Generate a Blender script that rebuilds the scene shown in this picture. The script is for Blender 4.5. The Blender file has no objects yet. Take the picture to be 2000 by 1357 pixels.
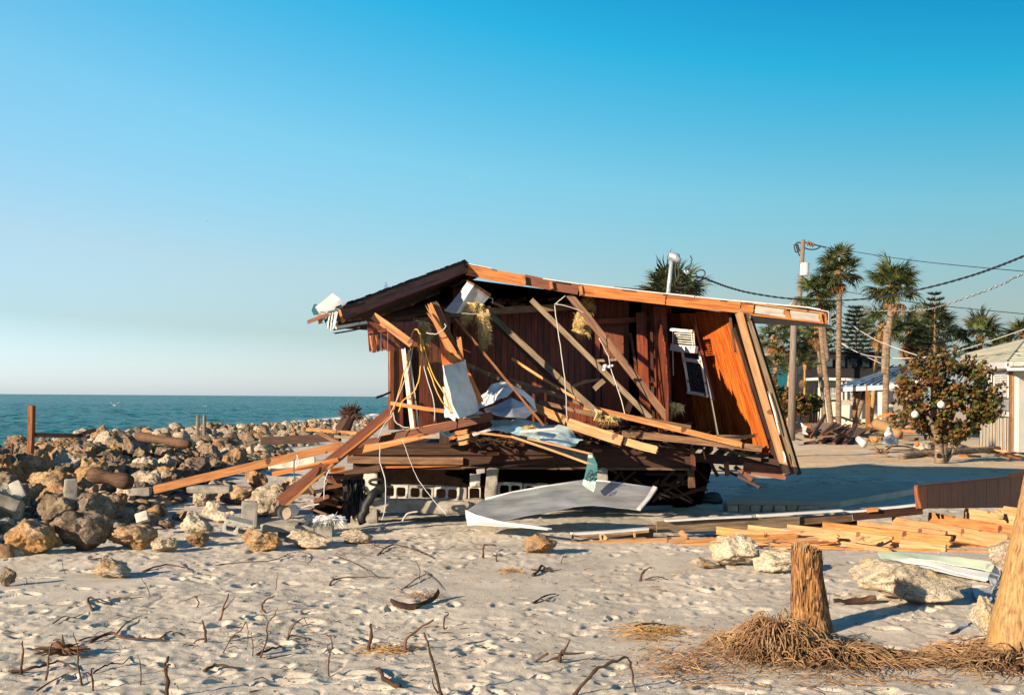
import bpy, bmesh, math, random
import numpy as np
from mathutils import Vector, Matrix, noise as mnoise

random.seed(7)
RNG = np.random.default_rng(11)
SC = bpy.context.scene
COL = SC.collection

# ------------------------------------------------------------------ camera
F = 2222.0                 # focal length in photo pixels (photo 2000 x 1357)
CH = 1.85                  # eye height
HY = 775.8                 # horizon row at the centre column
ROLL = 0.0068
cam_d = bpy.data.cameras.new('camera')
cam = bpy.data.objects.new('camera', cam_d)
COL.objects.link(cam)
cr, sr = math.cos(ROLL), math.sin(ROLL)
RV = Vector((cr, 0, sr)); UV = Vector((-sr, 0, cr)); FV = Vector((0, 1, 0))
cam.matrix_world = Matrix(((RV.x, UV.x, 0, 0), (0, 0, -1, 0), (RV.z, UV.z, 0, CH), (0, 0, 0, 1)))
cam_d.sensor_width = 36.0
cam_d.lens = 36.0 * F / 2000.0
cam_d.shift_y = (HY - 678.5) / 2000.0
cam_d.clip_start = 0.1
cam_d.clip_end = 40000.0
SC.camera = cam

# ------------------------------------------------------------------ light
SUN_DIR = Vector((0.765, 0.644, 0.0)).normalized()     # way the light travels over the ground
SUN_EL = math.radians(17.0)
L = Vector((SUN_DIR.x * math.cos(SUN_EL), SUN_DIR.y * math.cos(SUN_EL), -math.sin(SUN_EL)))
sun_d = bpy.data.lights.new('sun', 'SUN')
sun_d.energy = 5.0
sun_d.angle = math.radians(0.55)
sun_d.color = (1.0, 0.80, 0.56)
sun = bpy.data.objects.new('sun', sun_d)
COL.objects.link(sun)
sun.rotation_euler = L.to_track_quat('-Z', 'Y').to_euler()
sun.location = (-20, -20, 20)

world = bpy.data.worlds.new('World')
SC.world = world
world.use_nodes = True
wn = world.node_tree.nodes; wl = world.node_tree.links
wn.clear()
sky = wn.new('ShaderNodeTexSky')
sky.sky_type = 'NISHITA'
sky.sun_disc = False
sky.sun_elevation = SUN_EL
# direction to the sun, measured clockwise from +Y as the sky node does
sky.sun_rotation = math.atan2(SUN_DIR.x, -SUN_DIR.y)
sky.altitude = 0.0
sky.air_density = 1.0
sky.dust_density = 0.6
sky.ozone_density = 2.0
grade = wn.new('ShaderNodeMix'); grade.data_type = 'RGBA'; grade.blend_type = 'MULTIPLY'
grade.inputs[0].default_value = 1.0
tint = wn.new('ShaderNodeValToRGB')
geo = wn.new('ShaderNodeNewGeometry')
tcw = wn.new('ShaderNodeTexCoord')
sep = wn.new('ShaderNodeSeparateXYZ')
bg = wn.new('ShaderNodeBackground'); bg.inputs[1].default_value = 0.05
wo = wn.new('ShaderNodeOutputWorld')
wl.new(tcw.outputs['Generated'], sep.inputs[0])
def wmath(op, x, y):
    n = wn.new('ShaderNodeMath'); n.operation = op
    for k, v in enumerate((x, y)):
        if hasattr(v, 'is_output'): wl.new(v, n.inputs[k])
        else: n.inputs[k].default_value = v
    return n.outputs[0]
# clear coastal air: paler towards the sun's side and the horizon, deeper blue away from both
dot = wn.new('ShaderNodeVectorMath'); dot.operation = 'DOT_PRODUCT'
wl.new(tcw.outputs['Generated'], dot.inputs[0]); dot.inputs[1].default_value = (-SUN_DIR.x, -SUN_DIR.y, 0)
shift = wmath('MULTIPLY', wmath('MULTIPLY', wmath('ADD', dot.outputs['Value'], 0.57), 0.25), wmath('MINIMUM', wmath('MULTIPLY', sep.outputs[2], 3.3), 1.3))
q = wmath('SUBTRACT', sep.outputs[2], shift)
wl.new(q, tint.inputs[0])
e = tint.color_ramp.elements
stops = [(0.0, (.97, 1.14, 1.76)), (.05, (.68, .76, .91)), (.1, (.85, .88, .90)), (.2, (.69, 1.18, 1.15)), (.32, (.13, 1.25, 1.36)), (.42, (.03, .95, 1.3)), (.62, (.04, .5, .85)), (1.0, (.06, .3, .55))]
while len(e) < len(stops): e.new(0.9)
for i_, (p_, c_) in enumerate(stops):
    e[i_].position = p_; e[i_].color = (*c_, 1)
wl.new(sky.outputs[0], grade.inputs[6]); wl.new(tint.outputs[0], grade.inputs[7])
wl.new(grade.outputs[2], bg.inputs[0]); wl.new(bg.outputs[0], wo.inputs[0])

SC.view_settings.view_transform = 'Standard'
SC.view_settings.look = 'None'
SC.view_settings.exposure = 1.5
SC.view_settings.gamma = 1.0
SC.view_settings.use_curve_mapping = False
SC.render.engine = 'CYCLES'
SC.cycles.max_bounces = 6
SC.cycles.diffuse_bounces = 3
SC.cycles.use_denoising = True

# ------------------------------------------------------------------ pixel geometry
def P(px, py, Y):
    """the point at distance Y in front of the eye that the photo shows at px, py"""
    d = FV * F + RV * (px - 1000.0) + UV * (HY - py)
    return Vector((0, 0, CH)) + d * (Y / F)

def G(px, py, z=0.0):
    d = FV * F + RV * (px - 1000.0) + UV * (HY - py)
    return Vector((0, 0, CH)) + d * ((z - CH) / d.z)

def PXM(Y):
    return Y / F           # metres per photo pixel at distance Y

# ------------------------------------------------------------------ value noise (numpy)
def _h(ix, iy, s):
    n = (ix * 374761393 + iy * 668265263 + s * 974634777) & 0xFFFFFFFF
    n = ((n ^ (n >> 13)) * 1274126177) & 0xFFFFFFFF
    return ((n ^ (n >> 16)) & 0xFFFF) / 65535.0
def vnoise(x, y, s=0):
    x = np.asarray(x, float); y = np.asarray(y, float)
    ix = np.floor(x).astype(np.int64); iy = np.floor(y).astype(np.int64)
    fx = x - ix; fy = y - iy
    fx = fx * fx * (3 - 2 * fx); fy = fy * fy * (3 - 2 * fy)
    a = _h(ix, iy, s); b = _h(ix + 1, iy, s); c = _h(ix, iy + 1, s); d = _h(ix + 1, iy + 1, s)
    return (a * (1 - fx) + b * fx) * (1 - fy) + (c * (1 - fx) + d * fx) * fy - 0.5
def sstep(x, a, b):
    t = np.clip((np.asarray(x, float) - a) / (b - a), 0, 1)
    return t * t * (3 - 2 * t)

# ------------------------------------------------------------------ object plumbing
WM = {}
def put(name, data, M, parent=None):
    o = bpy.data.objects.new(name, data)
    COL.objects.link(o)
    WM[o] = M.copy()
    if parent is not None:
        o.parent = parent
        o.matrix_basis = WM[parent].inverted() @ M
    else:
        o.matrix_basis = M
    return o
def tag(o, label=None, cat=None, group=None, kind=None):
    if label: o['label'] = label
    if cat: o['category'] = cat
    if group: o['group'] = group
    if kind: o['kind'] = kind
    return o
def thing(name, label, cat, loc, group=None, kind=None):
    o = put(name, None, Matrix.Translation(Vector(loc)))
    o.empty_display_size = 0.2
    return tag(o, label, cat, group, kind)
def mk(name, verts, faces, mat, smooth=False, mi=None):
    me = bpy.data.meshes.new(name)
    me.from_pydata([tuple(v) for v in verts], [], faces)
    mats = mat if isinstance(mat, (list, tuple)) else [mat]
    for m in mats: me.materials.append(m)
    if mi is not None: me.polygons.foreach_set('material_index', mi)
    if smooth: me.polygons.foreach_set('use_smooth', [True] * len(me.polygons))
    me.update()
    return me
def mesh(name, wverts, faces, mat, parent=None, smooth=False, mi=None, base=None):
    """mesh from world points; origin at its lowest centre unless base is given"""
    vs = [Vector(v) for v in wverts]
    if base is None:
        base = Vector((sum(v.x for v in vs) / len(vs), sum(v.y for v in vs) / len(vs), min(v.z for v in vs)))
    base = Vector(base)
    return put(name, mk(name, [v - base for v in vs], faces, mat, smooth, mi), Matrix.Translation(base), parent)

class MB:
    def __init__(s): s.v = []; s.f = []; s.m = []
    def add(s, vs, fs, m=0):
        b = len(s.v); s.v += [Vector(v) for v in vs]; s.f += [tuple(i + b for i in f) for f in fs]; s.m += [m] * len(fs)
    def box(s, lo, hi, m=0):
        x0, y0, z0 = lo; x1, y1, z1 = hi
        s.add([(x0,y0,z0),(x1,y0,z0),(x1,y1,z0),(x0,y1,z0),(x0,y0,z1),(x1,y0,z1),(x1,y1,z1),(x0,y1,z1)],
              [(3,2,1,0),(4,5,6,7),(0,1,5,4),(1,2,6,5),(2,3,7,6),(3,0,4,7)], m)
    def quadbox(s, a, b, c, d, off, m=0):
        q = [Vector(p) for p in (a, b, c, d)]; off = Vector(off)
        s.add(q + [p + off for p in q], [(0,1,2,3),(7,6,5,4),(0,4,5,1),(1,5,6,2),(2,6,7,3),(3,7,4,0)], m)
    def tube(s, pts, r, n=6, m=0, cap=True):
        pts = [Vector(p) for p in pts]
        rs = r if isinstance(r, (list, tuple)) else [r] * len(pts)
        b = len(s.v); prev = None
        for i, p in enumerate(pts):
            t = (pts[min(i + 1, len(pts) - 1)] - pts[max(i - 1, 0)])
            if t.length < 1e-9: t = Vector((0, 0, 1))
            t.normalize()
            if prev is None:
                prev = t.orthogonal().normalized()
            u = prev - t * prev.dot(t)
            u = u.normalized() if u.length > 1e-6 else t.orthogonal().normalized()
            prev = u; w = t.cross(u)
            for k in range(n):
                a = 2 * math.pi * k / n
                s.v.append(p + (u * math.cos(a) + w * math.sin(a)) * rs[i])
        for i in range(len(pts) - 1):
            for k in range(n):
                a0 = b + i * n + k; a1 = b + i * n + (k + 1) % n
                s.f.append((a0, a1, a1 + n, a0 + n)); s.m.append(m)
        if cap:
            s.f.append(tuple(b + k for k in range(n))[::-1]); s.m.append(m)
            e0 = b + (len(pts) - 1) * n
            s.f.append(tuple(e0 + k for k in range(n))); s.m.append(m)
    def build(s, name, mat, parent=None, smooth=False, base=None):
        return mesh(name, s.v, s.f, mat, parent, smooth, s.m, base)

# ------------------------------------------------------------------ materials
def _mix(nt, a, b, fac, blend='MIX'):
    n = nt.nodes.new('ShaderNodeMix'); n.data_type = 'RGBA'; n.blend_type = blend
    for sock, v in ((n.inputs[0], fac), (n.inputs[6], a), (n.inputs[7], b)):
        if hasattr(v, 'is_output'): nt.links.new(v, sock)
        elif isinstance(v, (int, float)): sock.default_value = v
        else: sock.default_value = (*v[:3], 1)
    return n.outputs[2]
def pmat(name, cols, scale=5.0, stretch=(1, 1, 1), detail=8, rough=0.8, bump=0.4, bscale=30.0, bdist=0.01,
         spec=0.3, metal=0.0, vary=0.18, speck=None, big=None, trans=0.0, coords='Object', hue=0.0, nrough=0.6, alb=0.74):
    if big: big = (tuple(k * alb for k in big[0]), *big[1:])
    if speck: speck = (tuple(k * alb for k in speck[0]), *speck[1:])
    m = bpy.data.materials.new(name); m.use_nodes = True
    nt = m.node_tree; N = nt.nodes; Lk = nt.links
    b = N['Principled BSDF']
    b.inputs['Roughness'].default_value = rough
    b.inputs['Specular IOR Level'].default_value = spec
    b.inputs['Metallic'].default_value = metal
    tc = N.new('ShaderNodeTexCoord'); oi = N.new('ShaderNodeObjectInfo')
    mp = N.new('ShaderNodeMapping'); mp.inputs['Scale'].default_value = stretch
    ad = N.new('ShaderNodeVectorMath'); ad.operation = 'ADD'
    sc = N.new('ShaderNodeVectorMath'); sc.operation = 'SCALE'; sc.inputs[0].default_value = (37.0, 19.0, 53.0)
    Lk.new(oi.outputs['Random'], sc.inputs['Scale'])
    Lk.new(tc.outputs[coords], mp.inputs[0]); Lk.new(mp.outputs[0], ad.inputs[0]); Lk.new(sc.outputs[0], ad.inputs[1])
    vec = ad.outputs[0] if vary > 0 or coords == 'Object' else mp.outputs[0]
    n1 = N.new('ShaderNodeTexNoise'); n1.inputs['Scale'].default_value = scale; n1.inputs['Detail'].default_value = detail
    n1.inputs['Roughness'].default_value = nrough
    Lk.new(vec, n1.inputs['Vector'])
    rp = N.new('ShaderNodeValToRGB'); el = rp.color_ramp.elements
    while len(el) < len(cols): el.new(0.5)
    for i, (p, c) in enumerate(cols):
        el[i].position = p; el[i].color = (*[k * alb for k in c], 1)
    Lk.new(n1.outputs[0], rp.inputs[0])
    col = rp.outputs[0]
    if big:                                    # (colour, scale, low, high)
        nb = N.new('ShaderNodeTexNoise'); nb.inputs['Scale'].default_value = big[1]; nb.inputs['Detail'].default_value = 4
        Lk.new(vec, nb.inputs['Vector'])
        mr = N.new('ShaderNodeMapRange'); mr.inputs[1].default_value = big[2]; mr.inputs[2].default_value = big[3]
        Lk.new(nb.outputs[0], mr.inputs[0])
        col = _mix(nt, col, big[0], mr.outputs[0])
    if speck:                                  # (colour, scale, low, high)
        ns = N.new('ShaderNodeTexNoise'); ns.inputs['Scale'].default_value = speck[1]; ns.inputs['Detail'].default_value = 3
        Lk.new(tc.outputs[coords], ns.inputs['Vector'])
        mr = N.new('ShaderNodeMapRange'); mr.inputs[1].default_value = speck[2]; mr.inputs[2].default_value = speck[3]
        Lk.new(ns.outputs[0], mr.inputs[0])
        col = _mix(nt, col, speck[0], mr.outputs[0])
    if vary > 0 or hue > 0:
        hs = N.new('ShaderNodeHueSaturation')
        mr = N.new('ShaderNodeMapRange'); mr.inputs[3].default_value = 1 - vary; mr.inputs[4].default_value = 1 + vary
        Lk.new(oi.outputs['Random'], mr.inputs[0]); Lk.new(mr.outputs[0], hs.inputs['Value'])
        if hue > 0:
            fr = N.new('ShaderNodeMath'); fr.operation = 'MULTIPLY'; fr.inputs[1].default_value = 7.31
            f2 = N.new('ShaderNodeMath'); f2.operation = 'FRACT'
            m2 = N.new('ShaderNodeMapRange'); m2.inputs[3].default_value = 0.5 - hue; m2.inputs[4].default_value = 0.5 + hue
            Lk.new(oi.outputs['Random'], fr.inputs[0]); Lk.new(fr.outputs[0], f2.inputs[0]); Lk.new(f2.outputs[0], m2.inputs[0])
            Lk.new(m2.outputs[0], hs.inputs['Hue'])
        Lk.new(col, hs.inputs['Color']); col = hs.outputs[0]
    Lk.new(col, b.inputs['Base Color'])
    if bump > 0:
        n2 = N.new('ShaderNodeTexNoise'); n2.inputs['Scale'].default_value = bscale; n2.inputs['Detail'].default_value = 6
        Lk.new(vec, n2.inputs['Vector'])
        bp = N.new('ShaderNodeBump'); bp.inputs['Strength'].default_value = bump; bp.inputs['Distance'].default_value = bdist
        Lk.new(n2.outputs[0], bp.inputs['Height']); Lk.new(bp.outputs[0], b.inputs['Normal'])
    if trans > 0:
        tr = N.new('ShaderNodeBsdfTranslucent'); ms = N.new('ShaderNodeMixShader'); ms.inputs[0].default_value = trans
        Lk.new(col, tr.inputs[0]); Lk.new(b.outputs[0], ms.inputs[1]); Lk.new(tr.outputs[0], ms.inputs[2])
        Lk.new(ms.outputs[0], N['Material Output'].inputs[0])
    return m

WG = (1.2, 14, 14)     # wood grain runs along local x
M = {}
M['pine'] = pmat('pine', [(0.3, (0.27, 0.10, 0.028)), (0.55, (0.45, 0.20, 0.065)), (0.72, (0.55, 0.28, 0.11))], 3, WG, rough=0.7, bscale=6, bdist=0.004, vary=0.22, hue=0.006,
                 big=((0.22, 0.09, 0.03), 0.8, 0.56, 0.72), speck=((0.10, 0.04, 0.02), 5, 0.66, 0.7))
M['pale_pine'] = pmat('pale_pine', [(0.3, (0.27, 0.13, 0.055)), (0.5, (0.42, 0.23, 0.105)), (0.7, (0.52, 0.315, 0.165))], 2.2, WG, rough=0.72, bscale=6, bdist=0.004, vary=0.14, hue=0.004,
                 speck=((0.16, 0.07, 0.03), 5, 0.67, 0.7))
M['old_wood'] = pmat('old_wood', [(0.3, (0.05, 0.027, 0.015)), (0.5, (0.13, 0.073, 0.038)), (0.75, (0.23, 0.14, 0.075))], 3, WG, rough=0.8, bscale=6, bdist=0.005, vary=0.3, hue=0.012)
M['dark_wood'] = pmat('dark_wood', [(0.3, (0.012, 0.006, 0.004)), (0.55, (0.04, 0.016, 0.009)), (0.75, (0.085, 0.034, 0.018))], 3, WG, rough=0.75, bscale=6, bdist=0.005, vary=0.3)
M['brown_stain'] = pmat('brown_stain', [(0.3, (0.07, 0.022, 0.011)), (0.55, (0.14, 0.045, 0.021)), (0.75, (0.22, 0.08, 0.036))], 3, WG, rough=0.6, bscale=6, bdist=0.004, vary=0.25)
M['grey_wood'] = pmat('grey_wood', [(0.3, (0.08, 0.054, 0.033)), (0.5, (0.17, 0.122, 0.078)), (0.75, (0.28, 0.21, 0.14))], 3, WG, rough=0.85, bscale=6, bdist=0.005, vary=0.2)
M['fascia'] = pmat('fascia', [(0.3, (0.25, 0.072, 0.018)), (0.5, (0.42, 0.14, 0.03)), (0.72, (0.52, 0.21, 0.055))], 2.2, WG, rough=0.6, bscale=6, bdist=0.004, vary=0.1,
                   big=((0.12, 0.03, 0.012), 1.0, 0.55, 0.66))
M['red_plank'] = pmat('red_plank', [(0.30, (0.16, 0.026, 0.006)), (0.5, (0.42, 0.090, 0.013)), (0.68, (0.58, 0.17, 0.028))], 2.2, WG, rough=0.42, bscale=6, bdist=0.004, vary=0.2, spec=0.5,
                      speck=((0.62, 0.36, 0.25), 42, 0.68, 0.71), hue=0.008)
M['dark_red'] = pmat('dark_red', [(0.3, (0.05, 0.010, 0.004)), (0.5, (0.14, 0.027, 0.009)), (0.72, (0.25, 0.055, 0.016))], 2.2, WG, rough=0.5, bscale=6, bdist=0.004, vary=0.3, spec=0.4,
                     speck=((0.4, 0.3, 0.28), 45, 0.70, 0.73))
M['white_paint'] = pmat('white_paint', [(0.3, (0.50, 0.46, 0.40)), (0.5, (0.66, 0.63, 0.57)), (0.7, (0.74, 0.72, 0.67))], 5, (1, 5, 5), rough=0.55, vary=0.06, bdist=0.002,
                        speck=((0.25, 0.13, 0.07), 9, 0.66, 0.70))
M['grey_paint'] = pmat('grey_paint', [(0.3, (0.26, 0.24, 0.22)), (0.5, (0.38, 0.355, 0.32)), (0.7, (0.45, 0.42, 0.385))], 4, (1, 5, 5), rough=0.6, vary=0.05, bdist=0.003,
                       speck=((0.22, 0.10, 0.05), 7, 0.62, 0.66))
M['metal'] = pmat('metal', [(0.32, (0.30, 0.33, 0.36)), (0.5, (0.48, 0.52, 0.56)), (0.68, (0.62, 0.66, 0.70))], 1.6, (1, 4, 7), rough=0.4, metal=0.6, spec=0.6, vary=0.05, bump=0.2, bscale=3, bdist=0.01,
                  speck=((0.20, 0.17, 0.15), 6, 0.70, 0.78))
M['dirty_white'] = pmat('dirty_white', [(0.3, (0.40, 0.40, 0.40)), (0.5, (0.60, 0.61, 0.62)), (0.7, (0.70, 0.71, 0.72))], 3, rough=0.45, spec=0.5, vary=0.05, bdist=0.002,
                        speck=((0.20, 0.13, 0.09), 9, 0.68, 0.74), big=((0.36, 0.37, 0.4), 1.5, 0.5, 0.62))
M['white_metal'] = pmat('white_metal', [(0.3, (0.48, 0.48, 0.48)), (0.7, (0.66, 0.66, 0.66))], 4, rough=0.4, spec=0.5, vary=0.04, bdist=0.002)
M['teal_wrap'] = pmat('teal_wrap', [(0.3, (0.05, 0.22, 0.26)), (0.5, (0.12, 0.36, 0.42)), (0.62, (0.5, 0.66, 0.68))], 5, rough=0.5, vary=0.05, trans=0.2)
M['deep_teal'] = pmat('deep_teal', [(0.3, (0.01, 0.07, 0.09)), (0.7, (0.015, 0.13, 0.16))], 5, rough=0.6, vary=0.05)
M['wrap_white'] = pmat('wrap_white', [(0.3, (0.50, 0.64, 0.62)), (0.7, (0.66, 0.76, 0.72))], 5, rough=0.5, vary=0.0, trans=0.15)
M['blue_sheet'] = pmat('blue_sheet', [(0.35, (0.10, 0.33, 0.42)), (0.48, (0.42, 0.60, 0.66)), (0.62, (0.62, 0.72, 0.76))], 2.4, rough=0.45, vary=0.05, bdist=0.01, speck=((0.08, 0.08, 0.08), 9, 0.68, 0.72))
M['glass_blue'] = pmat('glass_blue', [(0.3, (0.20, 0.38, 0.62)), (0.7, (0.30, 0.48, 0.72))], 3, rough=0.12, spec=0.7, vary=0.0, bump=0, trans=0.45)
M['tar'] = pmat('tar', [(0.3, (0.006, 0.007, 0.009)), (0.7, (0.02, 0.022, 0.027))], 20, rough=0.75, vary=0.1, bscale=120, bdist=0.006, speck=((0.3, 0.3, 0.3), 90, 0.72, 0.75))
M['black'] = pmat('black', [(0.3, (0.006, 0.006, 0.007)), (0.7, (0.018, 0.018, 0.02))], 12, rough=0.6, vary=0.1, bdist=0.01)
M['void'] = pmat('void', [(0.3, (0.006, 0.004, 0.003)), (0.7, (0.014, 0.009, 0.007))], 8, rough=1.0, vary=0.1, spec=0.0)  # near black that paints in deep shade
M['fascia_shaded'] = pmat('fascia_shaded', [(0.3, (0.10, 0.036, 0.020)), (0.55, (0.19, 0.068, 0.036)), (0.75, (0.28, 0.11, 0.06))], 3, WG, rough=0.6, bscale=6, bdist=0.004, vary=0.1, big=((0.09, 0.03, 0.016), 1.4, 0.52, 0.66))  # browner copy of fascia, with the shade of the left slope in its colour
M['wire_black'] = pmat('wire_black', [(0.3, (0.008, 0.009, 0.01)), (0.7, (0.016, 0.017, 0.02))], 8, rough=0.5, bump=0, vary=0)
M['wire_white'] = pmat('wire_white', [(0.45, (0.25, 0.25, 0.26)), (0.55, (0.72, 0.72, 0.72))], 7, rough=0.5, bump=0, vary=0)
M['wire_grey'] = pmat('wire_grey', [(0.3, (0.38, 0.36, 0.34)), (0.7, (0.50, 0.48, 0.46))], 4, rough=0.6, bump=0, vary=0.1)
M['wire_yellow'] = pmat('wire_yellow', [(0.3, (0.50, 0.26, 0.03)), (0.7, (0.62, 0.36, 0.06))], 6, rough=0.5, bump=0, vary=0.1)
M['insulation'] = pmat('insulation', [(0.3, (0.28, 0.18, 0.07)), (0.5, (0.52, 0.37, 0.16)), (0.7, (0.66, 0.50, 0.25))], 9, rough=0.95, bscale=50, bump=1.0, bdist=0.03, vary=0.1)
M['concrete'] = pmat('concrete', [(0.3, (0.14, 0.128, 0.112)), (0.5, (0.27, 0.25, 0.22)), (0.7, (0.37, 0.345, 0.305))], 7, rough=0.92, bscale=70, bump=0.7, bdist=0.008, vary=0.15, big=((0.16, 0.14, 0.12), 2.5, 0.55, 0.72))
M['white_block'] = pmat('white_block', [(0.3, (0.30, 0.285, 0.25)), (0.5, (0.48, 0.46, 0.41)), (0.7, (0.56, 0.54, 0.49))], 7, rough=0.85, bscale=60, bump=0.5, bdist=0.006, vary=0.08, speck=((0.14, 0.12, 0.10), 7, 0.6, 0.66))
M['glass'] = pmat('glass', [(0.3, (0.008, 0.02, 0.03)), (0.7, (0.02, 0.045, 0.06))], 3, rough=0.08, spec=0.8, vary=0, bump=0, speck=((0.5, 0.58, 0.64), 75, 0.64, 0.67))
M['bark'] = pmat('bark', [(0.38, (0.03, 0.014, 0.007)), (0.5, (0.20, 0.095, 0.035)), (0.68, (0.44, 0.25, 0.11))], 5, (9, 9, 1.8), rough=0.9, bscale=5, bump=1.0, bdist=0.03, vary=0.05,
                 big=((0.30, 0.14, 0.045), 1.6, 0.52, 0.66))
M['trunk_tan'] = pmat('trunk_tan', [(0.32, (0.13, 0.07, 0.03)), (0.5, (0.30, 0.18, 0.08)), (0.68, (0.44, 0.28, 0.13))], 6, (9, 9, 1.2), rough=0.88, bscale=7, bump=0.8, bdist=0.015, vary=0.05,
                      big=((0.34, 0.20, 0.06), 0.4, 0.5, 0.7))
M['palm_trunk'] = pmat('palm_trunk', [(0.35, (0.07, 0.046, 0.032)), (0.5, (0.19, 0.135, 0.092)), (0.65, (0.30, 0.22, 0.155))], 2.6, (1.5, 1.5, 9), rough=0.9, bscale=9, bump=0.8, bdist=0.03, vary=0.15)
M['boots'] = pmat('boots', [(0.3, (0.14, 0.06, 0.025)), (0.5, (0.36, 0.19, 0.08)), (0.7, (0.50, 0.31, 0.15))], 6, rough=0.9, bscale=12, bump=0.6, bdist=0.03, vary=0.1)
M['frond'] = pmat('frond', [(0.3, (0.016, 0.028, 0.008)), (0.5, (0.045, 0.062, 0.016)), (0.68, (0.16, 0.16, 0.045))], 2.5, rough=0.5, spec=0.4, bump=0, vary=0.45, hue=0.03, trans=0.15)
M['dead_frond'] = pmat('dead_frond', [(0.3, (0.09, 0.04, 0.014)), (0.5, (0.20, 0.10, 0.035)), (0.7, (0.32, 0.19, 0.075))], 2.5, rough=0.8, bump=0, vary=0.35, hue=0.015, trans=0.12)
M['root'] = pmat('root', [(0.3, (0.07, 0.03, 0.012)), (0.5, (0.22, 0.125, 0.06)), (0.7, (0.48, 0.33, 0.18))], 6, rough=0.85, bump=0, vary=0.2, nrough=0.8)
M['twig'] = pmat('twig', [(0.3, (0.022, 0.012, 0.008)), (0.5, (0.065, 0.032, 0.018)), (0.7, (0.17, 0.08, 0.038))], 7, rough=0.85, bump=0.5, bscale=60, bdist=0.004, vary=0.35)
M['straw'] = pmat('straw', [(0.3, (0.20, 0.10, 0.035)), (0.5, (0.38, 0.22, 0.08)), (0.7, (0.55, 0.37, 0.16))], 1.2, rough=0.9, bump=0, vary=0, detail=3)
M['leaf_green'] = pmat('leaf_green', [(0.3, (0.03, 0.042, 0.009)), (0.5, (0.085, 0.105, 0.02)), (0.7, (0.22, 0.23, 0.055))], 3, rough=0.45, bump=0, vary=0, trans=0.2)
M['leaf_brown'] = pmat('leaf_brown', [(0.3, (0.06, 0.026, 0.010)), (0.5, (0.18, 0.085, 0.028)), (0.7, (0.36, 0.20, 0.075))], 3, rough=0.6, bump=0, vary=0, trans=0.25)
M['pine_green'] = pmat('pine_green', [(0.3, (0.012, 0.022, 0.012)), (0.7, (0.04, 0.055, 0.025))], 3, rough=0.7, bump=0, vary=0.1)
M['shingle'] = pmat('shingle', [(0.3, (0.24, 0.25, 0.20)), (0.5, (0.36, 0.37, 0.30)), (0.7, (0.44, 0.45, 0.38))], 14, rough=0.9, bscale=80, bdist=0.01, vary=0.08, big=((0.48, 0.46, 0.38), 0.6, 0.45, 0.7))
M['grey_shingle'] = pmat('grey_shingle', [(0.3, (0.14, 0.13, 0.12)), (0.7, (0.30, 0.28, 0.25))], 12, rough=0.9, vary=0.1)
M['house_white'] = pmat('house_white', [(0.3, (0.50, 0.49, 0.43)), (0.7, (0.60, 0.59, 0.53))], 2, rough=0.7, bump=0.1, vary=0.04, big=((0.46, 0.44, 0.38), 0.7, 0.58, 0.75))
M['turquoise'] = pmat('turquoise', [(0.3, (0.010, 0.16, 0.23)), (0.7, (0.016, 0.22, 0.30))], 2, rough=0.8, bump=0.1, vary=0.02)
M['dark_build'] = pmat('dark_build', [(0.3, (0.006, 0.006, 0.008)), (0.7, (0.016, 0.015, 0.018))], 2, rough=0.8, bump=0.1, vary=0.05)
M['blue_roof'] = pmat('blue_roof', [(0.3, (0.20, 0.29, 0.38)), (0.7, (0.34, 0.43, 0.52))], 1.2, rough=0.35, metal=0.3, bump=0.1, vary=0.03)
M['post_brown'] = pmat('post_brown', [(0.3, (0.16, 0.06, 0.018)), (0.7, (0.34, 0.15, 0.05))], 4, (8, 8, 1), rough=0.75, vary=0.1)
M['pole_wood'] = pmat('pole_wood', [(0.3, (0.10, 0.078, 0.063)), (0.7, (0.24, 0.195, 0.16))], 4, (9, 9, 0.6), rough=0.85, vary=0.05)
M['rubber'] = M['black']
M['pvc_green'] = pmat('pvc_green', [(0.3, (0.56, 0.66, 0.46)), (0.7, (0.66, 0.76, 0.56))], 1.5, rough=0.45, bump=0.1, vary=0, spec=0.5)
M['brick'] = pmat('brick', [(0.3, (0.26, 0.20, 0.15)), (0.7, (0.42, 0.34, 0.27))], 9, rough=0.9, bscale=60, vary=0.2)
M['terracotta'] = pmat('terracotta', [(0.3, (0.36, 0.12, 0.07)), (0.7, (0.46, 0.18, 0.11))], 9, rough=0.9, vary=0.05)
M['rust'] = pmat('rust', [(0.3, (0.10, 0.035, 0.015)), (0.5, (0.20, 0.075, 0.028)), (0.7, (0.30, 0.13, 0.05))], 5, (1, 6, 6), rough=0.85, vary=0.1)
M['gull'] = pmat('gull', [(0.3, (0.42, 0.41, 0.39)), (0.7, (0.66, 0.66, 0.65))], 5, rough=0.8, bump=0, vary=0)
M['orange'] = pmat('orange', [(0.3, (0.5, 0.11, 0.02)), (0.7, (0.6, 0.17, 0.03))], 5, rough=0.6, bump=0, vary=0)

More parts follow.
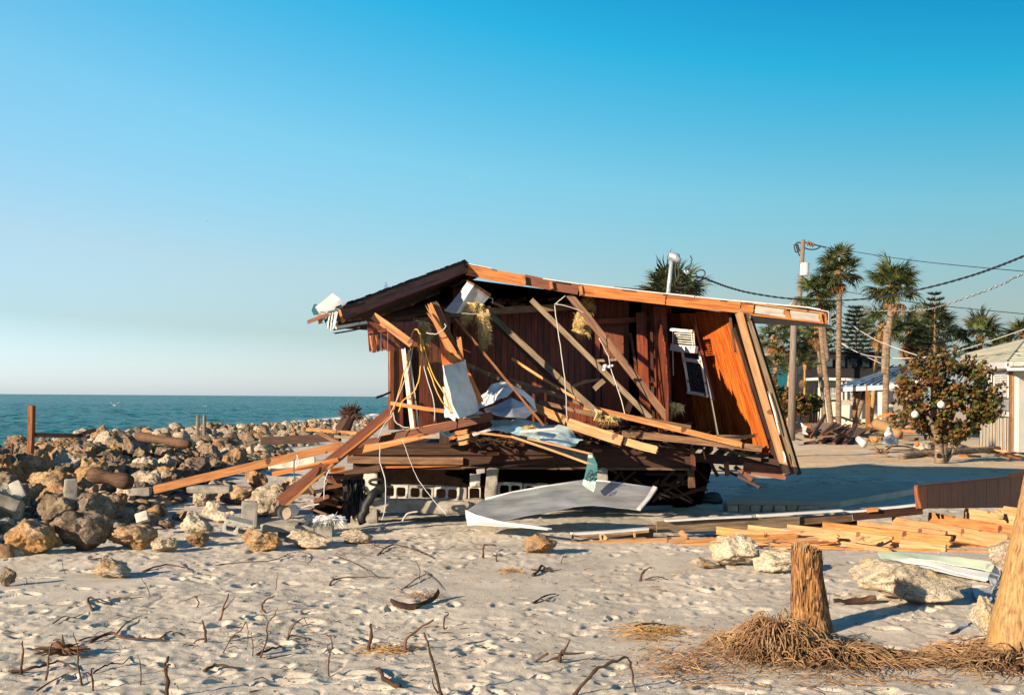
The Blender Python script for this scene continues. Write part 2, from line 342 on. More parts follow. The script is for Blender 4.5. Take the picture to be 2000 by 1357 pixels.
def rock_mat(name, a, b, c, pit):
    m = pmat(name, [(0.32, a), (0.5, b), (0.68, c)], 3.2, rough=0.95, bump=0.9, bscale=9, bdist=0.05, vary=0.18, hue=0.006, spec=0.15, nrough=0.7,
             big=pit)
    nt = m.node_tree; N = nt.nodes; Lk = nt.links
    b0 = N['Principled BSDF']; src = b0.inputs['Base Color'].links[0].from_socket
    tc = N.new('ShaderNodeTexCoord')
    vo = N.new('ShaderNodeTexVoronoi'); vo.inputs['Scale'].default_value = 11; vo.feature = 'F1'
    ns = N.new('ShaderNodeTexNoise'); ns.inputs['Scale'].default_value = 6; ns.inputs['Detail'].default_value = 5
    ad = N.new('ShaderNodeVectorMath'); ad.operation = 'ADD'
    Lk.new(tc.outputs['Object'], ns.inputs['Vector']); Lk.new(tc.outputs['Object'], ad.inputs[0]); Lk.new(ns.outputs['Color'], ad.inputs[1])
    Lk.new(ad.outputs[0], vo.inputs['Vector'])
    mr = N.new('ShaderNodeMapRange'); mr.inputs[1].default_value = 0.0; mr.inputs[2].default_value = 0.34; mr.inputs[3].default_value = 0.35; mr.inputs[4].default_value = 1.0
    Lk.new(vo.outputs['Distance'], mr.inputs[0])
    n3 = N.new('ShaderNodeTexNoise'); n3.inputs['Scale'].default_value = 1.7; Lk.new(tc.outputs['Object'], n3.inputs['Vector'])
    m3 = N.new('ShaderNodeMapRange'); m3.inputs[1].default_value = 0.45; m3.inputs[2].default_value = 0.6; Lk.new(n3.outputs[0], m3.inputs[0])
    cb = N.new('ShaderNodeCombineColor')
    for i in range(3): Lk.new(mr.outputs[0], cb.inputs[i])
    dark = _mix(nt, src, cb.outputs[0], m3.outputs[0], 'MULTIPLY')
    Lk.new(dark, b0.inputs['Base Color'])
    bp = [n for n in N if n.bl_idname == 'ShaderNodeBump'][0]
    b2 = N.new('ShaderNodeBump'); b2.inputs['Strength'].default_value = 0.8; b2.inputs['Distance'].default_value = 0.06
    Lk.new(mr.outputs[0], b2.inputs['Height']); Lk.new(bp.outputs[0], b2.inputs['Normal']); Lk.new(b2.outputs[0], b0.inputs['Normal'])
    return m
M['rock_ochre'] = rock_mat('rock_ochre', (0.11, 0.065, 0.036), (0.30, 0.20, 0.12), (0.46, 0.35, 0.24), ((0.37, 0.205, 0.085), 1.6, 0.47, 0.62))
M['rock_grey'] = rock_mat('rock_grey', (0.085, 0.06, 0.042), (0.22, 0.165, 0.115), (0.40, 0.32, 0.24), ((0.13, 0.105, 0.085), 1.8, 0.5, 0.68))
M['rock_cream'] = rock_mat('rock_cream', (0.26, 0.205, 0.15), (0.47, 0.395, 0.305), (0.62, 0.545, 0.44), ((0.40, 0.27, 0.12), 1.6, 0.52, 0.7))
# ------------------------------------------------------------------ terrain
def toe(Y):
    Y = np.asarray(Y, float)
    return np.interp(Y, [8, 17, 25, 38, 53, 73, 90, 140, 400, 2000], [-5.6, -6.1, -7.0, -8.4, -8.9, -8.5, -7.6, -6.5, 20, 260]) + 0.35 * np.sin(Y * 0.9 + 0.7) * np.clip((Y - 12) / 8, 0, 1)
def macro(x, y):
    x = np.asarray(x, float); y = np.asarray(y, float)
    u = toe(np.maximum(y, 10)) - x
    Hm = np.clip(0.52 - np.maximum(0, y - 18) * 0.008, 0.0, 2) * sstep(y, 11.5, 13.6)
    z = Hm * sstep(u, -0.4, 4.6)
    fall = sstep(u, 4.4, 7.0)
    z = z * (1 - fall) - 1.7 * sstep(u, 4.4, 9.0)
    z = z + 0.10 * vnoise(x / 3.1, y / 3.1, 5) + 0.05 * vnoise(x / 1.1, y / 1.1, 6)
    # hollow in front of the house's right end, small rise beside the slab
    z = z - 0.05 * np.exp(-((x - 3) ** 2 + (y - 19) ** 2) / 6)
    z = z + 0.03 * vnoise(x * 0.08, y * 0.08, 9) * np.clip(y, 0, 60)* 0.1
    return z
def gz(x, y): return float(macro(x, y))
def GG(px, py):
    """ground point shown at px, py, on the uneven sand"""
    p = G(px, py, 0.0)
    for _ in range(4):
        p = G(px, py, gz(p.x, p.y))
    return p

def make_sand():
    Ys = [-40, -25, -15, -8, -3, 0, 2.5, 4.2]
    y = 5.4
    while y < 26: Ys.append(y); y *= 1.0032
    while y < 60: Ys.append(y); y *= 1.014
    while y < 1600: Ys.append(y); y *= 1.06
    Ys = np.array(Ys)
    s_in = np.linspace(-1, 1, 760)
    s_out = np.array([1.15, 1.4, 1.8, 2.6, 4, 7, 14, 30])
    S = np.concatenate([-s_out[::-1], s_in, s_out])
    W = 0.50 * np.maximum(Ys, 4) + 0.6
    X = S[None, :] * W[:, None]
    Yg = np.repeat(Ys[:, None], len(S), 1)
    Z = macro(X, Yg)
    near = (sstep(Yg, 2, 5) * (1 - sstep(Yg, 24, 40)))
    soft = 1.0
    d = 0.012 * vnoise(X / 0.42, Yg / 0.42, 21) + 0.011 * vnoise(X / 0.17, Yg / 0.2, 22) + 0.014 * vnoise(X / 0.08, Yg / 0.09, 23) + 0.009 * vnoise(X / 0.045, Yg / 0.05, 24)
    rid = np.abs(vnoise(X / 0.33 + 40, Yg / 0.3, 25)); d = d - 0.010 * (1 - sstep(rid, 0.0, 0.10))
    calm = 1 - 0.8 * sstep(vnoise(X / 2.2 + 7, Yg / 1.6, 31), -0.05, 0.2)
    Z = Z + near * d * calm * 0.72
    # footprints and scuffed pits
    n = 2100
    py = 5.6 + 16 * RNG.random(n) ** 1.25
    px = (RNG.random(n) * 2 - 1) * (0.50 * py + 0.5)
    for i in range(n):
        cx, cy = px[i], py[i]
        if float(vnoise(cx / 2.2 + 7, cy / 1.6, 31)) > 0.1 and RNG.random() < .7: continue
        if cy > 16 and -3.6 < cx < 6: continue
        a = RNG.normal(0.5, 0.7); L1 = RNG.uniform(0.035, 0.13); L2 = L1 * RNG.uniform(0.35, 0.7); dp = RNG.uniform(0.008, 0.032) * min(1, L1 / .09)
        r = L1 * 2.6
        i0, i1 = np.searchsorted(Ys, [cy - r, cy + r])
        if i1 - i0 < 2: continue
        w = W[i0]; 
        j0, j1 = np.searchsorted(S, [(cx - r) / w, (cx + r) / w])
        if j1 - j0 < 2: continue
        dx = X[i0:i1, j0:j1] - cx; dy = Yg[i0:i1, j0:j1] - cy
        u = (dx * math.cos(a) + dy * math.sin(a)) / L1; v = (-dx * math.sin(a) + dy * math.cos(a)) / L2
        q = np.sqrt(u * u + v * v) + 0.25 * vnoise(dx / 0.05 + i, dy / 0.05, 3)
        Z[i0:i1, j0:j1] += -dp * (1 - sstep(q, 0.55, 1.15)) + 0.34 * dp * np.exp(-((q - 1.35) / 0.3) ** 2)
    nr, nc = X.shape
    co = np.empty((nr * nc, 3), np.float32); co[:, 0] = X.ravel(); co[:, 1] = Yg.ravel(); co[:, 2] = Z.ravel()
    idx = np.arange(nr * nc).reshape(nr, nc)
    q = np.stack([idx[:-1, :-1], idx[:-1, 1:], idx[1:, 1:], idx[1:, :-1]], -1).reshape(-1, 4)
    me = bpy.data.meshes.new('sand')
    me.vertices.add(nr * nc); me.vertices.foreach_set('co', co.ravel())
    me.loops.add(q.size); me.loops.foreach_set('vertex_index', q.ravel().astype(np.int32))
    me.polygons.add(len(q)); me.polygons.foreach_set('loop_start', np.arange(0, q.size, 4, dtype=np.int32))
    me.polygons.foreach_set('loop_total', np.full(len(q), 4, np.int32)); me.polygons.foreach_set('use_smooth', np.ones(len(q), bool))
    me.update()
    m = bpy.data.materials.new('sand'); m.use_nodes = True
    nt = m.node_tree; N = nt.nodes; Lk = nt.links; b = N['Principled BSDF']
    b.inputs['Roughness'].default_value = 0.95; b.inputs['Specular IOR Level'].default_value = 0.15
    tc = N.new('ShaderNodeTexCoord')
    def noise(sc, det=6, st=(1, 1, 1), r=0.6):
        mp = N.new('ShaderNodeMapping'); mp.inputs['Scale'].default_value = st
        Lk.new(tc.outputs['Object'], mp.inputs[0])
        n_ = N.new('ShaderNodeTexNoise'); n_.inputs['Scale'].default_value = sc; n_.inputs['Detail'].default_value = det; n_.inputs['Roughness'].default_value = r
        Lk.new(mp.outputs[0], n_.inputs['Vector']); return n_.outputs[0]
    def rng(s, a, c, lo=0, hi=1):
        r = N.new('ShaderNodeMapRange'); r.inputs[1].default_value = a; r.inputs[2].default_value = c; r.inputs[3].default_value = lo; r.inputs[4].default_value = hi
        Lk.new(s, r.inputs[0]); return r.outputs[0]
    rp = N.new('ShaderNodeValToRGB'); el = rp.color_ramp.elements
    el[0].position = 0.34; el[0].color = (0.335, 0.298, 0.248, 1); el[1].position = 0.62; el[1].color = (0.49, 0.44, 0.372, 1)
    Lk.new(noise(1.4, 9, r=0.7), rp.inputs[0])
    c = _mix(nt, rp.outputs[0], (0.27, 0.19, 0.12), rng(noise(60, 4), 0.60, 0.70, 0, 0.55))     # bits of bark and shell
    c = _mix(nt, c, (0.16, 0.10, 0.06), rng(noise(24, 3, (1, 2.2, 1)), 0.67, 0.72, 0, 0.7))
    c = _mix(nt, c, (0.62, 0.58, 0.52), rng(noise(95, 2), 0.66, 0.70, 0, 0.7))
    # straw-strewn yard further back, on the right
    sp = N.new('ShaderNodeSeparateXYZ'); Lk.new(tc.outputs['Object'], sp.inputs[0])
    yard = N.new('ShaderNodeMath'); yard.operation = 'MULTIPLY'
    Lk.new(rng(sp.outputs[1], 23, 30), yard.inputs[0]); Lk.new(rng(noise(0.5, 6), 0.40, 0.55), yard.inputs[1])
    y2 = N.new('ShaderNodeMath'); y2.operation = 'MULTIPLY'; Lk.new(yard.outputs[0], y2.inputs[0]); Lk.new(rng(sp.outputs[0], 3, 6), y2.inputs[1])
    c = _mix(nt, c, (0.46, 0.345, 0.22), y2.outputs[0])
    # wet, dark sand by the water
    c = _mix(nt, c, (0.16, 0.12, 0.09), rng(sp.outputs[2], -0.35, -0.6))
    Lk.new(c, b.inputs['Base Color'])
    bp = N.new('ShaderNodeBump'); bp.inputs['Strength'].default_value = 0.7; bp.inputs['Distance'].default_value = 0.012
    Lk.new(noise(38, 8, r=0.7), bp.inputs['Height'])
    bp2 = N.new('ShaderNodeBump'); bp2.inputs['Strength'].default_value = 0.5; bp2.inputs['Distance'].default_value = 0.004
    Lk.new(noise(220, 3), bp2.inputs['Height']); Lk.new(bp.outputs[0], bp2.inputs['Normal']); Lk.new(bp2.outputs[0], b.inputs['Normal'])
    me.materials.append(m)
    o = put('sand_beach', me, Matrix.Identity(4)); tag(o, kind='structure')
make_sand()

# ------------------------------------------------------------------ sea
def make_sea():
    z0 = -0.7
    Ys = []; y = 16.0
    while y < 420: Ys.append(y); y *= 1.0075
    while y < 22000: Ys.append(y); y *= 1.12
    Ys = np.array(Ys)
    S = np.concatenate([[-4, -2.5, -1.4, -0.9], np.linspace(-0.62, 0.02, 330), [0.3, 1.0, 3]])
    X = S[None, :] * (Ys[:, None] + 3); Yg = np.repeat(Ys[:, None], len(S), 1)
    amp = 1 - sstep(Yg, 260, 420)
    Z = np.zeros_like(X)
    for sx, sy, a, s in ((9, 3.2, .22, 51), (4.2, 1.5, .17, 52), (2.0, .8, .11, 53), (0.9, .4, .05, 54)):
        # crests run with the shore: turned a little
        xr = X * 0.93 + Yg * 0.37; yr = -X * 0.37 + Yg * 0.93
        Z += a * (0.5 - np.abs(vnoise(xr / sx, yr / sy, s)) * 2) * amp
    # breakers near the beach
    sh = X - (toe(Yg) - 6.2)
    br = np.exp(-((sh + 2.2 + 1.5 * vnoise(Yg / 14, X / 30, 61)) / 1.3) ** 2) * sstep(Yg, 45, 70)
    Z += br * 0.45
    nr, nc = X.shape
    co = np.stack([X, Yg, Z + z0], -1).reshape(-1, 3).astype(np.float32)
    idx = np.arange(nr * nc).reshape(nr, nc)
    q = np.stack([idx[:-1, :-1], idx[:-1, 1:], idx[1:, 1:], idx[1:, :-1]], -1).reshape(-1, 4)
    me = bpy.data.meshes.new('sea')
    me.vertices.add(nr * nc); me.vertices.foreach_set('co', co.ravel())
    me.loops.add(q.size); me.loops.foreach_set('vertex_index', q.ravel().astype(np.int32))
    me.polygons.add(len(q)); me.polygons.foreach_set('loop_start', np.arange(0, q.size, 4, dtype=np.int32))
    me.polygons.foreach_set('loop_total', np.full(len(q), 4, np.int32)); me.polygons.foreach_set('use_smooth', np.ones(len(q), bool))
    me.update()
    at = me.attributes.new('foam', 'FLOAT', 'POINT')
    run = np.clip(br * 1.6 + 0.9 * np.exp(-((sh - 0.6) / 1.6) ** 2) * sstep(Yg, 45, 70) + 0.25*np.exp(-((sh+6)/3.0)**2)* sstep(Yg, 45, 70), 0, 1)
    at.data.foreach_set('value', run.ravel().astype(np.float32))
    m = bpy.data.materials.new('sea'); m.use_nodes = True
    nt = m.node_tree; N = nt.nodes; Lk = nt.links; b = N['Principled BSDF']
    tc = N.new('ShaderNodeTexCoord')
    def noise(sc, det, st):
        mp = N.new('ShaderNodeMapping'); mp.inputs['Scale'].default_value = st; mp.inputs['Rotation'].default_value = (0, 0, 0.38)
        Lk.new(tc.outputs['Object'], mp.inputs[0])
        n_ = N.new('ShaderNodeTexNoise'); n_.inputs['Scale'].default_value = sc; n_.inputs['Detail'].default_value = det
        Lk.new(mp.outputs[0], n_.inputs['Vector']); return n_.outputs[0]
    def rng(s, a, c, lo=0, hi=1):
        r = N.new('ShaderNodeMapRange'); r.inputs[1].default_value = a; r.inputs[2].default_value = c; r.inputs[3].default_value = lo; r.inputs[4].default_value = hi
        Lk.new(s, r.inputs[0]); return r.outputs[0]
    deep = _mix(nt, (0.003, 0.045, 0.052), (0.010, 0.115, 0.112), rng(noise(0.22, 8, (1, 3.2, 1)), 0.38, 0.62))  # streaks colour in the dark and bright faces of the waves
    fo = N.new('ShaderNodeAttribute'); fo.attribute_name = 'foam'
    fm = N.new('ShaderNodeMath'); fm.operation = 'MULTIPLY'; Lk.new(fo.outputs['Fac'], fm.inputs[0]); Lk.new(rng(noise(0.9, 6, (1, 2.5, 1)), 0.36, 0.52), fm.inputs[1])
    caps = rng(noise(0.16, 7, (1, 2.6, 1)), 0.705, 0.735)
    mx = N.new('ShaderNodeMath'); mx.operation = 'MAXIMUM'; Lk.new(fm.outputs[0], mx.inputs[0]); Lk.new(caps, mx.inputs[1])
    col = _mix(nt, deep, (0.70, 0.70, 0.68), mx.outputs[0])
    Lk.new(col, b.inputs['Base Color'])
    b.inputs['IOR'].default_value = 1.33; b.inputs['Specular IOR Level'].default_value = 0.26
    Lk.new(rng(mx.outputs[0], 0, 1, 0.24, 0.9), b.inputs['Roughness'])
    bp = N.new('ShaderNodeBump'); bp.inputs['Strength'].default_value = 1.0; bp.inputs['Distance'].default_value = 0.9
    Lk.new(noise(0.5, 8, (1, 2.4, 1)), bp.inputs['Height'])
    bp2 = N.new('ShaderNodeBump'); bp2.inputs['Strength'].default_value = 1.0; bp2.inputs['Distance'].default_value = 2.5
    Lk.new(noise(0.09, 6, (1, 2.6, 1)), bp2.inputs['Height']); Lk.new(bp.outputs[0], bp2.inputs['Normal'])
    Lk.new(bp2.outputs[0], b.inputs['Normal'])
    me.materials.append(m)
    tag(put('sea', me, Matrix.Identity(4)), kind='structure')
make_sea()

# ------------------------------------------------------------------ rocks
def rock_mesh(seed, mat, sub=5, cuts=9, flat=0.0, pit=0.10):
    rs = random.Random(seed)
    bm = bmesh.new(); bmesh.ops.create_icosphere(bm, subdivisions=sub, radius=1.0)
    planes = [(Vector((rs.gauss(0, 1), rs.gauss(0, 1), rs.gauss(0, 1))).normalized(), rs.uniform(0.52, 0.86)) for _ in range(cuts)]
    off = Vector((seed * 3.1, seed * 1.7, seed * 0.9))
    for v in bm.verts:
        p = v.co.copy()
        for _ in range(2):
            for d, h in planes:
                k = p.dot(d)
                if k > h: p -= d * (k - h) * 0.88
        n1 = mnoise.noise(p * 1.2 + off); n2 = mnoise.noise(p * 2.7 + off * 2); n3 = mnoise.noise(p * 6.0 + off); n4 = mnoise.noise(p * 13.0 + off)
        cell = mnoise.voronoi(p * 3.6 + off)[0][0]
        dsp = 0.22 * n1 + 0.15 * n2 + 0.075 * n3 + 0.035 * n4 - pit * max(0, 0.45 - cell) * 2
        v.co = p * (1 + dsp)
    xs = [v.co.x for v in bm.verts]; ys = [v.co.y for v in bm.verts]; zs = [v.co.z for v in bm.verts]
    c = Vector(((max(xs) + min(xs)) / 2, (max(ys) + min(ys)) / 2, min(zs)))
    sx = max(xs) - min(xs); sy = max(ys) - min(ys); sz = max(zs) - min(zs)
    for v in bm.verts:
        q = v.co - c; v.co = Vector((q.x / sx, q.y / sy, q.z / sz))       # 1 x 1 x 1, sitting on z = 0
    me = bpy.data.meshes.new('boulder'); bm.to_mesh(me); bm.free()
    me.materials.append(M[mat]); me.polygons.foreach_set('use_smooth', [True] * len(me.polygons)); me.update()
    return me
ROCKS = {k: [rock_mesh(s + j * 10, k, 5, 7 + j * 3) for j in range(5)] for s, k in ((1, 'rock_ochre'), (101, 'rock_grey'), (201, 'rock_cream'))}
def rock_at(px, base, w, h, kind, label, Y=None, var=0, rot=None, deep=0.85, sink=0.06, group='loose boulders on the sand', zoff=None, name='boulder', yaw=0.0):
    g = GG(px, base)
    if Y is not None: g = P(px, base, Y)
    k = PXM(g.y)
    W = w * k; H = h * k * 1.04; D = W * deep
    me = ROCKS[kind][var % 5]
    Rz = Matrix.Rotation(yaw, 4, 'Z')
    M_ = Matrix.Translation((g.x, g.y + D * 0.42, g.z - H * sink)) @ Rz @ Matrix.Diagonal((W, D, H * (1 + sink), 1))
    if rot: M_ = M_ @ Matrix.Translation((0, 0, .5)) @ Matrix.Rotation(rot, 4, 'Y') @ Matrix.Translation((0, 0, -.5))
    return tag(put(name, me, M_), label, 'boulder', group)

O, Gy, Cr = 'rock_ochre', 'rock_grey', 'rock_cream'
FR = [
 (46,1087,100,68,O,0,'big ochre pitted boulder in the left corner of the rock heap, beside the dark one'),
 (141,1079,122,78,Gy,1,'big dark grey boulder with pitted face between two ochre ones'),
 (243,1077,106,50,O,2,'long ochre boulder lying right of the big dark grey one'),
 (190,1016,80,38,O,3,'smooth ochre boulder behind the dark grey one'),
 (228,1032,58,32,Gy,4,'low grey boulder behind the long ochre one'),
 (316,1080,56,28,Cr,1,'small pinkish pointed boulder at the front edge of the heap'),
 (380,1070,46,30,O,2,'small ochre brown boulder right of the pinkish pointed one'),
 (374,1050,76,48,Cr,3,'pale triangular boulder half buried in the sand'),
 (317,1034,42,20,Gy,0,'small grey brown stone behind the pale triangular boulder'),
 (352,1018,46,20,O,1,'low brown stone on the sand near the long timber'),
 (237,994,54,50,Cr,2,'pale pointed boulder rising like a tooth beside open sand'),
 (300,984,62,22,O,4,'low brown stone lying below the concrete stub'),
 (334,972,48,24,Cr,0,'small pale stone under the end of the long timber'),
 (388,990,36,34,Cr,1,'upright slanting pale stone beside the long timber'),
 (424,1022,68,42,Cr,4,'rounded tan boulder left of the standing concrete slab'),
 (512,1012,88,62,Cr,2,'large pale grey boulder behind the standing concrete slab'),
 (506,1079,84,42,O,3,'lumpy ochre boulder in front of the cinder block'),
 (600,1073,100,36,Cr,4,'long lumpy cream boulder in front of the grey block row'),
 (694,1063,64,30,Cr,0,'rounded tan boulder at the right end of the front row'),
 (396,987,44,32,Cr,2,'leaning tan stone behind the rounded tan boulder'),
 (452,986,84,36,O,1,'long brown boulder under the timber boards'),
 (497,953,46,34,O,3,'small ochre stone with one shaded side below the long timber'),
 (578,965,62,34,Cr,1,'tan boulder against the slanting dark plank'),
 (700,1020,40,18,Cr,3,'small pale stone at the foot of the black strips'),
 (556,965,36,22,O,0,'small orange tan stone under the second timber'),
 (205,1131,90,38,Cr,3,'pinkish boulder lying alone on the open sand'),
 (8,1146,38,34,Gy,2,'brown stone cut by the left edge on the open sand'),
 (1058,1083,66,38,O,4,'ochre boulder alone on the sand left of the lumber'),
 (1443,1110,104,62,Cr,1,'cream boulder rising to a peak in front of the lumber'),
 (1376,1112,54,22,Cr,3,'small cream stone left of the peaked boulder'),
 (1520,1122,90,46,Cr,2,'cream boulder with a hollow face behind the stump'),
 (1800,1184,220,82,Cr,4,'large flat cream boulder with greenish end in front of the curled siding'),
 (1985,1132,90,74,Cr,0,'cream boulder at the right edge beyond the siding'),
 (1940,1250,76,80,Cr,3,'tall cream boulder beside the big palm trunk'),
 (425,905,0,0,None,0,''),
]
for px, b_, w, h, k, v, lab in FR:
    if not k: continue
    rock_at(px, b_, w, h, k, lab, var=v, yaw=0.25 * math.sin(px), group='boulders scattered at the front of the sand')

# the heap along the shore
def heap():
    rs = random.Random(5); spots = []
    y = 13.2
    while y < 92:
        t = float(toe(y))
        wd = 5.2 if y < 60 else 4.6
        x = t + (0.1 if y > 15.5 else -0.9)
        lim = -0.53 * y - 0.4
        while x > t - wd and x > lim:
            spots.append((x + rs.uniform(-.15, .15), y + rs.uniform(-.18, .18), 1))
            x -= rs.uniform(0.46, 0.78) * (1 + max(0, y - 22) * 0.004)
        y += rs.uniform(0.44, 0.60) * (1 + max(0, y - 20) * 0.022)
    return spots, rs
spots, rs = heap()
kinds = [O, O, O, Gy, Gy, Gy, Cr]
desc = {O: ('ochre', 'ochre'), Gy: ('grey', 'grey'), Cr: ('cream', 'cream')}
def where(x, y):
    u = float(toe(y)) - x
    a = 'foot' if u < 0.7 else 'slope' if u < 1.7 else 'crest'
    return f'{a} of the {"near" if y < 15 else "left" if y < 18 else "middle" if y < 23 else "farther" if y < 32 else "farthest"} rock heap'
LM = [('the tall rust brown post', 60, 860), ('the cross beam', 110, 852), ('the two short grey posts', 392, 835), ('the long grey driftwood log', 320, 860), ('the middle driftwood log', 216, 933),
      ('the dark upright slab', 138, 957), ('the white faced concrete piece', 34, 957), ('the tip of the longest timber', 300, 955), ('the upturned stump', 684, 820), ('the level dark beam', 540, 858),
      ('the big dark grey boulder', 141, 1045), ('the ochre boulder in the left corner', 46, 1050), ('the smooth ochre boulder', 190, 1000), ('the pale pointed boulder', 237, 975), ('the low concrete curb piece', 410, 955), ('the middle of the longest timber', 480, 915)]
def rock_label(size, shape, tone, px, py, y):
    n, lx, ly = min(LM, key=lambda q: math.hypot((q[1] - px), (q[2] - py) * 1.6))
    dx, dy = px - lx, (py - ly) * 1.6
    far = 'touching' if math.hypot(dx, dy) < 28 else 'near' if math.hypot(dx, dy) < 70 else 'well'
    if far == 'touching': return f'{size} {shape} {tone} boulder right against {n}'
    way = ('right of' if dx > 0 else 'left of') if abs(dx) > abs(dy) * 1.3 else ('in front of' if dy > 0 else 'behind') if abs(dy) > abs(dx) * 1.3 else ('right and ' if dx > 0 else 'left and ') + ('in front of' if dy > 0 else 'behind')
    return f'{size} {shape} {tone} boulder {"just" if far == "near" else "further"} {way} {n}'
n_obj = 0; rest = MB()
smalls = [rock_mesh(77 + k, O, 3, 7 + k) for k in range(4)]; tiny = rock_mesh(90, O, 2, 8); TV = [v.co.copy() for v in tiny.vertices]; tf = [tuple(p.vertices) for p in tiny.polygons]
SV = [[v.co.copy() for v in m_.vertices] for m_ in smalls]; sf = [tuple(p.vertices) for p in smalls[0].polygons]
for i, (x, y, s) in enumerate(spots):
    z = gz(x, y)
    big = rs.random() < 0.22
    w = rs.uniform(0.38, 0.72) * (1.22 if big else 1) * (1 - min(.35, max(0, y - 30) * 0.008))
    d = w * rs.uniform(0.7, 1.05); h = w * rs.uniform(0.6, 1.0)
    if n_obj < 262:
        k = rs.choice(kinds)
        me = ROCKS[k][rs.randrange(5)]
        M_ = Matrix.Translation((x, y, z + h * .28)) @ Matrix.Rotation(rs.uniform(0, 6.28), 4, 'Z') @ Matrix.Rotation(rs.uniform(-.6, .6), 4, 'X') @ Matrix.Rotation(rs.uniform(-.6, .6), 4, 'Y') @ Matrix.Diagonal((w, d, h, 1)) @ Matrix.Translation((0, 0, -.5))
        u_ = float(toe(y)) - x
        if u_ > 3.6: M_ = M_ @ Matrix.Diagonal((.85, .85, .8, 1))
        size = 'large' if w > 0.7 else 'small' if w < 0.46 else 'middling'
        shape = 'flat' if h < w * .7 else 'blocky'
        px_ = 1000 + x / y * F; py_ = HY + (CH - z - h * .5) / y * F + (px_ - 1000) * -ROLL * -1 * 1
        lab = rock_label(size, shape, desc[k][i % 2], px_, py_, y)
        tag(put('boulder', me, M_), lab, 'boulder', 'boulders of the rock heap along the shore')
        n_obj += 1
    else:
        c, s_ = math.cos(i * 1.3), math.sin(i * 1.3)
        vs = []
        for v in SV[i % 4]:
            q = Vector((v.x * w, v.y * d, (v.z - .3 + .5 * v.x * ((i % 5) - 2) * .3) * h))
            vs.append((x + q.x * c - q.y * s_, y + q.x * s_ + q.y * c, z + q.z))
        rest.add(vs, sf, rs.choice((0, 0, 1, 1, 2, 2, 2)))
# rubble between the boulders, and loose bits on the sand
for i in range(3600):
    y = 13 + 30 * rs.random() ** 1.4; x = float(toe(y)) + rs.uniform(-5.2, 0.9 if y > 15 else 0.2)
    if x < -0.55 * y: continue
    w = rs.uniform(0.10, 0.34)
    c, s_ = math.cos(i * 1.3), math.sin(i * 1.3); z = gz(x, y); h = w * rs.uniform(.5, .9)
    rest.add([(x + v.x * w * c - v.y * w * s_, y + v.x * w * s_ + v.y * w * c, z + (v.z - .3) * h) for v in TV], tf, i % 3)
o = rest.build('rubble', [M[O], M[Gy], M[Cr]], smooth=True); tag(o, 'small rubble and far off stones of the rock heap', 'rubble', kind='stuff')
# ------------------------------------------------------------------ timber and sheet builders
def board_me(name, Ln, w, t, mat, rag=0.0, rag0=None, warp=0.0, seed=0, cols=5):
    """a board lying along local x, width along local z, thickness along local y, ends may be splintered"""
    rs = random.Random(seed)
    nseg = max(2, min(7, int(Ln / 0.45)))
    rag0 = rag if rag0 is None else rag0
    zc = [(-0.5 + k / cols) * w for k in range(cols + 1)] if (rag > 0 or rag0 > 0) else [-w / 2, w / 2]
    e0 = [rs.uniform(0, rag0) * (1 if k % 2 else .25) for k in range(len(zc))]
    e1 = [rs.uniform(0, rag) * (1 if k % 2 else .25) for k in range(len(zc))]
    V = []; Fc = []
    n = len(zc)
    wz = rs.uniform(-1, 1) * warp; wy = rs.uniform(-1, 1) * warp
    for s in range(nseg + 1):
        u = s / nseg
        bz = wz * 4 * u * (1 - u); by = wy * 4 * u * (1 - u)
        for side in (-1, 1):
            for k, z in enumerate(zc):
                x = u * Ln - Ln / 2
                if s == 0: x += e0[k]
                if s == nseg: x -= e1[k]
                ed = 0.0
                V.append((x, side * t / 2 + by, z + bz + ed))
    R = 2 * n
    for s in range(nseg):
        a = s * R; b = a + R
        for k in range(n - 1):
            Fc.append((a + k, b + k, b + k + 1, a + k + 1))
            Fc.append((a + n + k + 1, b + n + k + 1, b + n + k, a + n + k))
        Fc.append((a, a + n, b + n, b)); Fc.append((a + n - 1, b + n - 1, b + 2 * n - 1, a + 2 * n - 1))
    for a, fl in ((0, 0), (nseg * R, 1)):
        for k in range(n - 1):
            f = (a + k, a + k + 1, a + n + k + 1, a + n + k)
            Fc.append(f if not fl else f[::-1])
    return mk(name, V, Fc, mat)
_bs = [0]
def board(name, p0, p1, w, t, mat, parent=None, rag=0.0, rag0=None, warp=0.0, roll=0.0, label=None, cat=None, group=None, up=None):
    p0, p1 = Vector(p0), Vector(p1); _bs[0] += 1
    x = (p1 - p0); Ln = x.length; x.normalize()
    y = Vector((0, 1, 0)) if up is None else None
    if up is None:
        y = y - x * y.dot(x)
        if y.length < .2: y = Vector((1, 0, 0)) - x * x.x
        y.normalize(); z = x.cross(y)
    else:
        z = Vector(up) - x * x.dot(Vector(up)); z.normalize(); y = z.cross(x)
    if roll: 
        R = Matrix.Rotation(roll, 3, x); y = R @ y; z = R @ z
    c = (p0 + p1) / 2
    Mx = Matrix(((x.x, y.x, z.x, c.x), (x.y, y.y, z.y, c.y), (x.z, y.z, z.z, c.z), (0, 0, 0, 1)))
    o = put(name, board_me(name, Ln, w, t, M[mat] if isinstance(mat, str) else mat, rag, rag0, warp, _bs[0]), Mx, parent)
    return tag(o, label, cat, group)
def pb(name, a, b, wpx, t, mat, parent=None, **k):
    """board between two photo points with distances; wpx is its width in photo pixels"""
    Y = (a[2] + b[2]) / 2
    k.setdefault('warp', .008)
    if mat in ('pine', 'pale_pine', 'old_wood', 'grey_wood', 'fascia'): k.setdefault('rag', .014); k.setdefault('rag0', .01)
    return board(name, P(*a), P(*b), wpx * PXM(Y), t, mat, parent, **k)
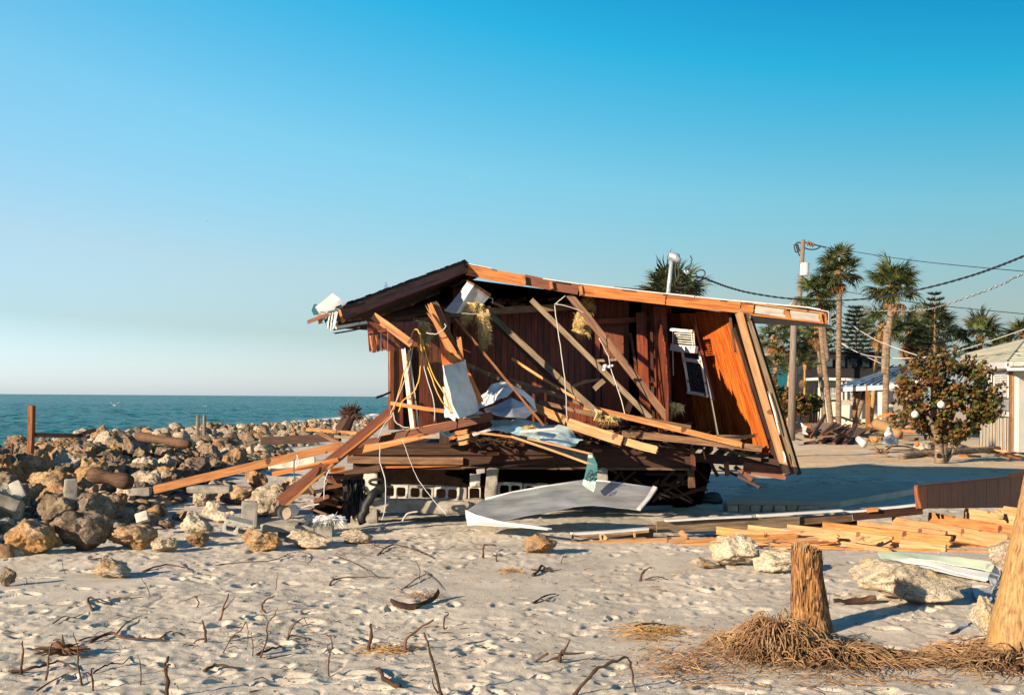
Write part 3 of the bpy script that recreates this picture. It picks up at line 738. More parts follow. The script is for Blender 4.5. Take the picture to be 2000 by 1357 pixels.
def slab(name, q, thick, mat, parent=None, rag=0.0, label=None, cat=None, group=None, off=None):
    """flat piece from four world corners TL TR BR BL; grain runs TL to BL; lower edge may be ragged"""
    TL, TR, BR, BL = [Vector(p) for p in q]; _bs[0] += 1
    rs = random.Random(_bs[0])
    x = ((BL + BR) - (TL + TR)).normalized(); r = ((TR + BR) - (TL + BL)); r = (r - x * r.dot(x)).normalized()
    nrm = x.cross(r).normalized()
    if nrm.y < 0: nrm = -nrm
    c = (TL + TR + BR + BL) / 4
    z = r; y = nrm
    if x.cross(y).dot(z) < 0: z = -z
    Mx = Matrix(((x.x, y.x, z.x, c.x), (x.y, y.y, z.y, c.y), (x.z, y.z, z.z, c.z), (0, 0, 0, 1)))
    inv = Mx.inverted()
    n = 7 if rag else 1
    front = []
    for i in range(n + 1):
        u = i / n
        a = TL.lerp(TR, u); b = BL.lerp(BR, u)
        if rag: b = b.lerp(a, rs.uniform(0, rag) * (1 if i % 2 else .2)); 
        front.append((a, b))
    V = []; Fc = []
    for s in (0, 1):
        for a, b in front: V += [inv @ (a + nrm * thick * s), inv @ (b + nrm * thick * s)]
    k = 2 * (n + 1)
    for i in range(n):
        a = 2 * i
        Fc += [(a, a + 1, a + 3, a + 2), (k + a, k + a + 2, k + a + 3, k + a + 1), (a, a + 2, k + a + 2, k + a), (a + 1, k + a + 1, k + a + 3, a + 3)]
    Fc += [(0, k, k + 1, 1), (k - 2, k - 1, 2 * k - 1, 2 * k - 2)]
    o = put(name, mk(name, V, Fc, M[mat]), Mx, parent)
    return tag(o, label, cat, group)
def pslab(name, pts, thick, mat, parent=None, **k):
    return slab(name, [P(*p) for p in pts], thick, mat, parent, **k)
def planks(parent, name, TL, TR, BR, BL, n, thick, mat, rag=0.0, gap=0.03, mats=None, jit=0.0, skip=None, tint=None):
    rs = random.Random(n * 7 + int(TL[0]))
    out = []
    TL, TR, BR, BL = [P(*p) for p in (TL, TR, BR, BL)]
    for i in range(n):
        u0 = (i + gap) / n; u1 = (i + 1 - gap) / n
        a, b, c, d = TL.lerp(TR, u0), TL.lerp(TR, u1), BL.lerp(BR, u1), BL.lerp(BR, u0)
        if jit:
            j = rs.uniform(-jit, jit); dv = (c - b).normalized() * j; c = c + dv; d = d + dv
        pr = Vector((0, rs.uniform(0, .012), 0))
        m = mats[i % len(mats)] if mats else mat
        out.append(slab(name, [a + pr, b + pr, c + pr, d + pr], thick, m, parent, rag=rag))
    return out
def sheet(name, rows, thick, mat, parent=None, sub=6, crumple=0.0, cs=0.25, label=None, cat=None, group=None, smooth=True, seed=1, curl=0.0):
    """bent sheet from a grid of world points"""
    R = len(rows); Cc = len(rows[0])
    rows = [[Vector(p) for p in r] for r in rows]
    NU = (Cc - 1) * sub + 1; NV = (R - 1) * sub + 1
    pts = []
    for j in range(NV):
        v = j / sub; j0 = min(int(v), R - 2); fv = v - j0
        for i in range(NU):
            u = i / sub; i0 = min(int(u), Cc - 2); fu = u - i0
            p = (rows[j0][i0] * (1 - fu) + rows[j0][i0 + 1] * fu) * (1 - fv) + (rows[j0 + 1][i0] * (1 - fu) + rows[j0 + 1][i0 + 1] * fu) * fv
            if crumple:
                q = p / cs + Vector((seed * 3.3, 0, 0))
                nn = Vector((mnoise.noise(q), mnoise.noise(q + Vector((9, 3, 1))), mnoise.noise(q + Vector((2, 8, 5)))))
                n2 = Vector((mnoise.noise(q * 3), mnoise.noise(q * 3 + Vector((9, 3, 1))), mnoise.noise(q * 3 + Vector((2, 8, 5)))))
                p = p + nn * crumple + n2 * crumple * .35
            pts.append(p)
    Fc = [(j * NU + i, j * NU + i + 1, (j + 1) * NU + i + 1, (j + 1) * NU + i) for j in range(NV - 1) for i in range(NU - 1)]
    c = sum(pts, Vector()) / len(pts); c.z = min(p.z for p in pts)
    bm = bmesh.new()
    vs = [bm.verts.new(p - c) for p in pts]
    for f in Fc: bm.faces.new([vs[k] for k in f])
    bm.normal_update()
    bmesh.ops.solidify(bm, geom=bm.faces[:], thickness=thick)
    me = bpy.data.meshes.new(name); bm.to_mesh(me); bm.free()
    me.materials.append(M[mat])
    if smooth: me.polygons.foreach_set('use_smooth', [True] * len(me.polygons))
    me.update()
    try: me.set_sharp_from_angle(angle=math.radians(28))
    except Exception: pass
    o = put(name, me, Matrix.Translation(c), parent)
    return tag(o, label, cat, group)
def psheet(name, rows, thick, mat, parent=None, **k):
    return sheet(name, [[P(*p) for p in r] for r in rows], thick, mat, parent, **k)
def ptube(name, pts, r, mat, parent=None, n=6, label=None, cat=None, group=None, sm=0, wob=0.0):
    pts = [P(*p) if isinstance(p, tuple) else p for p in pts]
    if sm: pts = smooth_line(pts, sm)
    if wob:
        rs = random.Random(len(pts) + int(pts[0].x * 100))
        pts = [p + Vector((rs.uniform(-1, 1), rs.uniform(-1, 1), rs.uniform(-1, 1))) * wob for p in pts]
    b = MB(); b.tube(pts, r, n)
    return tag(b.build(name, M[mat], parent, smooth=True), label, cat, group)
def smooth_line(pts, k):
    pts = [Vector(p) for p in pts]
    if len(pts) < 3: return [pts[0].lerp(pts[-1], i / k) for i in range(k + 1)]
    out = []
    for i in range(len(pts) - 1):
        p0 = pts[max(i - 1, 0)]; p1 = pts[i]; p2 = pts[i + 1]; p3 = pts[min(i + 2, len(pts) - 1)]
        for j in range(k):
            t = j / k
            out.append(0.5 * ((2 * p1) + (p2 - p0) * t + (2 * p0 - 5 * p1 + 4 * p2 - p3) * t * t + (3 * p1 - p0 - 3 * p2 + p3) * t ** 3))
    out.append(pts[-1]); return out
def clump(name, blobs, mat, parent=None, strands=120, label=None, cat=None, group=None, seed=3, sl=0.12):
    """torn fibrous wad: lumpy core plus drooping strands"""
    rs = random.Random(seed); b = MB()
    for c, r in blobs:
        c = Vector(c); r = Vector(r) if not isinstance(r, float) else Vector((r, r, r))
        bm = bmesh.new(); bmesh.ops.create_icosphere(bm, subdivisions=3, radius=1)
        vs = []
        for v in bm.verts:
            p = v.co * (1 + 0.5 * mnoise.noise(v.co * 2.2 + c * 5) + 0.3 * mnoise.noise(v.co * 6 + c * 3))
            vs.append(c + Vector((p.x * r.x, p.y * r.y, p.z * r.z)))
        b.add(vs, [tuple(v.index for v in f.verts) for f in bm.faces]); bm.free()
        for _ in range(strands):
            d = Vector((rs.gauss(0, 1), rs.gauss(0, 1) - .5, rs.gauss(0, 1) - .6)).normalized()
            s = c + Vector((d.x * r.x, d.y * r.y, d.z * r.z)) * .9
            e = s + d * sl * rs.uniform(.3, 1) * .7 + Vector((0, 0, -sl * rs.uniform(0, .8)))
            sd = d.orthogonal().normalized() * 0.006
            b.add([s - sd, s + sd, s.lerp(e, .5) + Vector((0, 0, .01)), e], [(0, 1, 2), (0, 2, 3)])
    return tag(b.build(name, M[mat], parent, smooth=False), label, cat, group)

# ------------------------------------------------------------------ the collapsed house
H = thing('collapsed_house', 'collapsed wooden beach house with broken low roof and dark red plank walls', 'house', P(1000, 1000, 18.5))
R0 = P(909, 512, 18.0)                 # ridge, front
E0 = P(655, 606, 14.7)                 # left eave, swung towards the camera
F0 = P(1619, 606, 17.6)                # right end
BK = Vector((0.0, 1.0, 0.083))
def off(p, d): return Vector(p) + BK * d
# roof slopes: sheathing boards with a tar skin
lft = thing('roof_slope', None, None, R0); WM_l = lft
lft.parent = H; lft.matrix_basis = WM[H].inverted() @ WM[lft]
rgt = thing('roof_slope', None, None, F0)
rgt.parent = H; rgt.matrix_basis = WM[H].inverted() @ WM[rgt]
slab('sheathing', [R0, off(R0, 5.6), off(E0, 7.6), E0], -0.022, 'dark_wood', lft)
Z = Vector((0, 0, 1))
def roofskin(name, a, b, d0, d1, lift, th, mat, par, over=0.0):
    return slab(name, [a + Z * lift, off(a, d1) + Z * lift, off(b, d1) + Z * lift, b + Z * lift], -th, mat, par)
# the right slope bows a little along the photo's edge line
RP = [(909, 513), (970, 525), (1024, 538), (1127, 553), (1300, 573), (1426, 586), (1578, 600), (1619, 608)]
RPd = [18.0 + (17.6 - 18.0) * (x - 909) / 710 for x, y in RP]
RW = [P(x, y + 5, d) for (x, y), d in zip(RP, RPd)]
for i in range(len(RW) - 1):
    a, b = RW[i], RW[i + 1]
    slab('sheathing', [a, off(a, 5.4), off(b, 5.4), b], -0.02, 'pine', rgt)
# torn shingle layers and metal drip edge
rs = random.Random(3)
for i in range(26):
    u0 = i / 26; u1 = (i + 1.0) / 26
    a = R0.lerp(E0, u0); b = R0.lerp(E0, u1 - .002)
    o_ = rs.uniform(-.06, .03)
    slab('shingle', [off(a, o_) + Z * (.024 + rs.uniform(0, .012)), off(a, 5.6) + Z * .024, off(b, 5.6) + Z * .024, off(b, o_ + rs.uniform(-.02, .02)) + Z * (.024 + rs.uniform(0, .012))], -0.014, 'tar', lft)
def along(pts, u):
    k = u * (len(pts) - 1); i = min(int(k), len(pts) - 2); return pts[i].lerp(pts[i + 1], k - i)
def ralong(px):
    for i in range(len(RP) - 1):
        if RP[i][0] <= px <= RP[i + 1][0]:
            return RW[i].lerp(RW[i + 1], (px - RP[i][0]) / (RP[i + 1][0] - RP[i][0]))
    return RW[-1]
x = 910
while x < 1612:
    w_ = rs.uniform(16, 34); a = ralong(x); b = ralong(min(x + w_ - 1.5, 1618)); o_ = rs.uniform(-.05, .05)
    slab('shingle', [off(a, o_) + Z * .004, off(a, 5.4) + Z * .004, off(b, 5.4) + Z * .004, off(b, o_ + rs.uniform(-.03, .03)) + Z * .004], -0.016, 'tar', rgt)
    x += w_
for (x0, x1, th) in ((912, 960, .010), (1060, 1128, .012), (1132, 1296, .016), (1300, 1355, .022), (1357, 1424, .018), (1430, 1500, .020), (1498, 1578, .020), (1574, 1600, .022), (1598, 1617, .012)):
    a = ralong(x0); b = ralong(x1)
    slab('drip_edge', [off(a, -.05) + Z * .026, off(a, 5.3) + Z * .03, off(b, 5.3) + Z * .03, off(b, -.05) + Z * .026], -th, 'white_metal', rgt)
for x in range(940, 1130, 9):              # bent nails below the deck edge
    a = ralong(x) + Z * -.022
    b_ = MB(); b_.tube([a + Vector((0, -.02, 0)), a + Vector((rs.uniform(-.01, .02), -.03, -.06))], .004, 4); b_.build('nail', M['wire_grey'], rgt)
# rafters
def lrafter(d, w, mat, name='rafter', rag=0, x0=0.0, x1=1.0):
    a = off(R0.lerp(E0, x0), d) - Z * (w / 2 + .024); b = off(R0.lerp(E0, x1), d * 1.05) - Z * (w / 2 + .024)
    return board(name, a, b, w, .045, mat, lft, rag=rag)
fw = 0.150
board('fascia_board', off(R0, -.03) - Z * .095 , off(E0, -.03) - Z * .085, fw, .035, 'fascia_shaded', lft, rag=.02, rag0=0)
board('fascia_end', off(E0, -.055) + Z * .01 + Vector((.06, 0, 0)), off(E0, -.055) - Z * .16 + Vector((.11, 0, 0)), .03, .02, 'pine', lft)
for k in range(1, 10):
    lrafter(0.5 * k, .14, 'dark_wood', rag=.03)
# right slope front fascia in joined lengths; the brown one paints in the roof's shadow
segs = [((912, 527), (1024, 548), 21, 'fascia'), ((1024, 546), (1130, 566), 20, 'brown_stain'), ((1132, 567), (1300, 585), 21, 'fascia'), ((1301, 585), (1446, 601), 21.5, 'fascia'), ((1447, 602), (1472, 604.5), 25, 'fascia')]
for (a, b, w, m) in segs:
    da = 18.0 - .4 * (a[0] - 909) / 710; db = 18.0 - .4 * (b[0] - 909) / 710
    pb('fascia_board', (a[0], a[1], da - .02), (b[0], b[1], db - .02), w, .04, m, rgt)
for x, y0, y1 in ((1022, 538, 556), (1076, 549, 565), (1134, 558, 577)):    # rafter ends poking through
    pb('rafter_end', (x - 1, y0, 17.83), (x + 2, y1, 17.83), 6.5, .05, 'pine', rgt)
pb('splinter', (1140, 561, 17.85), (1196, 566, 17.85), 3, .02, 'pine', rgt, rag=.15)
pb('splinter', (1158, 568, 17.82), (1188, 571, 17.82), 3.5, .02, 'pine', rgt, rag=.1, rag0=.1)
# white boxed eave on the right
pb('eave_board', (1474, 603.5, 17.62), (1537, 612, 17.61), 17, .03, 'grey_paint', rgt, rag=.02, rag0=.02)
pb('eave_board', (1542, 613.5, 17.61), (1606, 621, 17.6), 16, .03, 'grey_paint', rgt, rag=.02)
pb('eave_joint', (1536, 608, 17.59), (1541, 625, 17.59), 8, .03, 'fascia', rgt)
pb('eave_end_block', (1609, 611, 17.59), (1612, 632, 17.59), 7, .05, 'fascia', rgt)
pb('eave_end_block', (1603, 612, 17.55), (1604, 628, 17.55), 3, .06, 'pine', rgt)
pb('eave_trim', (1470, 593, 17.6), (1610, 612, 17.58), 3, .05, 'pine', rgt, rag=.02)
pb('eave_trim', (1470, 615, 17.58), (1608, 631, 17.57), 3, .05, 'fascia', rgt, rag=.02)
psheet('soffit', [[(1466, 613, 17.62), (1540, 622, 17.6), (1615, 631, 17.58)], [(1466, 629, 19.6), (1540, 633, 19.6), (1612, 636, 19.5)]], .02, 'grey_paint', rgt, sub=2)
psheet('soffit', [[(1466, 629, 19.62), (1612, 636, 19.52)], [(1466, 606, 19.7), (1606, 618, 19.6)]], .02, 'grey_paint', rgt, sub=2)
psheet('gutter_end', [[(1617, 609, 17.5), (1624, 611, 17.55)], [(1618, 622, 17.5), (1622, 622, 17.55)], [(1617, 634, 17.45), (1625, 637, 17.5)]], .006, 'white_metal', rgt, sub=3)
# back gable, painted near black for the shade in the attic
mesh('gable_shade', [P(640, 640, 22.6), P(1430, 690, 22.6), P(1430, 612, 22.6), P(910, 545, 22.6), P(700, 605, 22.6)], [(0, 1, 2, 3, 4)], M['void'], H)
# broken eave on the left
pb('eave_piece', (598, 630, 14.55), (652, 611, 14.5), 7, .03, 'brown_stain', H, rag=.12, rag0=.12)
pb('eave_block', (621, 624, 14.6), (632, 622, 14.6), 18, .05, 'pine', H, rag=.06)
pb('eave_board', (656, 640, 15.0), (716, 629.5, 15.6), 5.5, .02, 'white_paint', H)
pb('eave_board', (650, 644, 15.0), (722, 634, 15.6), 3, .02, 'dark_wood', H)
pb('eave_board', (651, 651.5, 15.0), (722, 638, 15.6), 2.6, .02, 'dark_wood', H, rag0=.1)
pb('eave_board', (658, 633, 15.2), (735, 622, 16.2), 6, .03, 'dark_wood', H)
pb('ceiling_beam', (700, 636, 17.0), (930, 622, 18.6), 12, .06, 'dark_wood', H)
pb('ceiling_beam', (720, 625, 18.0), (900, 600, 18.8), 9, .05, 'dark_wood', H)
# underside boards of the porch ceiling
for k in range(9):
    y0 = 628 - k * 3.0
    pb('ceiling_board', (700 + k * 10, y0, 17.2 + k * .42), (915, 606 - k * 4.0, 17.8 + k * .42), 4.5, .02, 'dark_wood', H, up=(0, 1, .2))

# hanging siding under the left eave
hs = thing('hanging_siding', None, None, P(760, 690, 15.8)); hs.parent = H; hs.matrix_basis = WM[H].inverted() @ WM[hs]
edges = [(717, 661), (727, 688), (736, 690), (744, 688), (757, 687), (772, 686), (790, 683), (816, 678)]
for i in range(7):
    x0, x1 = edges[i][0], edges[i + 1][0]; yb = edges[i + 1][1]
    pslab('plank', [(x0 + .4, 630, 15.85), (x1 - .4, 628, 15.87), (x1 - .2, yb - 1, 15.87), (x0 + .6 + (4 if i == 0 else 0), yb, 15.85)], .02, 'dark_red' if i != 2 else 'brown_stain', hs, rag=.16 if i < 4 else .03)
pb('split_batten', (723, 655, 15.8), (728, 686, 15.8), 3, .02, 'pine', hs, rag=.1)
pb('split_batten', (733, 652, 15.82), (738, 676, 15.8), 2.2, .02, 'fascia', hs, rag=.1, rag0=.1)
pb('cross_rail', (718, 650, 15.83), (812, 640, 15.85), 4, .02, 'dark_red', hs)

# walls -------------------------------------------------------------
lw = thing('front_wall', None, None, P(815, 838, 17.6)); lw.parent = H; lw.matrix_basis = WM[H].inverted() @ WM[lw]
bw = thing('back_wall', None, None, P(1100, 840, 19.5)); bw.parent = H; bw.matrix_basis = WM[H].inverted() @ WM[bw]
rw = thing('end_wall', None, None, P(1430, 900, 18.2)); rw.parent = H; rw.matrix_basis = WM[H].inverted() @ WM[rw]
planks(lw, 'plank', (761, 640, 17.55), (786, 638, 17.6), (787, 839, 17.6), (762, 839, 17.55), 2, .03, 'red_plank', mats=['brown_stain', 'dark_red'])
pb('corner_trim', (761.5, 640, 17.5), (762.5, 839, 17.5), 2.4, .04, 'fascia', lw)
planks(lw, 'plank', (819, 620, 17.75), (880, 612, 17.9), (880, 836, 17.9), (819, 838, 17.75), 5, .03, 'dark_red', mats=['dark_red', 'dark_red', 'brown_stain'])
planks(lw, 'plank', (788, 630, 18.3), (822, 628, 18.4), (822, 838, 18.4), (788, 838, 18.3), 3, .03, 'dark_red')
dp = pb('door_post', (788, 680, 17.4), (806, 838, 17.4), 8, .07, 'white_paint', lw)
pb('door_post', (798, 684, 17.45), (817, 836, 17.45), 3.4, .05, 'white_paint', lw)
pb('door_panel', (795, 690, 17.52), (812, 838, 17.52), 9, .03, 'dark_red', lw)
pslab('plank', [(856, 640, 16.9), (878, 640, 16.9), (884, 716, 16.9), (864, 716, 16.9)], .02, 'red_plank', lw)  # brighter planks here and below paint the strips of sun on the wall
pslab('plank', [(866, 720, 16.9), (872, 720, 16.9), (876, 757, 16.9), (870, 757, 16.9)], .02, 'red_plank', lw)
pb('ledge_board', (763, 787, 16.9), (893, 806, 16.7), 7.5, .04, 'fascia', lw, rag=.04)
# side wall running back from the corner
for i in range(16):
    a = P(760.5, 650, 17.6) + Vector((0.0, i * .3 + .01, 0)); b = P(761.5, 839, 17.6) + Vector((0, i * .3 + .01, 0))
    up_ = .75 + .083 * i * .3
    slab('plank', [a + Z * .25, a + Vector((0, .28, .26)), b + Vector((0, .28, 0)), b], .025, 'dark_red', lw)

BWn = 36
for i in range(BWn):
    x0 = 884 + (1312 - 884) * i / BWn; x1 = 884 + (1312 - 884) * (i + 1) / BWn
    if 1233 < (x0 + x1) / 2 < 1247: continue
    t0 = 562 if x0 < 1110 else 585
    if 905 < x0 < 1130: t0 = 604
    jy = rs.uniform(0, .015); dy = .05 if x0 > 1170 else 0
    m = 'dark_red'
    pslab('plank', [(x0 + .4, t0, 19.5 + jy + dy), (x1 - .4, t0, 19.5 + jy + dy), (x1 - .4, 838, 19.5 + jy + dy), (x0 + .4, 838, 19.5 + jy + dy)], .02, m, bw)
pslab('room_shade', [(860, 560, 20.6), (1330, 575, 20.6), (1330, 872, 20.6), (860, 872, 20.6)], .03, 'void', bw)  # near black sheet added to darken the room behind the planks
pslab('wall_plinth', [(862, 832, 19.45), (1320, 832, 19.45), (1320, 872, 19.45), (862, 872, 19.45)], .03, 'dark_red', bw)
pb('door_casing', (1166, 632, 19.35), (1168, 836, 19.35), 9, .04, 'dark_red', bw)
pb('door_casing', (1160, 628, 19.35), (1282, 622, 19.35), 10, .04, 'dark_red', bw)
pb('door_casing', (1252, 610, 19.2), (1262, 838, 19.2), 20, .04, 'dark_red', bw)
pb('door_casing', (1288, 600, 19.0), (1300, 838, 19.0), 26, .04, 'dark_red', bw)
pb('stud', (1272, 606, 18.9), (1277, 838, 18.9), 5, .05, 'dark_wood', bw)
pb('stud', (1231, 650, 19.3), (1243, 730, 19.3), 5, .05, 'brown_stain', bw)
pb('door_panel', (1195, 640, 19.4), (1198, 836, 19.4), 44, .04, 'brown_stain', bw)
pslab('opening_shade', [(1200, 560, 20.4), (1320, 570, 20.4), (1320, 850, 20.4), (1200, 850, 20.4)], .02, 'void', bw)  # near black sheet painted as the shade in the doorway
pb('top_plate', (862, 614, 18.4), (1126, 599, 18.9), 13, .09, 'grey_wood', bw)
pb('top_plate', (866, 606, 18.3), (958, 600, 18.5), 5, .09, 'pine', bw, rag=.05, rag0=.02)
pb('ledge_board', (958, 590, 18.4), (984, 600, 18.5), 4, .06, 'grey_wood', bw)
# heap of old insulation and ceiling scraps on the plate
for i in range(26):
    x0 = rs.uniform(960, 1120); y0 = 594 + rs.uniform(-10, 3)
    pb('ceiling_scrap', (x0, y0, 19.0 + rs.uniform(-.1, .5)), (x0 + rs.uniform(8, 30), y0 + rs.uniform(-6, 6), 19.1 + rs.uniform(-.1, .5)), rs.uniform(3, 8), .03, rs.choice(['old_wood', 'dark_wood', 'grey_wood']), bw, rag=.05, rag0=.05)

# end wall, two leaning plank panels with the window
def lp(a, b, u): return tuple(a[k] + (b[k] - a[k]) * u for k in range(len(a)))
A0, A1, A2, A3 = (1358, 609, 18.9), (1419, 609, 18.05), (1505, 890, 17.85), (1408, 874, 18.95)
n = 9
for i in range(n):
    u0, u1 = (i + .035) / n, (i + .965) / n
    pslab('plank', [lp(A0, A1, u0), lp(A0, A1, u1), lp(A3, A2, u1), lp(A3, A2, u0)], .025, 'red_plank', rw, rag=.012)
B0, B1, B2, B3 = (1300, 612, 19.45), (1356, 612, 19.0), (1404, 872, 19.0), (1322, 850, 19.5)
n = 6
for i in range(n):
    u0, u1 = (i + .02) / n, (i + .98) / n
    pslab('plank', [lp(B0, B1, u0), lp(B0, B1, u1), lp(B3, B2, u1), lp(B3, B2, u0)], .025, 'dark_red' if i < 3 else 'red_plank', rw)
pb('batten', (1357, 634, 18.85), (1394, 782, 18.82), 4, .03, 'red_plank', rw)
pb('bottom_trim', (1332, 858, 19.3), (1505, 882, 17.75), 4, .04, 'dark_red', rw)
wd = thing('window', None, None, P(1350, 770, 18.1)); wd.parent = rw; wd.matrix_basis = WM[rw].inverted() @ WM[wd]
pslab('pane', [(1333, 705, 18.772), (1367, 709, 18.508), (1379, 768, 18.416), (1346, 763, 18.674)], .01, 'glass', wd)
pslab('pane', [(1331, 682, 18.804), (1364, 684, 18.536), (1367, 702, 18.508), (1335, 700, 18.760)], .01, 'glass', wd)
pslab('pane', [(1316, 646, 18.954), (1350, 648, 18.650), (1358, 672, 18.582), (1320, 672, 18.910)], .01, 'glass', wd)
pb('frame', (1332, 684, 18.728), (1346, 767, 18.614), 5, .04, 'white_paint', wd)
pb('frame', (1343, 766, 18.632), (1382, 773, 18.348), 6, .05, 'white_paint', wd)
pb('frame', (1365, 686, 18.480), (1381, 772, 18.354), 3.5, .04, 'white_paint', wd)
pb('frame', (1334, 702, 18.686), (1369, 707, 18.436), 7, .04, 'white_paint', wd)
pb('frame', (1325, 650, 18.800), (1332, 673, 18.738), 3.5, .04, 'white_paint', wd)
pb('header', (1312, 678, 18.668), (1360, 683, 18.350), 13.5, .09, 'white_paint', wd)
pb('valance', (1311, 643.5, 18.674), (1354, 647.5, 18.386), 5.5, .07, 'white_paint', wd)
for k in range(5):
    pb('blind_slat', (1314, 651 + k * 4.2, 18.66), (1357, 653.5 + k * 4.6, 18.38), 1.3, .02, 'white_paint', wd)
for x in (1313.8, 1350, 1354.5): pb('blind_rod', (x, 647, 18.45 + (1345 - x) * .006), (x + (1.4 if x < 1320 else 2.5), 733 if x < 1320 else 674, 18.45 + (1345 - x) * .006), 1.3, .015, 'white_paint', wd)
# shredded curtain-like fringe left of the window
for i in range(10):
    x0 = 1295 + rs.uniform(-14, 12)
    pb('torn_batten', (x0, rs.uniform(640, 700), 19.0), (x0 + rs.uniform(2, 10), rs.uniform(760, 820), 19.0), rs.uniform(3, 7), .02, 'dark_red', rw, rag=.1, rag0=.1)
# ragged stub of an inner partition, running back from the deck edge to the end wall
pt_ = thing('partition_wall', None, None, P(1296, 840, 18)); pt_.parent = H; pt_.matrix_basis = WM[H].inverted() @ WM[pt_]
tops = [(19.3, 3.25), (18.9, 3.15), (18.5, 3.0), (18.1, 2.86), (17.8, 2.72), (17.5, 2.48), (17.25, 2.30), (17.0, 2.05), (16.9, 1.95)]
NP = 20
for i in range(NP):
    def at_(u):
        Yd = 19.3 - 2.4 * u; zt = float(np.interp(Yd, [t[0] for t in tops[::-1]], [t[1] for t in tops[::-1]])); xp = 1285 + 21 * u
        return Yd, zt, (xp - 1000) / F * Yd
    Y0, zt0, x0 = at_(i / NP); Y1, zt1, x1 = at_((i + .96) / NP); j_ = rs.uniform(-.10, .08)
    slab('plank', [Vector((x0, Y0, zt0 + j_)), Vector((x1, Y1, zt1 + j_ - rs.uniform(0, .06))), Vector((x1, Y1, 1.1)), Vector((x0, Y0, 1.1))], .025, 'dark_red', pt_)
# framing and posts at the right end
fr = thing('corner_posts', None, None, P(1540, 925, 17.4)); fr.parent = H; fr.matrix_basis = WM[H].inverted() @ WM[fr]
pslab('gap_shade', [(1419, 609, 18.1), (1440, 609, 18.1), (1540, 922, 17.9), (1503, 900, 17.95)], .02, 'void', fr)  # near black sheet painted as the shade between wall and posts
pb('stud', (1425, 612, 17.9), (1437, 690, 17.8), 4, .05, 'old_wood', fr, rag=.1)
pb('stud', (1433, 640, 17.8), (1518, 905, 17.6), 5, .05, 'dark_wood', fr)
pb('post', (1443, 611, 17.35), (1536, 926, 17.25), 13, .09, 'pale_pine', fr, rag=.03)
pb('post', (1455, 612, 17.4), (1547, 927, 17.3), 11, .09, 'old_wood', fr, rag=.03)
pb('post', (1463, 628, 17.35), (1555, 924, 17.25), 8, .09, 'grey_wood', fr, rag=.05)
pb('post', (1466, 622, 17.5), (1561, 926, 17.4), 7, .09, 'dark_wood', fr)
pb('paint_strip', (1500, 762, 17.2), (1523, 850, 17.16), 3.2, .012, 'white_paint', fr, rag=.15, rag0=.2)
pb('paint_strip', (1529, 880, 17.12), (1534, 903, 17.12), 4, .012, 'white_paint', fr, rag=.05, rag0=.05)
# floor deck and rim beams ------------------------------------------
dk = thing('floor_deck', None, None, P(1000, 915, 17.0)); dk.parent = H; dk.matrix_basis = WM[H].inverted() @ WM[dk]
for k in range(12):
    a = P(690, 868, 17.0) + Vector((0, .05 + k * .24, -.02)); b = P(1350, 872, 17.0) + Vector((0, .05 + k * .24, -.02))
    if k > 6: b = b + Vector((1.2, 0, 0))
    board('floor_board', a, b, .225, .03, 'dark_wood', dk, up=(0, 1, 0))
pb('rim_beam', (680, 878, 17.0), (1354, 878, 16.95), 20, .07, 'dark_wood', dk)
pb('rim_beam', (690, 901.5, 17.05), (1355, 901.5, 17.0), 30, .07, 'dark_wood', dk)
pb('rim_beam', (678, 897, 16.92), (905, 900, 16.95), 14, .05, 'old_wood', dk)
pb('rim_beam', (644, 933, 16.7), (742, 914, 16.9), 14, .07, 'old_wood', dk)
pb('rim_beam', (645, 920, 16.75), (674, 917, 16.8), 13, .07, 'fascia', dk)
pb('rim_beam', (742, 912, 16.96), (900, 908, 17.0), 4, .05, 'fascia', dk)
pb('rim_cap', (900, 913, 16.94), (1356, 916, 16.92), 4, .05, 'old_wood', dk)
pb('rim_end', (1351, 868, 16.9), (1354, 918, 16.9), 8, .08, 'brown_stain', dk)
pb('joist_end', (950, 887, 16.9), (975, 886, 16.9), 7, .04, 'fascia', dk)
pb('joist_end', (1156, 880, 16.85), (1176, 880, 16.85), 6, .04, 'brown_stain', dk)
pb('joist_end', (1000, 884, 16.9), (1014, 884, 16.9), 7, .04, 'brown_stain', dk)
pb('joist_end', (975, 864, 16.85), (1035, 868, 16.85), 9, .03, 'brown_stain', dk, rag=.15, rag0=.2)
pb('beam_block', (868, 866, 16.75), (868, 838, 16.75), 20, .12, 'dark_wood', dk)
for k in range(7):                              # floor joists under the right part
    pb('floor_joist', (1330 + k * 30, 868 + k * 2, 17.6), (1318 + k * 26, 892, 20.2), 14, .05, 'dark_wood', dk)
pb('sill_beam', (1452, 912, 17.5), (1536, 926, 17.3), 22, .06, 'brown_stain', dk)
pb('sill_beam', (1355, 893, 17.8), (1530, 906, 17.5), 18, .06, 'dark_wood', dk)
pb('hanging_brace', (1387, 900, 17.6), (1402, 930, 17.5), 6, .05, 'dark_wood', dk)
pb('hanging_brace', (1405, 912, 17.7), (1484, 952, 17.3), 5, .05, 'dark_wood', dk)
pb('hanging_brace', (1436, 912, 17.5), (1470, 938, 17.2), 8, .05, 'brown_stain', dk)
pb('hanging_brace', (1418, 900, 17.5), (1422, 930, 17.4), 9, .05, 'brown_stain', dk, rag=.08)
pb('support_post', (1349, 918, 17.2), (1351, 952, 17.2), 12, .1, 'old_wood', dk)
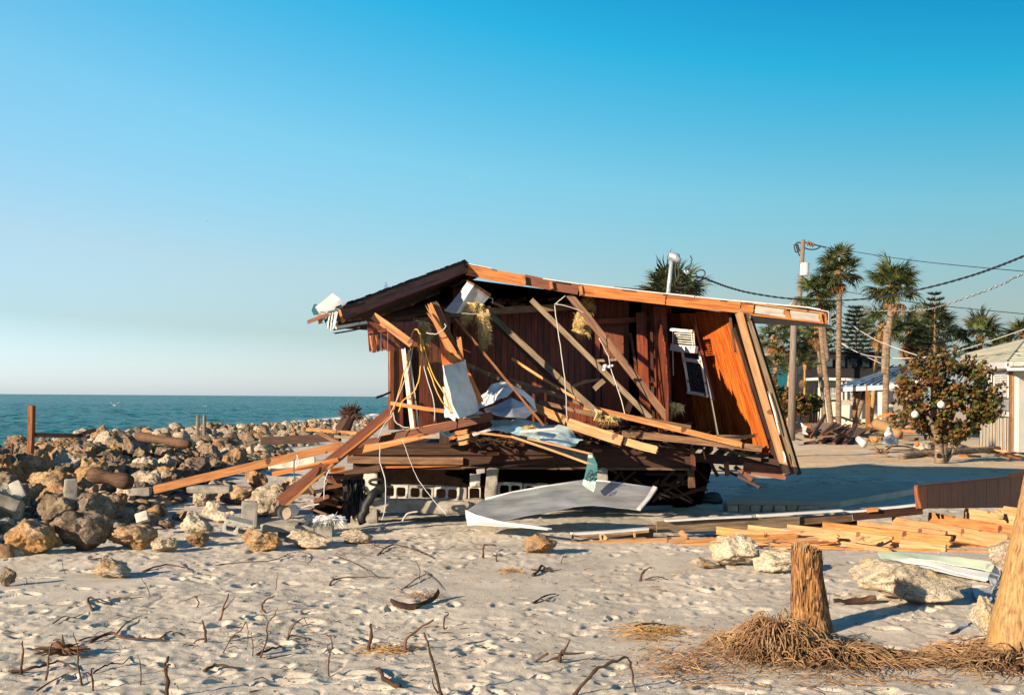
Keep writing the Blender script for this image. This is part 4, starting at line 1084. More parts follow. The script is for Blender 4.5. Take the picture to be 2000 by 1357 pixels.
# near black sheets painted as the shade under the floor, and clutter
pslab('underfloor_shade', [(700, 905, 19.4), (1395, 900, 19.4), (1370, 985, 19.4), (640, 1000, 19.4)], .2, 'void', dk)
pslab('side_shade', [(648, 925, 17.2), (742, 905, 17.3), (742, 1008, 17.3), (604, 1008, 17.2)], .03, 'void', dk)  # near black sheet for the shade below the slanting board
rs = random.Random(77)
for i in range(34):                             # fallen framing and laths jammed under the floor
    x = rs.uniform(1180, 1370); y = rs.uniform(918, 968); d = rs.uniform(17.2, 18.6)
    a = rs.uniform(-1.2, 1.2); l_ = rs.uniform(12, 42)
    pb('crawlspace_scrap', (x - l_ * math.cos(a), y - l_ * math.sin(a) * .7, d), (x + l_ * math.cos(a), min(y + l_ * math.sin(a) * .7, 985), d + rs.uniform(-.3, .3)), rs.uniform(2, 6), .04, 'dark_wood', dk, rag=.06, rag0=.06)
for i in range(16):
    x = rs.uniform(600, 720); y = rs.uniform(925, 985); d = rs.uniform(15.8, 17.2); a = rs.uniform(-1.3, 1.3); l_ = rs.uniform(12, 36)
    pb('crawlspace_scrap', (x - l_ * math.cos(a), y - l_ * math.sin(a) * .7, d), (x + l_ * math.cos(a), y + l_ * math.sin(a) * .7, d), rs.uniform(3, 8), .04, rs.choice(['dark_wood', 'dark_wood', 'brown_stain', 'old_wood']), dk, rag=.08, rag0=.08)
# service mast on the roof
ms = thing('service_mast', 'grey electric service mast with weatherhead standing on the collapsed roof', 'mast', P(1305, 572, 20.0))
b_ = MB(); b_.tube([P(1303, 590, 19.0), P(1312, 508, 19.0)], .036, 10); b_.build('mast_pipe', M['metal'], ms, smooth=True)
b_ = MB(); a = P(1317, 506, 19.0)
b_.tube([P(1309, 508, 19.0), P(1312, 501, 19.0), P(1321, 503, 18.95), P(1326, 511, 18.92)], [.05, .085, .075, .045], 10); b_.build('weatherhead', M['metal'], ms, smooth=True)
for i, pts in enumerate([[(1322, 510, 18.95), (1325, 520, 18.95), (1326, 540, 18.9), (1318, 552, 18.95), (1323, 562, 18.95), (1345, 560, 18.9)], [(1320, 510, 18.95), (1319, 528, 18.95), (1322, 548, 18.9), (1330, 556, 18.9)]]):
    ptube('lead_wire', pts, .012, 'wire_black', ms, sm=4)
# white flue box hanging in the attic
fl = thing('metal_duct', 'dented white metal duct hanging slantwise under the ridge', 'duct', P(905, 600, 17.4))
q = [P(870, 608, 17.2), P(917, 548, 17.2), P(956, 577, 17.1), P(912, 606, 17.1)]
m_ = MB(); ax = P(917, 548, 17.2) - P(870, 608, 17.2)
a, b, c, d = P(868, 607, 17.25), P(892, 612, 17.0), P(918, 604, 17.3), P(893, 600, 17.5)
e0, e1, e2, e3 = P(914, 548, 17.35), P(926, 556, 17.05), P(956, 577, 17.25), P(944, 562, 17.6)
psheet('duct_face', [[(868, 608, 17.25), (890, 612, 17.1)], [(892, 578, 17.3), (908, 584, 17.1)], [(913, 549, 17.3), (927, 556, 17.1)]], .01, 'white_metal', fl, crumple=.01)
psheet('duct_face', [[(890, 612, 17.1), (932, 606, 17.3)], [(908, 584, 17.1), (944, 592, 17.3)], [(927, 556, 17.1), (957, 577, 17.3)]], .01, 'dirty_white', fl, crumple=.012)
psheet('duct_flange', [[(912, 547, 17.3), (927, 554, 17.07), (958, 574, 17.25)], [(914, 551, 17.3), (927, 559, 17.07), (956, 580, 17.25)]], .012, 'rust', fl, crumple=.006)
# ------------------------------------------------------------------ loose timber, sheets and blocks around the house
def tb(a, b, w, t, mat, label, cat='timber board', group='loose boards of the wreck', name='timber_board', **k):
    return pb(name, a, b, w, t, mat, label=label, cat=cat, group=group, **k)
tb((729, 617, 15.2), (806, 673, 15.0), 15, .05, 'pine', 'short orange timber hanging slantwise from the left eave', rag=.02)
t2 = thing('split_timber', 'tall splintered double timber leaning in front of the porch, behind the white panel', 'timber', P(938, 783, 15.8))
pb('stud', (846, 586, 15.6), (906, 728, 15.7), 15, .09, 'old_wood', t2, rag=.08, rag0=.12)
pb('stud', (836, 592, 15.5), (893, 712, 15.6), 13, .05, 'pine', t2, rag=.06, rag0=.15)
pb('stud', (834, 606, 15.45), (900, 706, 15.55), 7, .03, 'pine', t2, rag=.06, rag0=.2)
pb('stud', (906, 716, 15.75), (940, 786, 15.8), 11, .09, 'fascia', t2)
tb((896, 658, 15.6), (902, 706, 15.6), 9, .05, 'pine', 'short upright stud stub just above the white dented panel')
# dented white panel, a shallow box
pn = thing('appliance_panel', 'dented bluish white metal panel standing on the rubble below the tall timber', 'metal panel', P(905, 815, 15.4))
psheet('panel_face', [[(865, 714, 15.15), (886, 710, 15.4), (907, 702, 15.7)], [(874, 752, 15.1), (896, 750, 15.35), (917, 746, 15.65)], [(883, 790, 15.1), (906, 786, 15.35), (931, 783, 15.7)], [(898, 818, 15.1), (914, 812, 15.35), (934, 803, 15.7)]], .008, 'dirty_white', pn, crumple=.015)
psheet('panel_edge', [[(864, 714, 15.16), (867, 713, 15.5)], [(882, 792, 15.12), (868, 768, 15.5)], [(897, 818, 15.12), (872, 800, 15.5)]], .008, 'white_metal', pn, crumple=.02)
psheet('torn_lining', [[(868, 752, 15.9), (880, 768, 15.6)], [(869, 778, 15.9), (892, 800, 15.6)], [(868, 812, 15.9), (890, 822, 15.6)]], .01, 'wrap_white', pn, crumple=.05)
# thin diagonals inside
tb((937, 594, 17.9), (1166, 806, 16.3), 11, .05, 'grey_wood', 'long weathered board leaning from the insulation wad down to the deck', warp=.02)
tb((1000, 700, 17.2), (1165, 800, 16.35), 5, .03, 'pine', 'thin pale lath lying along the long weathered board', warp=.03)
tb((960, 626, 18.4), (1100, 765, 17.6), 9, .03, 'dark_wood', 'dark board half hidden behind the long weathered one', warp=.03)
tb((1038, 586, 17.8), (1272, 818, 17.0), 10, .05, 'grey_wood', 'narrow weathered board, middle one of three leaning across the room')
tb((1112, 576, 18.0), (1306, 820, 17.2), 14, .06, 'old_wood', 'broad brown board, rightmost of three leaning across the room')
tb((889, 622, 15.9), (1062, 831, 15.7), 4.5, .03, 'rust', 'thin rust brown rod crossing in front of the crumpled white sheet', cat='rod', name='rod')
tb((911, 712, 17.0), (1052, 768, 16.6), 9, .05, 'old_wood', 'brown board slanting down behind the white crumpled sheet')
tb((996, 742, 17.2), (1180, 802, 16.8), 8, .05, 'grey_wood', 'grey board lying over the rubble beside the yellow foam', rag=.04)
tb((1140, 794, 16.5), (1449, 869, 16.3), 11, .06, 'pine', 'long timber running right across the deck with a sunlit end')
tb((1178, 804, 16.9), (1350, 834, 16.8), 7, .05, 'old_wood', 'brown board behind the long timber on the deck')
tb((1215, 846, 16.6), (1488, 876, 16.3), 13, .06, 'old_wood', 'weathered plank under the long timber, reaching past the deck end')
tb((1400, 872, 16.8), (1487, 898, 16.6), 6, .04, 'old_wood', 'short brown lath below the weathered plank end')
tb((1168, 704, 18.2), (1207, 702, 17.6), 5, .05, 'grey_wood', 'short cross piece nailed between two leaning boards')
tb((1117, 755, 17.2), (1170, 742, 17.6), 6, .04, 'old_wood', 'short crooked board by the middle leaning board', warp=.03)
tb((1222, 810, 17.2), (1236, 776, 17.4), 11, .03, 'dark_wood', 'short dark board propped behind the leaning boards')
tb((1160, 760, 17.0), (1180, 742, 17.0), 10, .03, 'grey_wood', 'small loose board end tilted above the deck')
big = thing('heavy_timber', 'heavy pale sunlit timber jutting right over the deck edge', 'timber', P(1216, 858, 15.9))
pb('beam', (1035, 790, 16.5), (1110, 823, 16.1), 17, .12, 'pine', big, rag0=.1)
pb('beam', (1110, 826, 15.9), (1216, 861, 15.7), 20, .12, 'pale_pine', big)
pb('beam_tip', (1220, 861, 15.75), (1285, 879, 15.6), 15, .08, 'pale_pine', big, rag=.03)
pb('beam', (1055, 785, 16.6), (1180, 815, 16.2), 8, .10, 'old_wood', big, rag=.1)
tb((1218, 841, 16.6), (1290, 847, 16.7), 3.5, .04, 'pine', 'thin orange lath lying at the deck edge beside the heavy timber', rag=.05)
tb((1302, 852, 16.9), (1420, 862, 16.9), 9, .05, 'old_wood', 'weathered board stub resting under the long timber')
# beams thrust out to the left
tb((700, 869, 15.9), (962, 812, 15.6), 17, .06, 'brown_stain', 'dark beam running from the deck down to the left under the white panel', rag=.02)
tb((745, 850, 15.95), (960, 808, 15.65), 3, .07, 'fascia', 'orange strip painted as the sunlit top edge of the dark beam')  # separate strip that paints the sunlit edge of the beam
tb((646, 893, 15.7), (836, 849, 15.4), 11, .05, 'fascia', 'splintered orange board under the dark beam', rag=.25, rag0=0)
tb((700, 873, 15.6), (860, 848, 15.35), 5, .04, 'pine', 'torn pale splinter of board hanging below the dark beam', rag=.3, rag0=.2)
tb((532, 926, 15.4), (662, 897, 15.4), 9, .05, 'fascia', 'second lower board of the pair pointing left', rag0=.02)
tb((300, 956, 15.9), (664, 871, 16.1), 16, .06, 'pine', 'longest timber board, stretched left from the wreck to the rock heap', rag0=.03)
tb((546, 981, 15.2), (762, 806, 15.7), 22, .05, 'brown_stain', 'broad dark red siding board slanting up to the porch corner')
tb((556, 990, 15.1), (650, 905, 15.3), 5, .05, 'pine', 'thin pale strip painted as the lit lower edge of the dark siding board')
tb((650, 905, 15.4), (768, 808, 15.7), 4, .05, 'fascia', 'orange strip painted as the lit upper edge of the dark siding board')  # this strip and the pale one paint the siding board's sunlit edge
tb((511, 861, 19.5), (664, 853, 18.5), 16, .06, 'dark_wood', 'dark red brown beam lying level on the sand beyond the long board')
tb((625, 845, 17.6), (673, 871, 17.2), 8, .05, 'old_wood', 'short board leaning on the dark level beam')
tb((600, 838, 21), (700, 846, 19), 6, .05, 'pine', 'flat sunlit board on the sand left of the porch', rag=.05)
tb((655, 852, 18), (760, 862, 17.2), 6, .05, 'grey_wood', 'grey board among scraps at the porch corner', rag=.1)
tb((733, 777, 17.0), (762, 766, 17.4), 4, .03, 'dark_wood', 'broken dark stick pointing left from the porch corner over the sea', rag0=.1)
tb((604, 950, 15.6), (616, 968, 15.5), 5, .03, 'old_wood', 'short brown stick under the slanting siding board')
tb((592, 985, 15.2), (640, 1005, 15.0), 4, .05, 'old_wood', 'small plank lying in the shade behind the cinder blocks')
# broken ends cluster
bc = thing('broken_timber_end', 'torn bright end of a laminated timber at the deck front', 'timber', P(905, 870, 15.6))
for i, (a, b, w, m) in enumerate([((888, 846, 15.55), (915, 842, 15.5), 9, 'pine'), ((893, 856, 15.5), (918, 850, 15.45), 8, 'pale_pine'), ((897, 866, 15.5), (916, 862, 15.45), 7, 'pine'), ((914, 852, 15.6), (932, 856, 15.55), 13, 'old_wood'), ((879, 856, 15.6), (893, 850, 15.5), 7, 'fascia')]):
    pb('split_piece', a, b, w, .07, m, bc, rag=.03, rag0=.05)
# metal and wrap sheets
cs = thing('crumpled_sheet', 'crumpled white aluminium sheet with a dark fold lying on the wreck', 'metal sheet', P(985, 800, 16.2))
psheet('sheet_panel', [[(932, 796, 16.2), (938, 775, 16.3), (960, 754, 16.4), (982, 743, 16.5), (1003, 752, 16.4)], [(934, 800, 16.0), (952, 790, 16.1), (972, 780, 16.1), (990, 773, 16.1), (1001, 765, 16.2)]], .006, 'white_metal', cs, crumple=.045, cs=.15)
psheet('sheet_panel', [[(946, 799, 15.95), (972, 790, 16.0), (998, 778, 16.0), (1028, 790, 16.1), (1050, 801, 16.2)], [(950, 806, 15.7), (975, 812, 15.7), (1000, 815, 15.7), (1026, 817, 15.8), (1047, 804, 16.1)]], .006, 'metal', cs, crumple=.012)
psheet('sheet_panel', [[(1002, 752, 16.35), (1022, 762, 16.35), (1044, 780, 16.35)], [(1004, 762, 16.3), (1026, 778, 16.3), (1050, 803, 16.3)]], .006, 'white_metal', cs, crumple=.02)
psheet('sheet_panel', [[(905, 802, 15.8), (930, 800, 15.9), (946, 806, 15.9)], [(905, 816, 15.6), (936, 815, 15.6), (962, 822, 15.6)]], .006, 'metal', cs, crumple=.03)
psheet('blue_sheet', [[(958, 820, 16.2), (1000, 820, 16.3), (1060, 827, 16.3), (1114, 838, 16.3), (1136, 857, 16.2)], [(960, 829, 15.9), (1000, 832, 16.0), (1050, 838, 16.0), (1090, 846, 16.0), (1138, 860, 16.05)], [(948, 840, 15.6), (1000, 845, 15.7), (1040, 855, 15.7), (1080, 866, 15.7), (1112, 873, 15.8)]], .006, 'blue_sheet', crumple=.05, cs=.2,
       label='pale blue and white torn roof membrane spread under the beams', cat='membrane sheet')
psheet('white_strip', [[(922, 848, 15.5), (965, 835, 15.7)], [(926, 852, 15.45), (966, 839, 15.65)]], .01, 'white_metal', label='narrow white metal strip beside the torn bright timber end', cat='metal strip')
psheet('white_strip', [[(1015, 842, 15.5), (1085, 836, 15.55)], [(1015, 846, 15.45), (1085, 840, 15.5)]], .012, 'white_metal', label='narrow white strip lying across the blue membrane', cat='metal strip')
psheet('teal_wrap', [[(860, 840, 15.7), (875, 848, 15.65), (895, 842, 15.7)], [(862, 849, 15.6), (878, 853, 15.55), (890, 850, 15.6)]], .004, 'deep_teal', crumple=.02, label='dark teal scrap of house wrap left of the torn timber end', cat='wrap scrap')
sh = thing('roof_strip', 'black shingle strip with orange wood edges sagging over the deck front', 'roof strip', P(1080, 900, 15.5))
psheet('tar_skin', [[(926, 843, 15.75), (1000, 851, 15.7), (1030, 855, 15.7), (1160, 888, 15.6)], [(920, 847, 15.6), (998, 853, 15.6), (1080, 882, 15.5), (1166, 911, 15.4)]], .008, 'tar', sh, crumple=.01)
pb('edge_batten', (918, 844, 15.55), (999, 853, 15.5), 4, .03, 'pine', sh, rag=.02)
pb('edge_batten', (998, 852, 15.5), (1166, 911, 15.35), 4.2, .03, 'pale_pine', sh, rag=.02)
pb('edge_batten', (1030, 856, 15.65), (1158, 887, 15.55), 4, .03, 'pale_pine', sh, rag=.02)
wr = thing('house_wrap', 'strip of teal and white printed house wrap hanging over the metal panel', 'house wrap', P(1150, 960, 15.2))
psheet('teal_band', [[(1149, 886, 15.5), (1158, 888, 15.5)], [(1146, 905, 15.35), (1166, 908, 15.35)], [(1142, 925, 15.25), (1166, 928, 15.25)], [(1140, 937, 15.2), (1164, 941, 15.2)]], .003, 'deep_teal', wr, crumple=.01)
M['wrap_teal_mid'] = pmat('wrap_teal_mid', [(0.3, (0.05, 0.16, 0.17)), (0.7, (0.09, 0.24, 0.25))], 5, rough=0.5, vary=0.0, trans=0.1)
wr.children[0].data.materials[0] = M['wrap_teal_mid']
psheet('white_band', [[(1139, 936, 15.19), (1164, 940, 15.19)], [(1137, 946, 15.15), (1162, 952, 15.15)], [(1145, 953, 15.12), (1159, 961, 15.12)]], .003, 'wrap_white', wr, crumple=.006)
psheet('white_patch', [[(1149, 887, 15.46), (1157, 889, 15.46)], [(1148, 893, 15.43), (1158, 898, 15.43)]], .003, 'wrap_white', wr)
M['ink'] = pmat('ink', [(0.3, (0.02, 0.04, 0.045)), (0.7, (0.03, 0.06, 0.065))], 5, rough=0.6, bump=0, vary=0)
M['ink_pale'] = pmat('ink_pale', [(0.3, (0.30, 0.38, 0.37)), (0.7, (0.34, 0.42, 0.41))], 5, rough=0.6, bump=0, vary=0)
def letter(ch, p, size, rot, mat):
    cu = bpy.data.curves.new('print_letter', 'FONT'); cu.body = ch; cu.size = size; cu.extrude = 0.001; cu.align_x = 'CENTER'; cu.align_y = 'CENTER'; cu.offset = 0.004
    tmp = bpy.data.objects.new('tmp_letter', cu)
    me = bpy.data.meshes.new_from_object(tmp); bpy.data.objects.remove(tmp); me.materials.clear(); me.materials.append(M[mat])
    put('print_letter', me, Matrix.Translation(P(*p)) @ Matrix.Rotation(rot, 4, 'Y') @ Matrix.Rotation(math.pi / 2, 4, 'X'), wr)
letter('p', (1155, 921, 15.2), .13, .55, 'ink'); letter('i', (1160, 930, 15.17), .13, .55, 'ink'); letter('c', (1150, 932, 15.15), .14, .9, 'ink'); letter('o', (1156, 949, 15.05), .12, .4, 'ink_pale'); letter('r', (1153, 943, 15.06), .10, .4, 'ink_pale')
# big folded metal panel on the sand
mp_ = thing('folded_metal_panel', 'long folded grey aluminium panel lying on the sand before the deck', 'metal panel', P(1080, 1015, 14.6))
psheet('panel_left', [[(912, 996, 15.1), (948, 974, 15.5), (1000, 961, 15.6), (1060, 950, 15.6), (1140, 939, 15.6)], [(930, 1007, 14.9), (955, 995, 15.15), (1010, 985, 15.2), (1065, 972, 15.2), (1132, 962, 15.3)], [(962, 1020, 14.7), (985, 1017, 14.75), (1040, 1006, 14.8), (1080, 998, 14.9), (1122, 990, 15.0)]], .008, 'metal', mp_, crumple=.02, cs=.5)
psheet('panel_right', [[(1140, 939, 15.6), (1180, 940, 15.6), (1230, 946, 15.6), (1278, 953, 15.6)], [(1132, 962, 15.3), (1170, 963, 15.3), (1220, 966, 15.3), (1264, 972, 15.3)], [(1122, 990, 15.0), (1160, 987, 15.0), (1205, 992, 14.95), (1244, 995, 14.9)]], .008, 'metal', mp_, crumple=.022, cs=.5)
psheet('panel_lip', [[(910, 997, 15.05), (930, 1006, 14.85), (975, 1019, 14.6), (1040, 1028, 14.3), (1078, 1033, 14.2)], [(911, 1012, 15.0), (930, 1015, 14.8), (975, 1024, 14.55), (1040, 1031, 14.28), (1078, 1034, 14.18)], [(913, 1026, 14.75), (932, 1025, 14.65), (965, 1027, 14.5), (1020, 1030, 14.3), (1070, 1035, 14.1)]], .008, 'white_metal', mp_)
ptube('rolled_edge', [(948, 974, 15.48), (1000, 961, 15.58), (1060, 950, 15.58), (1141, 938, 15.58)], .012, 'white_metal', mp_, n=8)
ptube('rolled_edge', [(1141, 938, 15.58), (1180, 939.5, 15.58), (1278, 952.5, 15.58)], .014, 'white_metal', mp_, n=8)
ptube('rolled_edge', [(910, 997, 15.04), (930, 1006.5, 14.83), (975, 1019, 14.58), (1040, 1028, 14.28), (1078, 1033, 14.18)], .014, 'white_metal', mp_, n=8)
psheet('panel_end', [[(1276, 952, 15.58), (1284, 955, 15.5)], [(1262, 974, 15.2), (1270, 975, 15.2)], [(1243, 996, 14.9), (1251, 997, 14.9)]], .03, 'white_metal', mp_)
# insulation
clump('insulation_wad', [(P(925, 600, 17.2), (.13, .12, .08)), (P(911, 612, 17.2), (.07, .08, .13)), (P(943, 618, 17.2), (.10, .10, .12)), (P(945, 645, 17.2), (.085, .08, .16)), (P(948, 660, 17.2), (.05, .05, .10))], 'insulation', strands=260, label='ragged yellow insulation wad hanging over the top plate by the duct', cat='insulation')
clump('insulation_wad', [(P(1146, 595, 18.6), (.12, .06, .13)), (P(1138, 625, 18.6), (.13, .05, .18)), (P(1136, 645, 18.6), (.13, .05, .08))], 'insulation', strands=220, label='drab yellow insulation batt hanging behind the rightmost leaning board', cat='insulation', seed=9)
clump('insulation_wad', [(P(818, 636, 16.6), (.13, .1, .07)), (P(808, 645, 16.6), (.07, .07, .07)), (P(828, 655, 16.6), (.05, .05, .06))], 'insulation', strands=260, label='frayed brown fibre tangle under the left eave above the yellow cables', cat='insulation', seed=5, sl=.2)
psheet('foam_piece', [[(1162, 800, 16.0), (1176, 800, 16.0)], [(1166, 806, 15.95), (1172, 808, 16.0)], [(1160, 820, 16.0), (1174, 818, 16.0)]], .03, 'insulation', crumple=.03, label='small yellow foam piece standing behind the heavy timber', cat='foam')
clump('insulation_wad', [(P(1190, 818, 16.3), (.14, .1, .06))], 'insulation', strands=60, label='dull insulation scrap lying on the deck rubble by the yellow foam', cat='insulation', seed=12)
clump('insulation_wad', [(P(1318, 797, 17.6), (.13, .1, .08))], 'insulation', strands=60, label='dull brown insulation lump at the foot of the rightmost leaning board', cat='insulation', seed=17)
clump('fibre_wad', [(P(1034, 836, 15.7), (.09, .06, .035))], 'insulation', strands=50, label='small straw brown fibre wad on the blue membrane', cat='insulation', seed=14)
# rubble on the deck
rs = random.Random(44)
dr = MB()
for i in range(520):
    x = rs.uniform(900, 1400); d = rs.uniform(16.6, 19.2); z = 1.13 + rs.random() ** 2 * .32 * (1 - abs((x - 1180) / 300))
    p = Vector(((x - 1000) / F * d, d, z))
    a = Vector((rs.gauss(0, 1), rs.gauss(0, 1), rs.gauss(0, .3))).normalized(); l_ = rs.uniform(.03, .2); w_ = rs.uniform(.01, .05)
    s_ = a.cross(Z).normalized()
    dr.quadbox(p - a * l_ - s_ * w_, p + a * l_ - s_ * w_, p + a * l_ + s_ * w_, p - a * l_ + s_ * w_, (0, 0, rs.uniform(.008, .03)))
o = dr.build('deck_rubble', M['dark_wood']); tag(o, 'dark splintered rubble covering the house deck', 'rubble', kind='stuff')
for i in range(34):
    x = rs.uniform(930, 1420); d = rs.uniform(16.7, 19.0); y0 = HY + (CH - (1.16 + rs.uniform(0, .35) * (1 - abs(x - 1180) / 300))) / d * F
    dx = rs.uniform(20, 80); pb('floor_scrap', (x, y0, d), (x + dx, y0 + rs.uniform(-10, 14), d + rs.uniform(-.3, .3)), rs.uniform(3, 8), .03, rs.choice(['old_wood', 'grey_wood', 'dark_wood', 'brown_stain', 'old_wood']), dk, rag=.06, rag0=.06)
# left eave pieces
ev = thing('torn_gutter_sheet', 'curved white gutter sheet sticking up on the broken left eave', 'metal sheet', P(640, 612, 14.8))
psheet('sheet_face', [[(616, 600, 14.8), (634, 586, 14.9), (650, 573, 15.0)], [(622, 608, 14.7), (648, 596, 14.8), (664, 584, 14.9)], [(640, 609, 14.6), (662, 604, 14.75), (676, 594, 14.9)]], .006, 'white_metal', ev, crumple=.008)
psheet('sheet_fold', [[(616, 601, 14.78), (640, 608, 14.62), (662, 604, 14.7)], [(624, 612, 14.75), (642, 614, 14.65), (656, 610, 14.7)]], .006, 'metal', ev)
psheet('teal_wrap', [[(613, 594, 14.9), (624, 595, 14.9)], [(607, 606, 14.9), (622, 606, 14.9)], [(611, 616, 14.85), (626, 613, 14.85)]], .004, 'deep_teal', crumple=.012, label='dark teal house wrap flap at the very tip of the left eave', cat='wrap scrap')
psheet('teal_wrap', [[(630, 615, 14.65), (640, 610, 14.6), (650, 609, 14.55), (658, 610, 14.55)], [(636, 630, 14.6), (643, 632, 14.5), (649, 636, 14.55), (656, 628, 14.5)], [(640, 642, 14.6), (645, 642, 14.5), (649, 645, 14.55), (653, 642, 14.5)]], .004, 'teal_wrap', crumple=.03, cs=.06, label='pale teal and white wrap hanging in folds at the left eave', cat='wrap scrap')
for i, (a, b) in enumerate([((645, 612), (640, 642)), ((650, 611), (646, 645)), ((655, 610), (650, 645)), ((659, 609), (653, 640))]):
    pb('vinyl_strip', (a[0], a[1], 14.5), (b[0], b[1], 14.5), 2.6, .015, 'white_metal', label=['outermost', 'second', 'third', 'innermost'][i] + ' thin white vinyl strip dangling at the left eave', cat='vinyl strip')
tri = thing('glass_shard', 'blue tinted triangular sheet standing up on the left roof slope', 'sheet', P(757, 574, 16.4))
pslab('shard', [(753, 550, 16.4), (754, 550, 16.4), (763, 572, 16.4), (745, 579, 16.4)], .012, 'glass_blue', tri)
psheet('tar_flap', [[(662, 606, 14.75), (690, 592, 15.1), (708, 587, 15.3)], [(670, 604, 14.75), (694, 597, 15.0), (712, 592, 15.2)]], .02, 'tar', crumple=.03, label='lifted dark shingle flap on the left slope near the eave', cat='shingle flap')
# cables under the left eave
cb = 'cables hanging from the left eave'
for pts, m, r, lab in [
 ([(803, 668, 15.5), (800, 690, 15.5), (786, 740, 15.5), (770, 800, 15.6)], 'wire_yellow', .009, 'leftmost yellow cable falling from the eave timber'),
 ([(802, 660, 15.5), (808, 645, 15.6), (818, 648, 15.5), (823, 690, 15.5), (818, 740, 15.5), (808, 765, 15.5), (786, 784, 15.5), (779, 805, 15.5)], 'wire_yellow', .009, 'looping yellow cable swinging left past the white door post'),
 ([(820, 650, 15.5), (826, 690, 15.5), (842, 735, 15.4), (858, 775, 15.3), (884, 808, 15.3)], 'wire_yellow', .009, 'inner straight yellow cable running down to the white panel foot'),
 ([(824, 660, 15.5), (834, 700, 15.45), (850, 740, 15.4), (868, 770, 15.3), (880, 808, 15.3)], 'wire_yellow', .009, 'yellow cable beside the inner one, a little to its right'),
 ([(822, 668, 15.5), (829, 720, 15.5), (846, 780, 15.4), (849, 822, 15.4)], 'wire_grey', .007, 'thin white wire between the yellow cables'),
 ([(806, 678, 15.5), (798, 720, 15.5), (780, 770, 15.5), (764, 804, 15.5), (766, 812, 15.5), (750, 830, 15.5), (738, 856, 15.5)], 'wire_grey', .007, 'thin white wire slanting left across the door post to the beams'),
 ([(768, 805, 15.5), (772, 822, 15.5), (786, 833, 15.5), (800, 835, 15.5)], 'wire_grey', .008, 'short white wire curl at the foot of the door post'),
 ([(833, 650, 15.45), (852, 652, 15.4), (870, 640, 15.4), (868, 632, 15.4)], 'wire_grey', .007, 'pale wire knotted round the tall timber'),
 ([(1083, 597, 17.0), (1092, 660, 16.9), (1103, 740, 16.6), (1108, 826, 16.0)], 'wire_grey', .008, 'long pale wire hanging from the top plate to the heavy timber'),
 ([(1083, 595, 17.0), (1105, 577, 17.0)], 'wire_grey', .008, 'short pale wire rising from the top plate to the rafters'),
 ([(1086, 594, 17.0), (1115, 600, 17.0), (1142, 611, 17.0)], 'wire_grey', .008, 'pale wire stretched right from the top plate'),
 ([(1170, 660, 17.2), (1186, 690, 17.2), (1190, 702, 17.1), (1193, 720, 17.0), (1210, 770, 16.8), (1224, 822, 16.6)], 'wire_grey', .008, 'white wire dropping past the rightmost leaning board with a lamp end'),
 ([(900, 612, 16.9), (930, 613, 16.9), (958, 612, 16.9)], 'wire_grey', .006, 'taut pale wire across the insulation wad'),
 ([(948, 586, 17.5), (955, 582, 17.5), (962, 584, 17.5), (962, 592, 17.5)], 'wire_grey', .008, 'bent grey bracket wire right of the duct'),
 ([(786, 858, 15.2), (794, 880, 15.2), (803, 905, 15.2), (818, 938, 15.2), (842, 970, 15.1), (872, 1005, 14.9)], 'wire_grey', .005, 'fine pale wire drooping in front of the hollow block row'),
 ([(742, 870, 15.2), (743, 905, 15.2), (752, 935, 15.1), (753, 985, 15.0), (746, 1015, 14.9)], 'wire_grey', .008, 'pale wire hanging down beside the black strips to the sand'),
 ([(645, 915, 15.0), (634, 940, 15.0), (633, 975, 15.0)], 'wire_grey', .008, 'white wire dropping from the orange beam end'),
 ([(568, 985, 15.0), (584, 992, 15.0), (600, 988, 15.0), (624, 984, 15.0)], 'wire_grey', .010, 'sagging white wire above the concrete rubble'),
 ([(580, 888, 15.0), (584, 905, 15.0), (577, 912, 15.0), (582, 890, 15.0)], 'wire_grey', .007, 'knotted white cord tied round the longest board'),
 ([(785, 1018, 14.7), (797, 1002, 14.7), (816, 999, 14.7)], 'wire_grey', .012, 'short pale curved rod standing in the sand by the foundation'),
 ([(575, 896, 15.1), (574, 915, 15.1), (576, 938, 15.1)], 'deep_teal', .01, 'blue cord hanging under the second board'),
 ]:
    ptube('cable', pts, r, m, label=lab, cat='cable', group=cb, sm=5, wob=.004)
b_ = MB()
for c, r in ((P(1182, 715, 17), .035), (P(1190, 716, 17), .03), (P(1180, 722, 17), .03), (P(1196, 714, 17), .02)):
    b_.tube([c + Vector((-r, 0, 0)), c, c + Vector((r, 0, 0))], [r * .5, r, r * .6], 8)
tag(b_.build('ceiling_lamp', M['white_metal'], smooth=True), 'small broken white ceiling lamp dangling between the leaning boards', 'lamp')

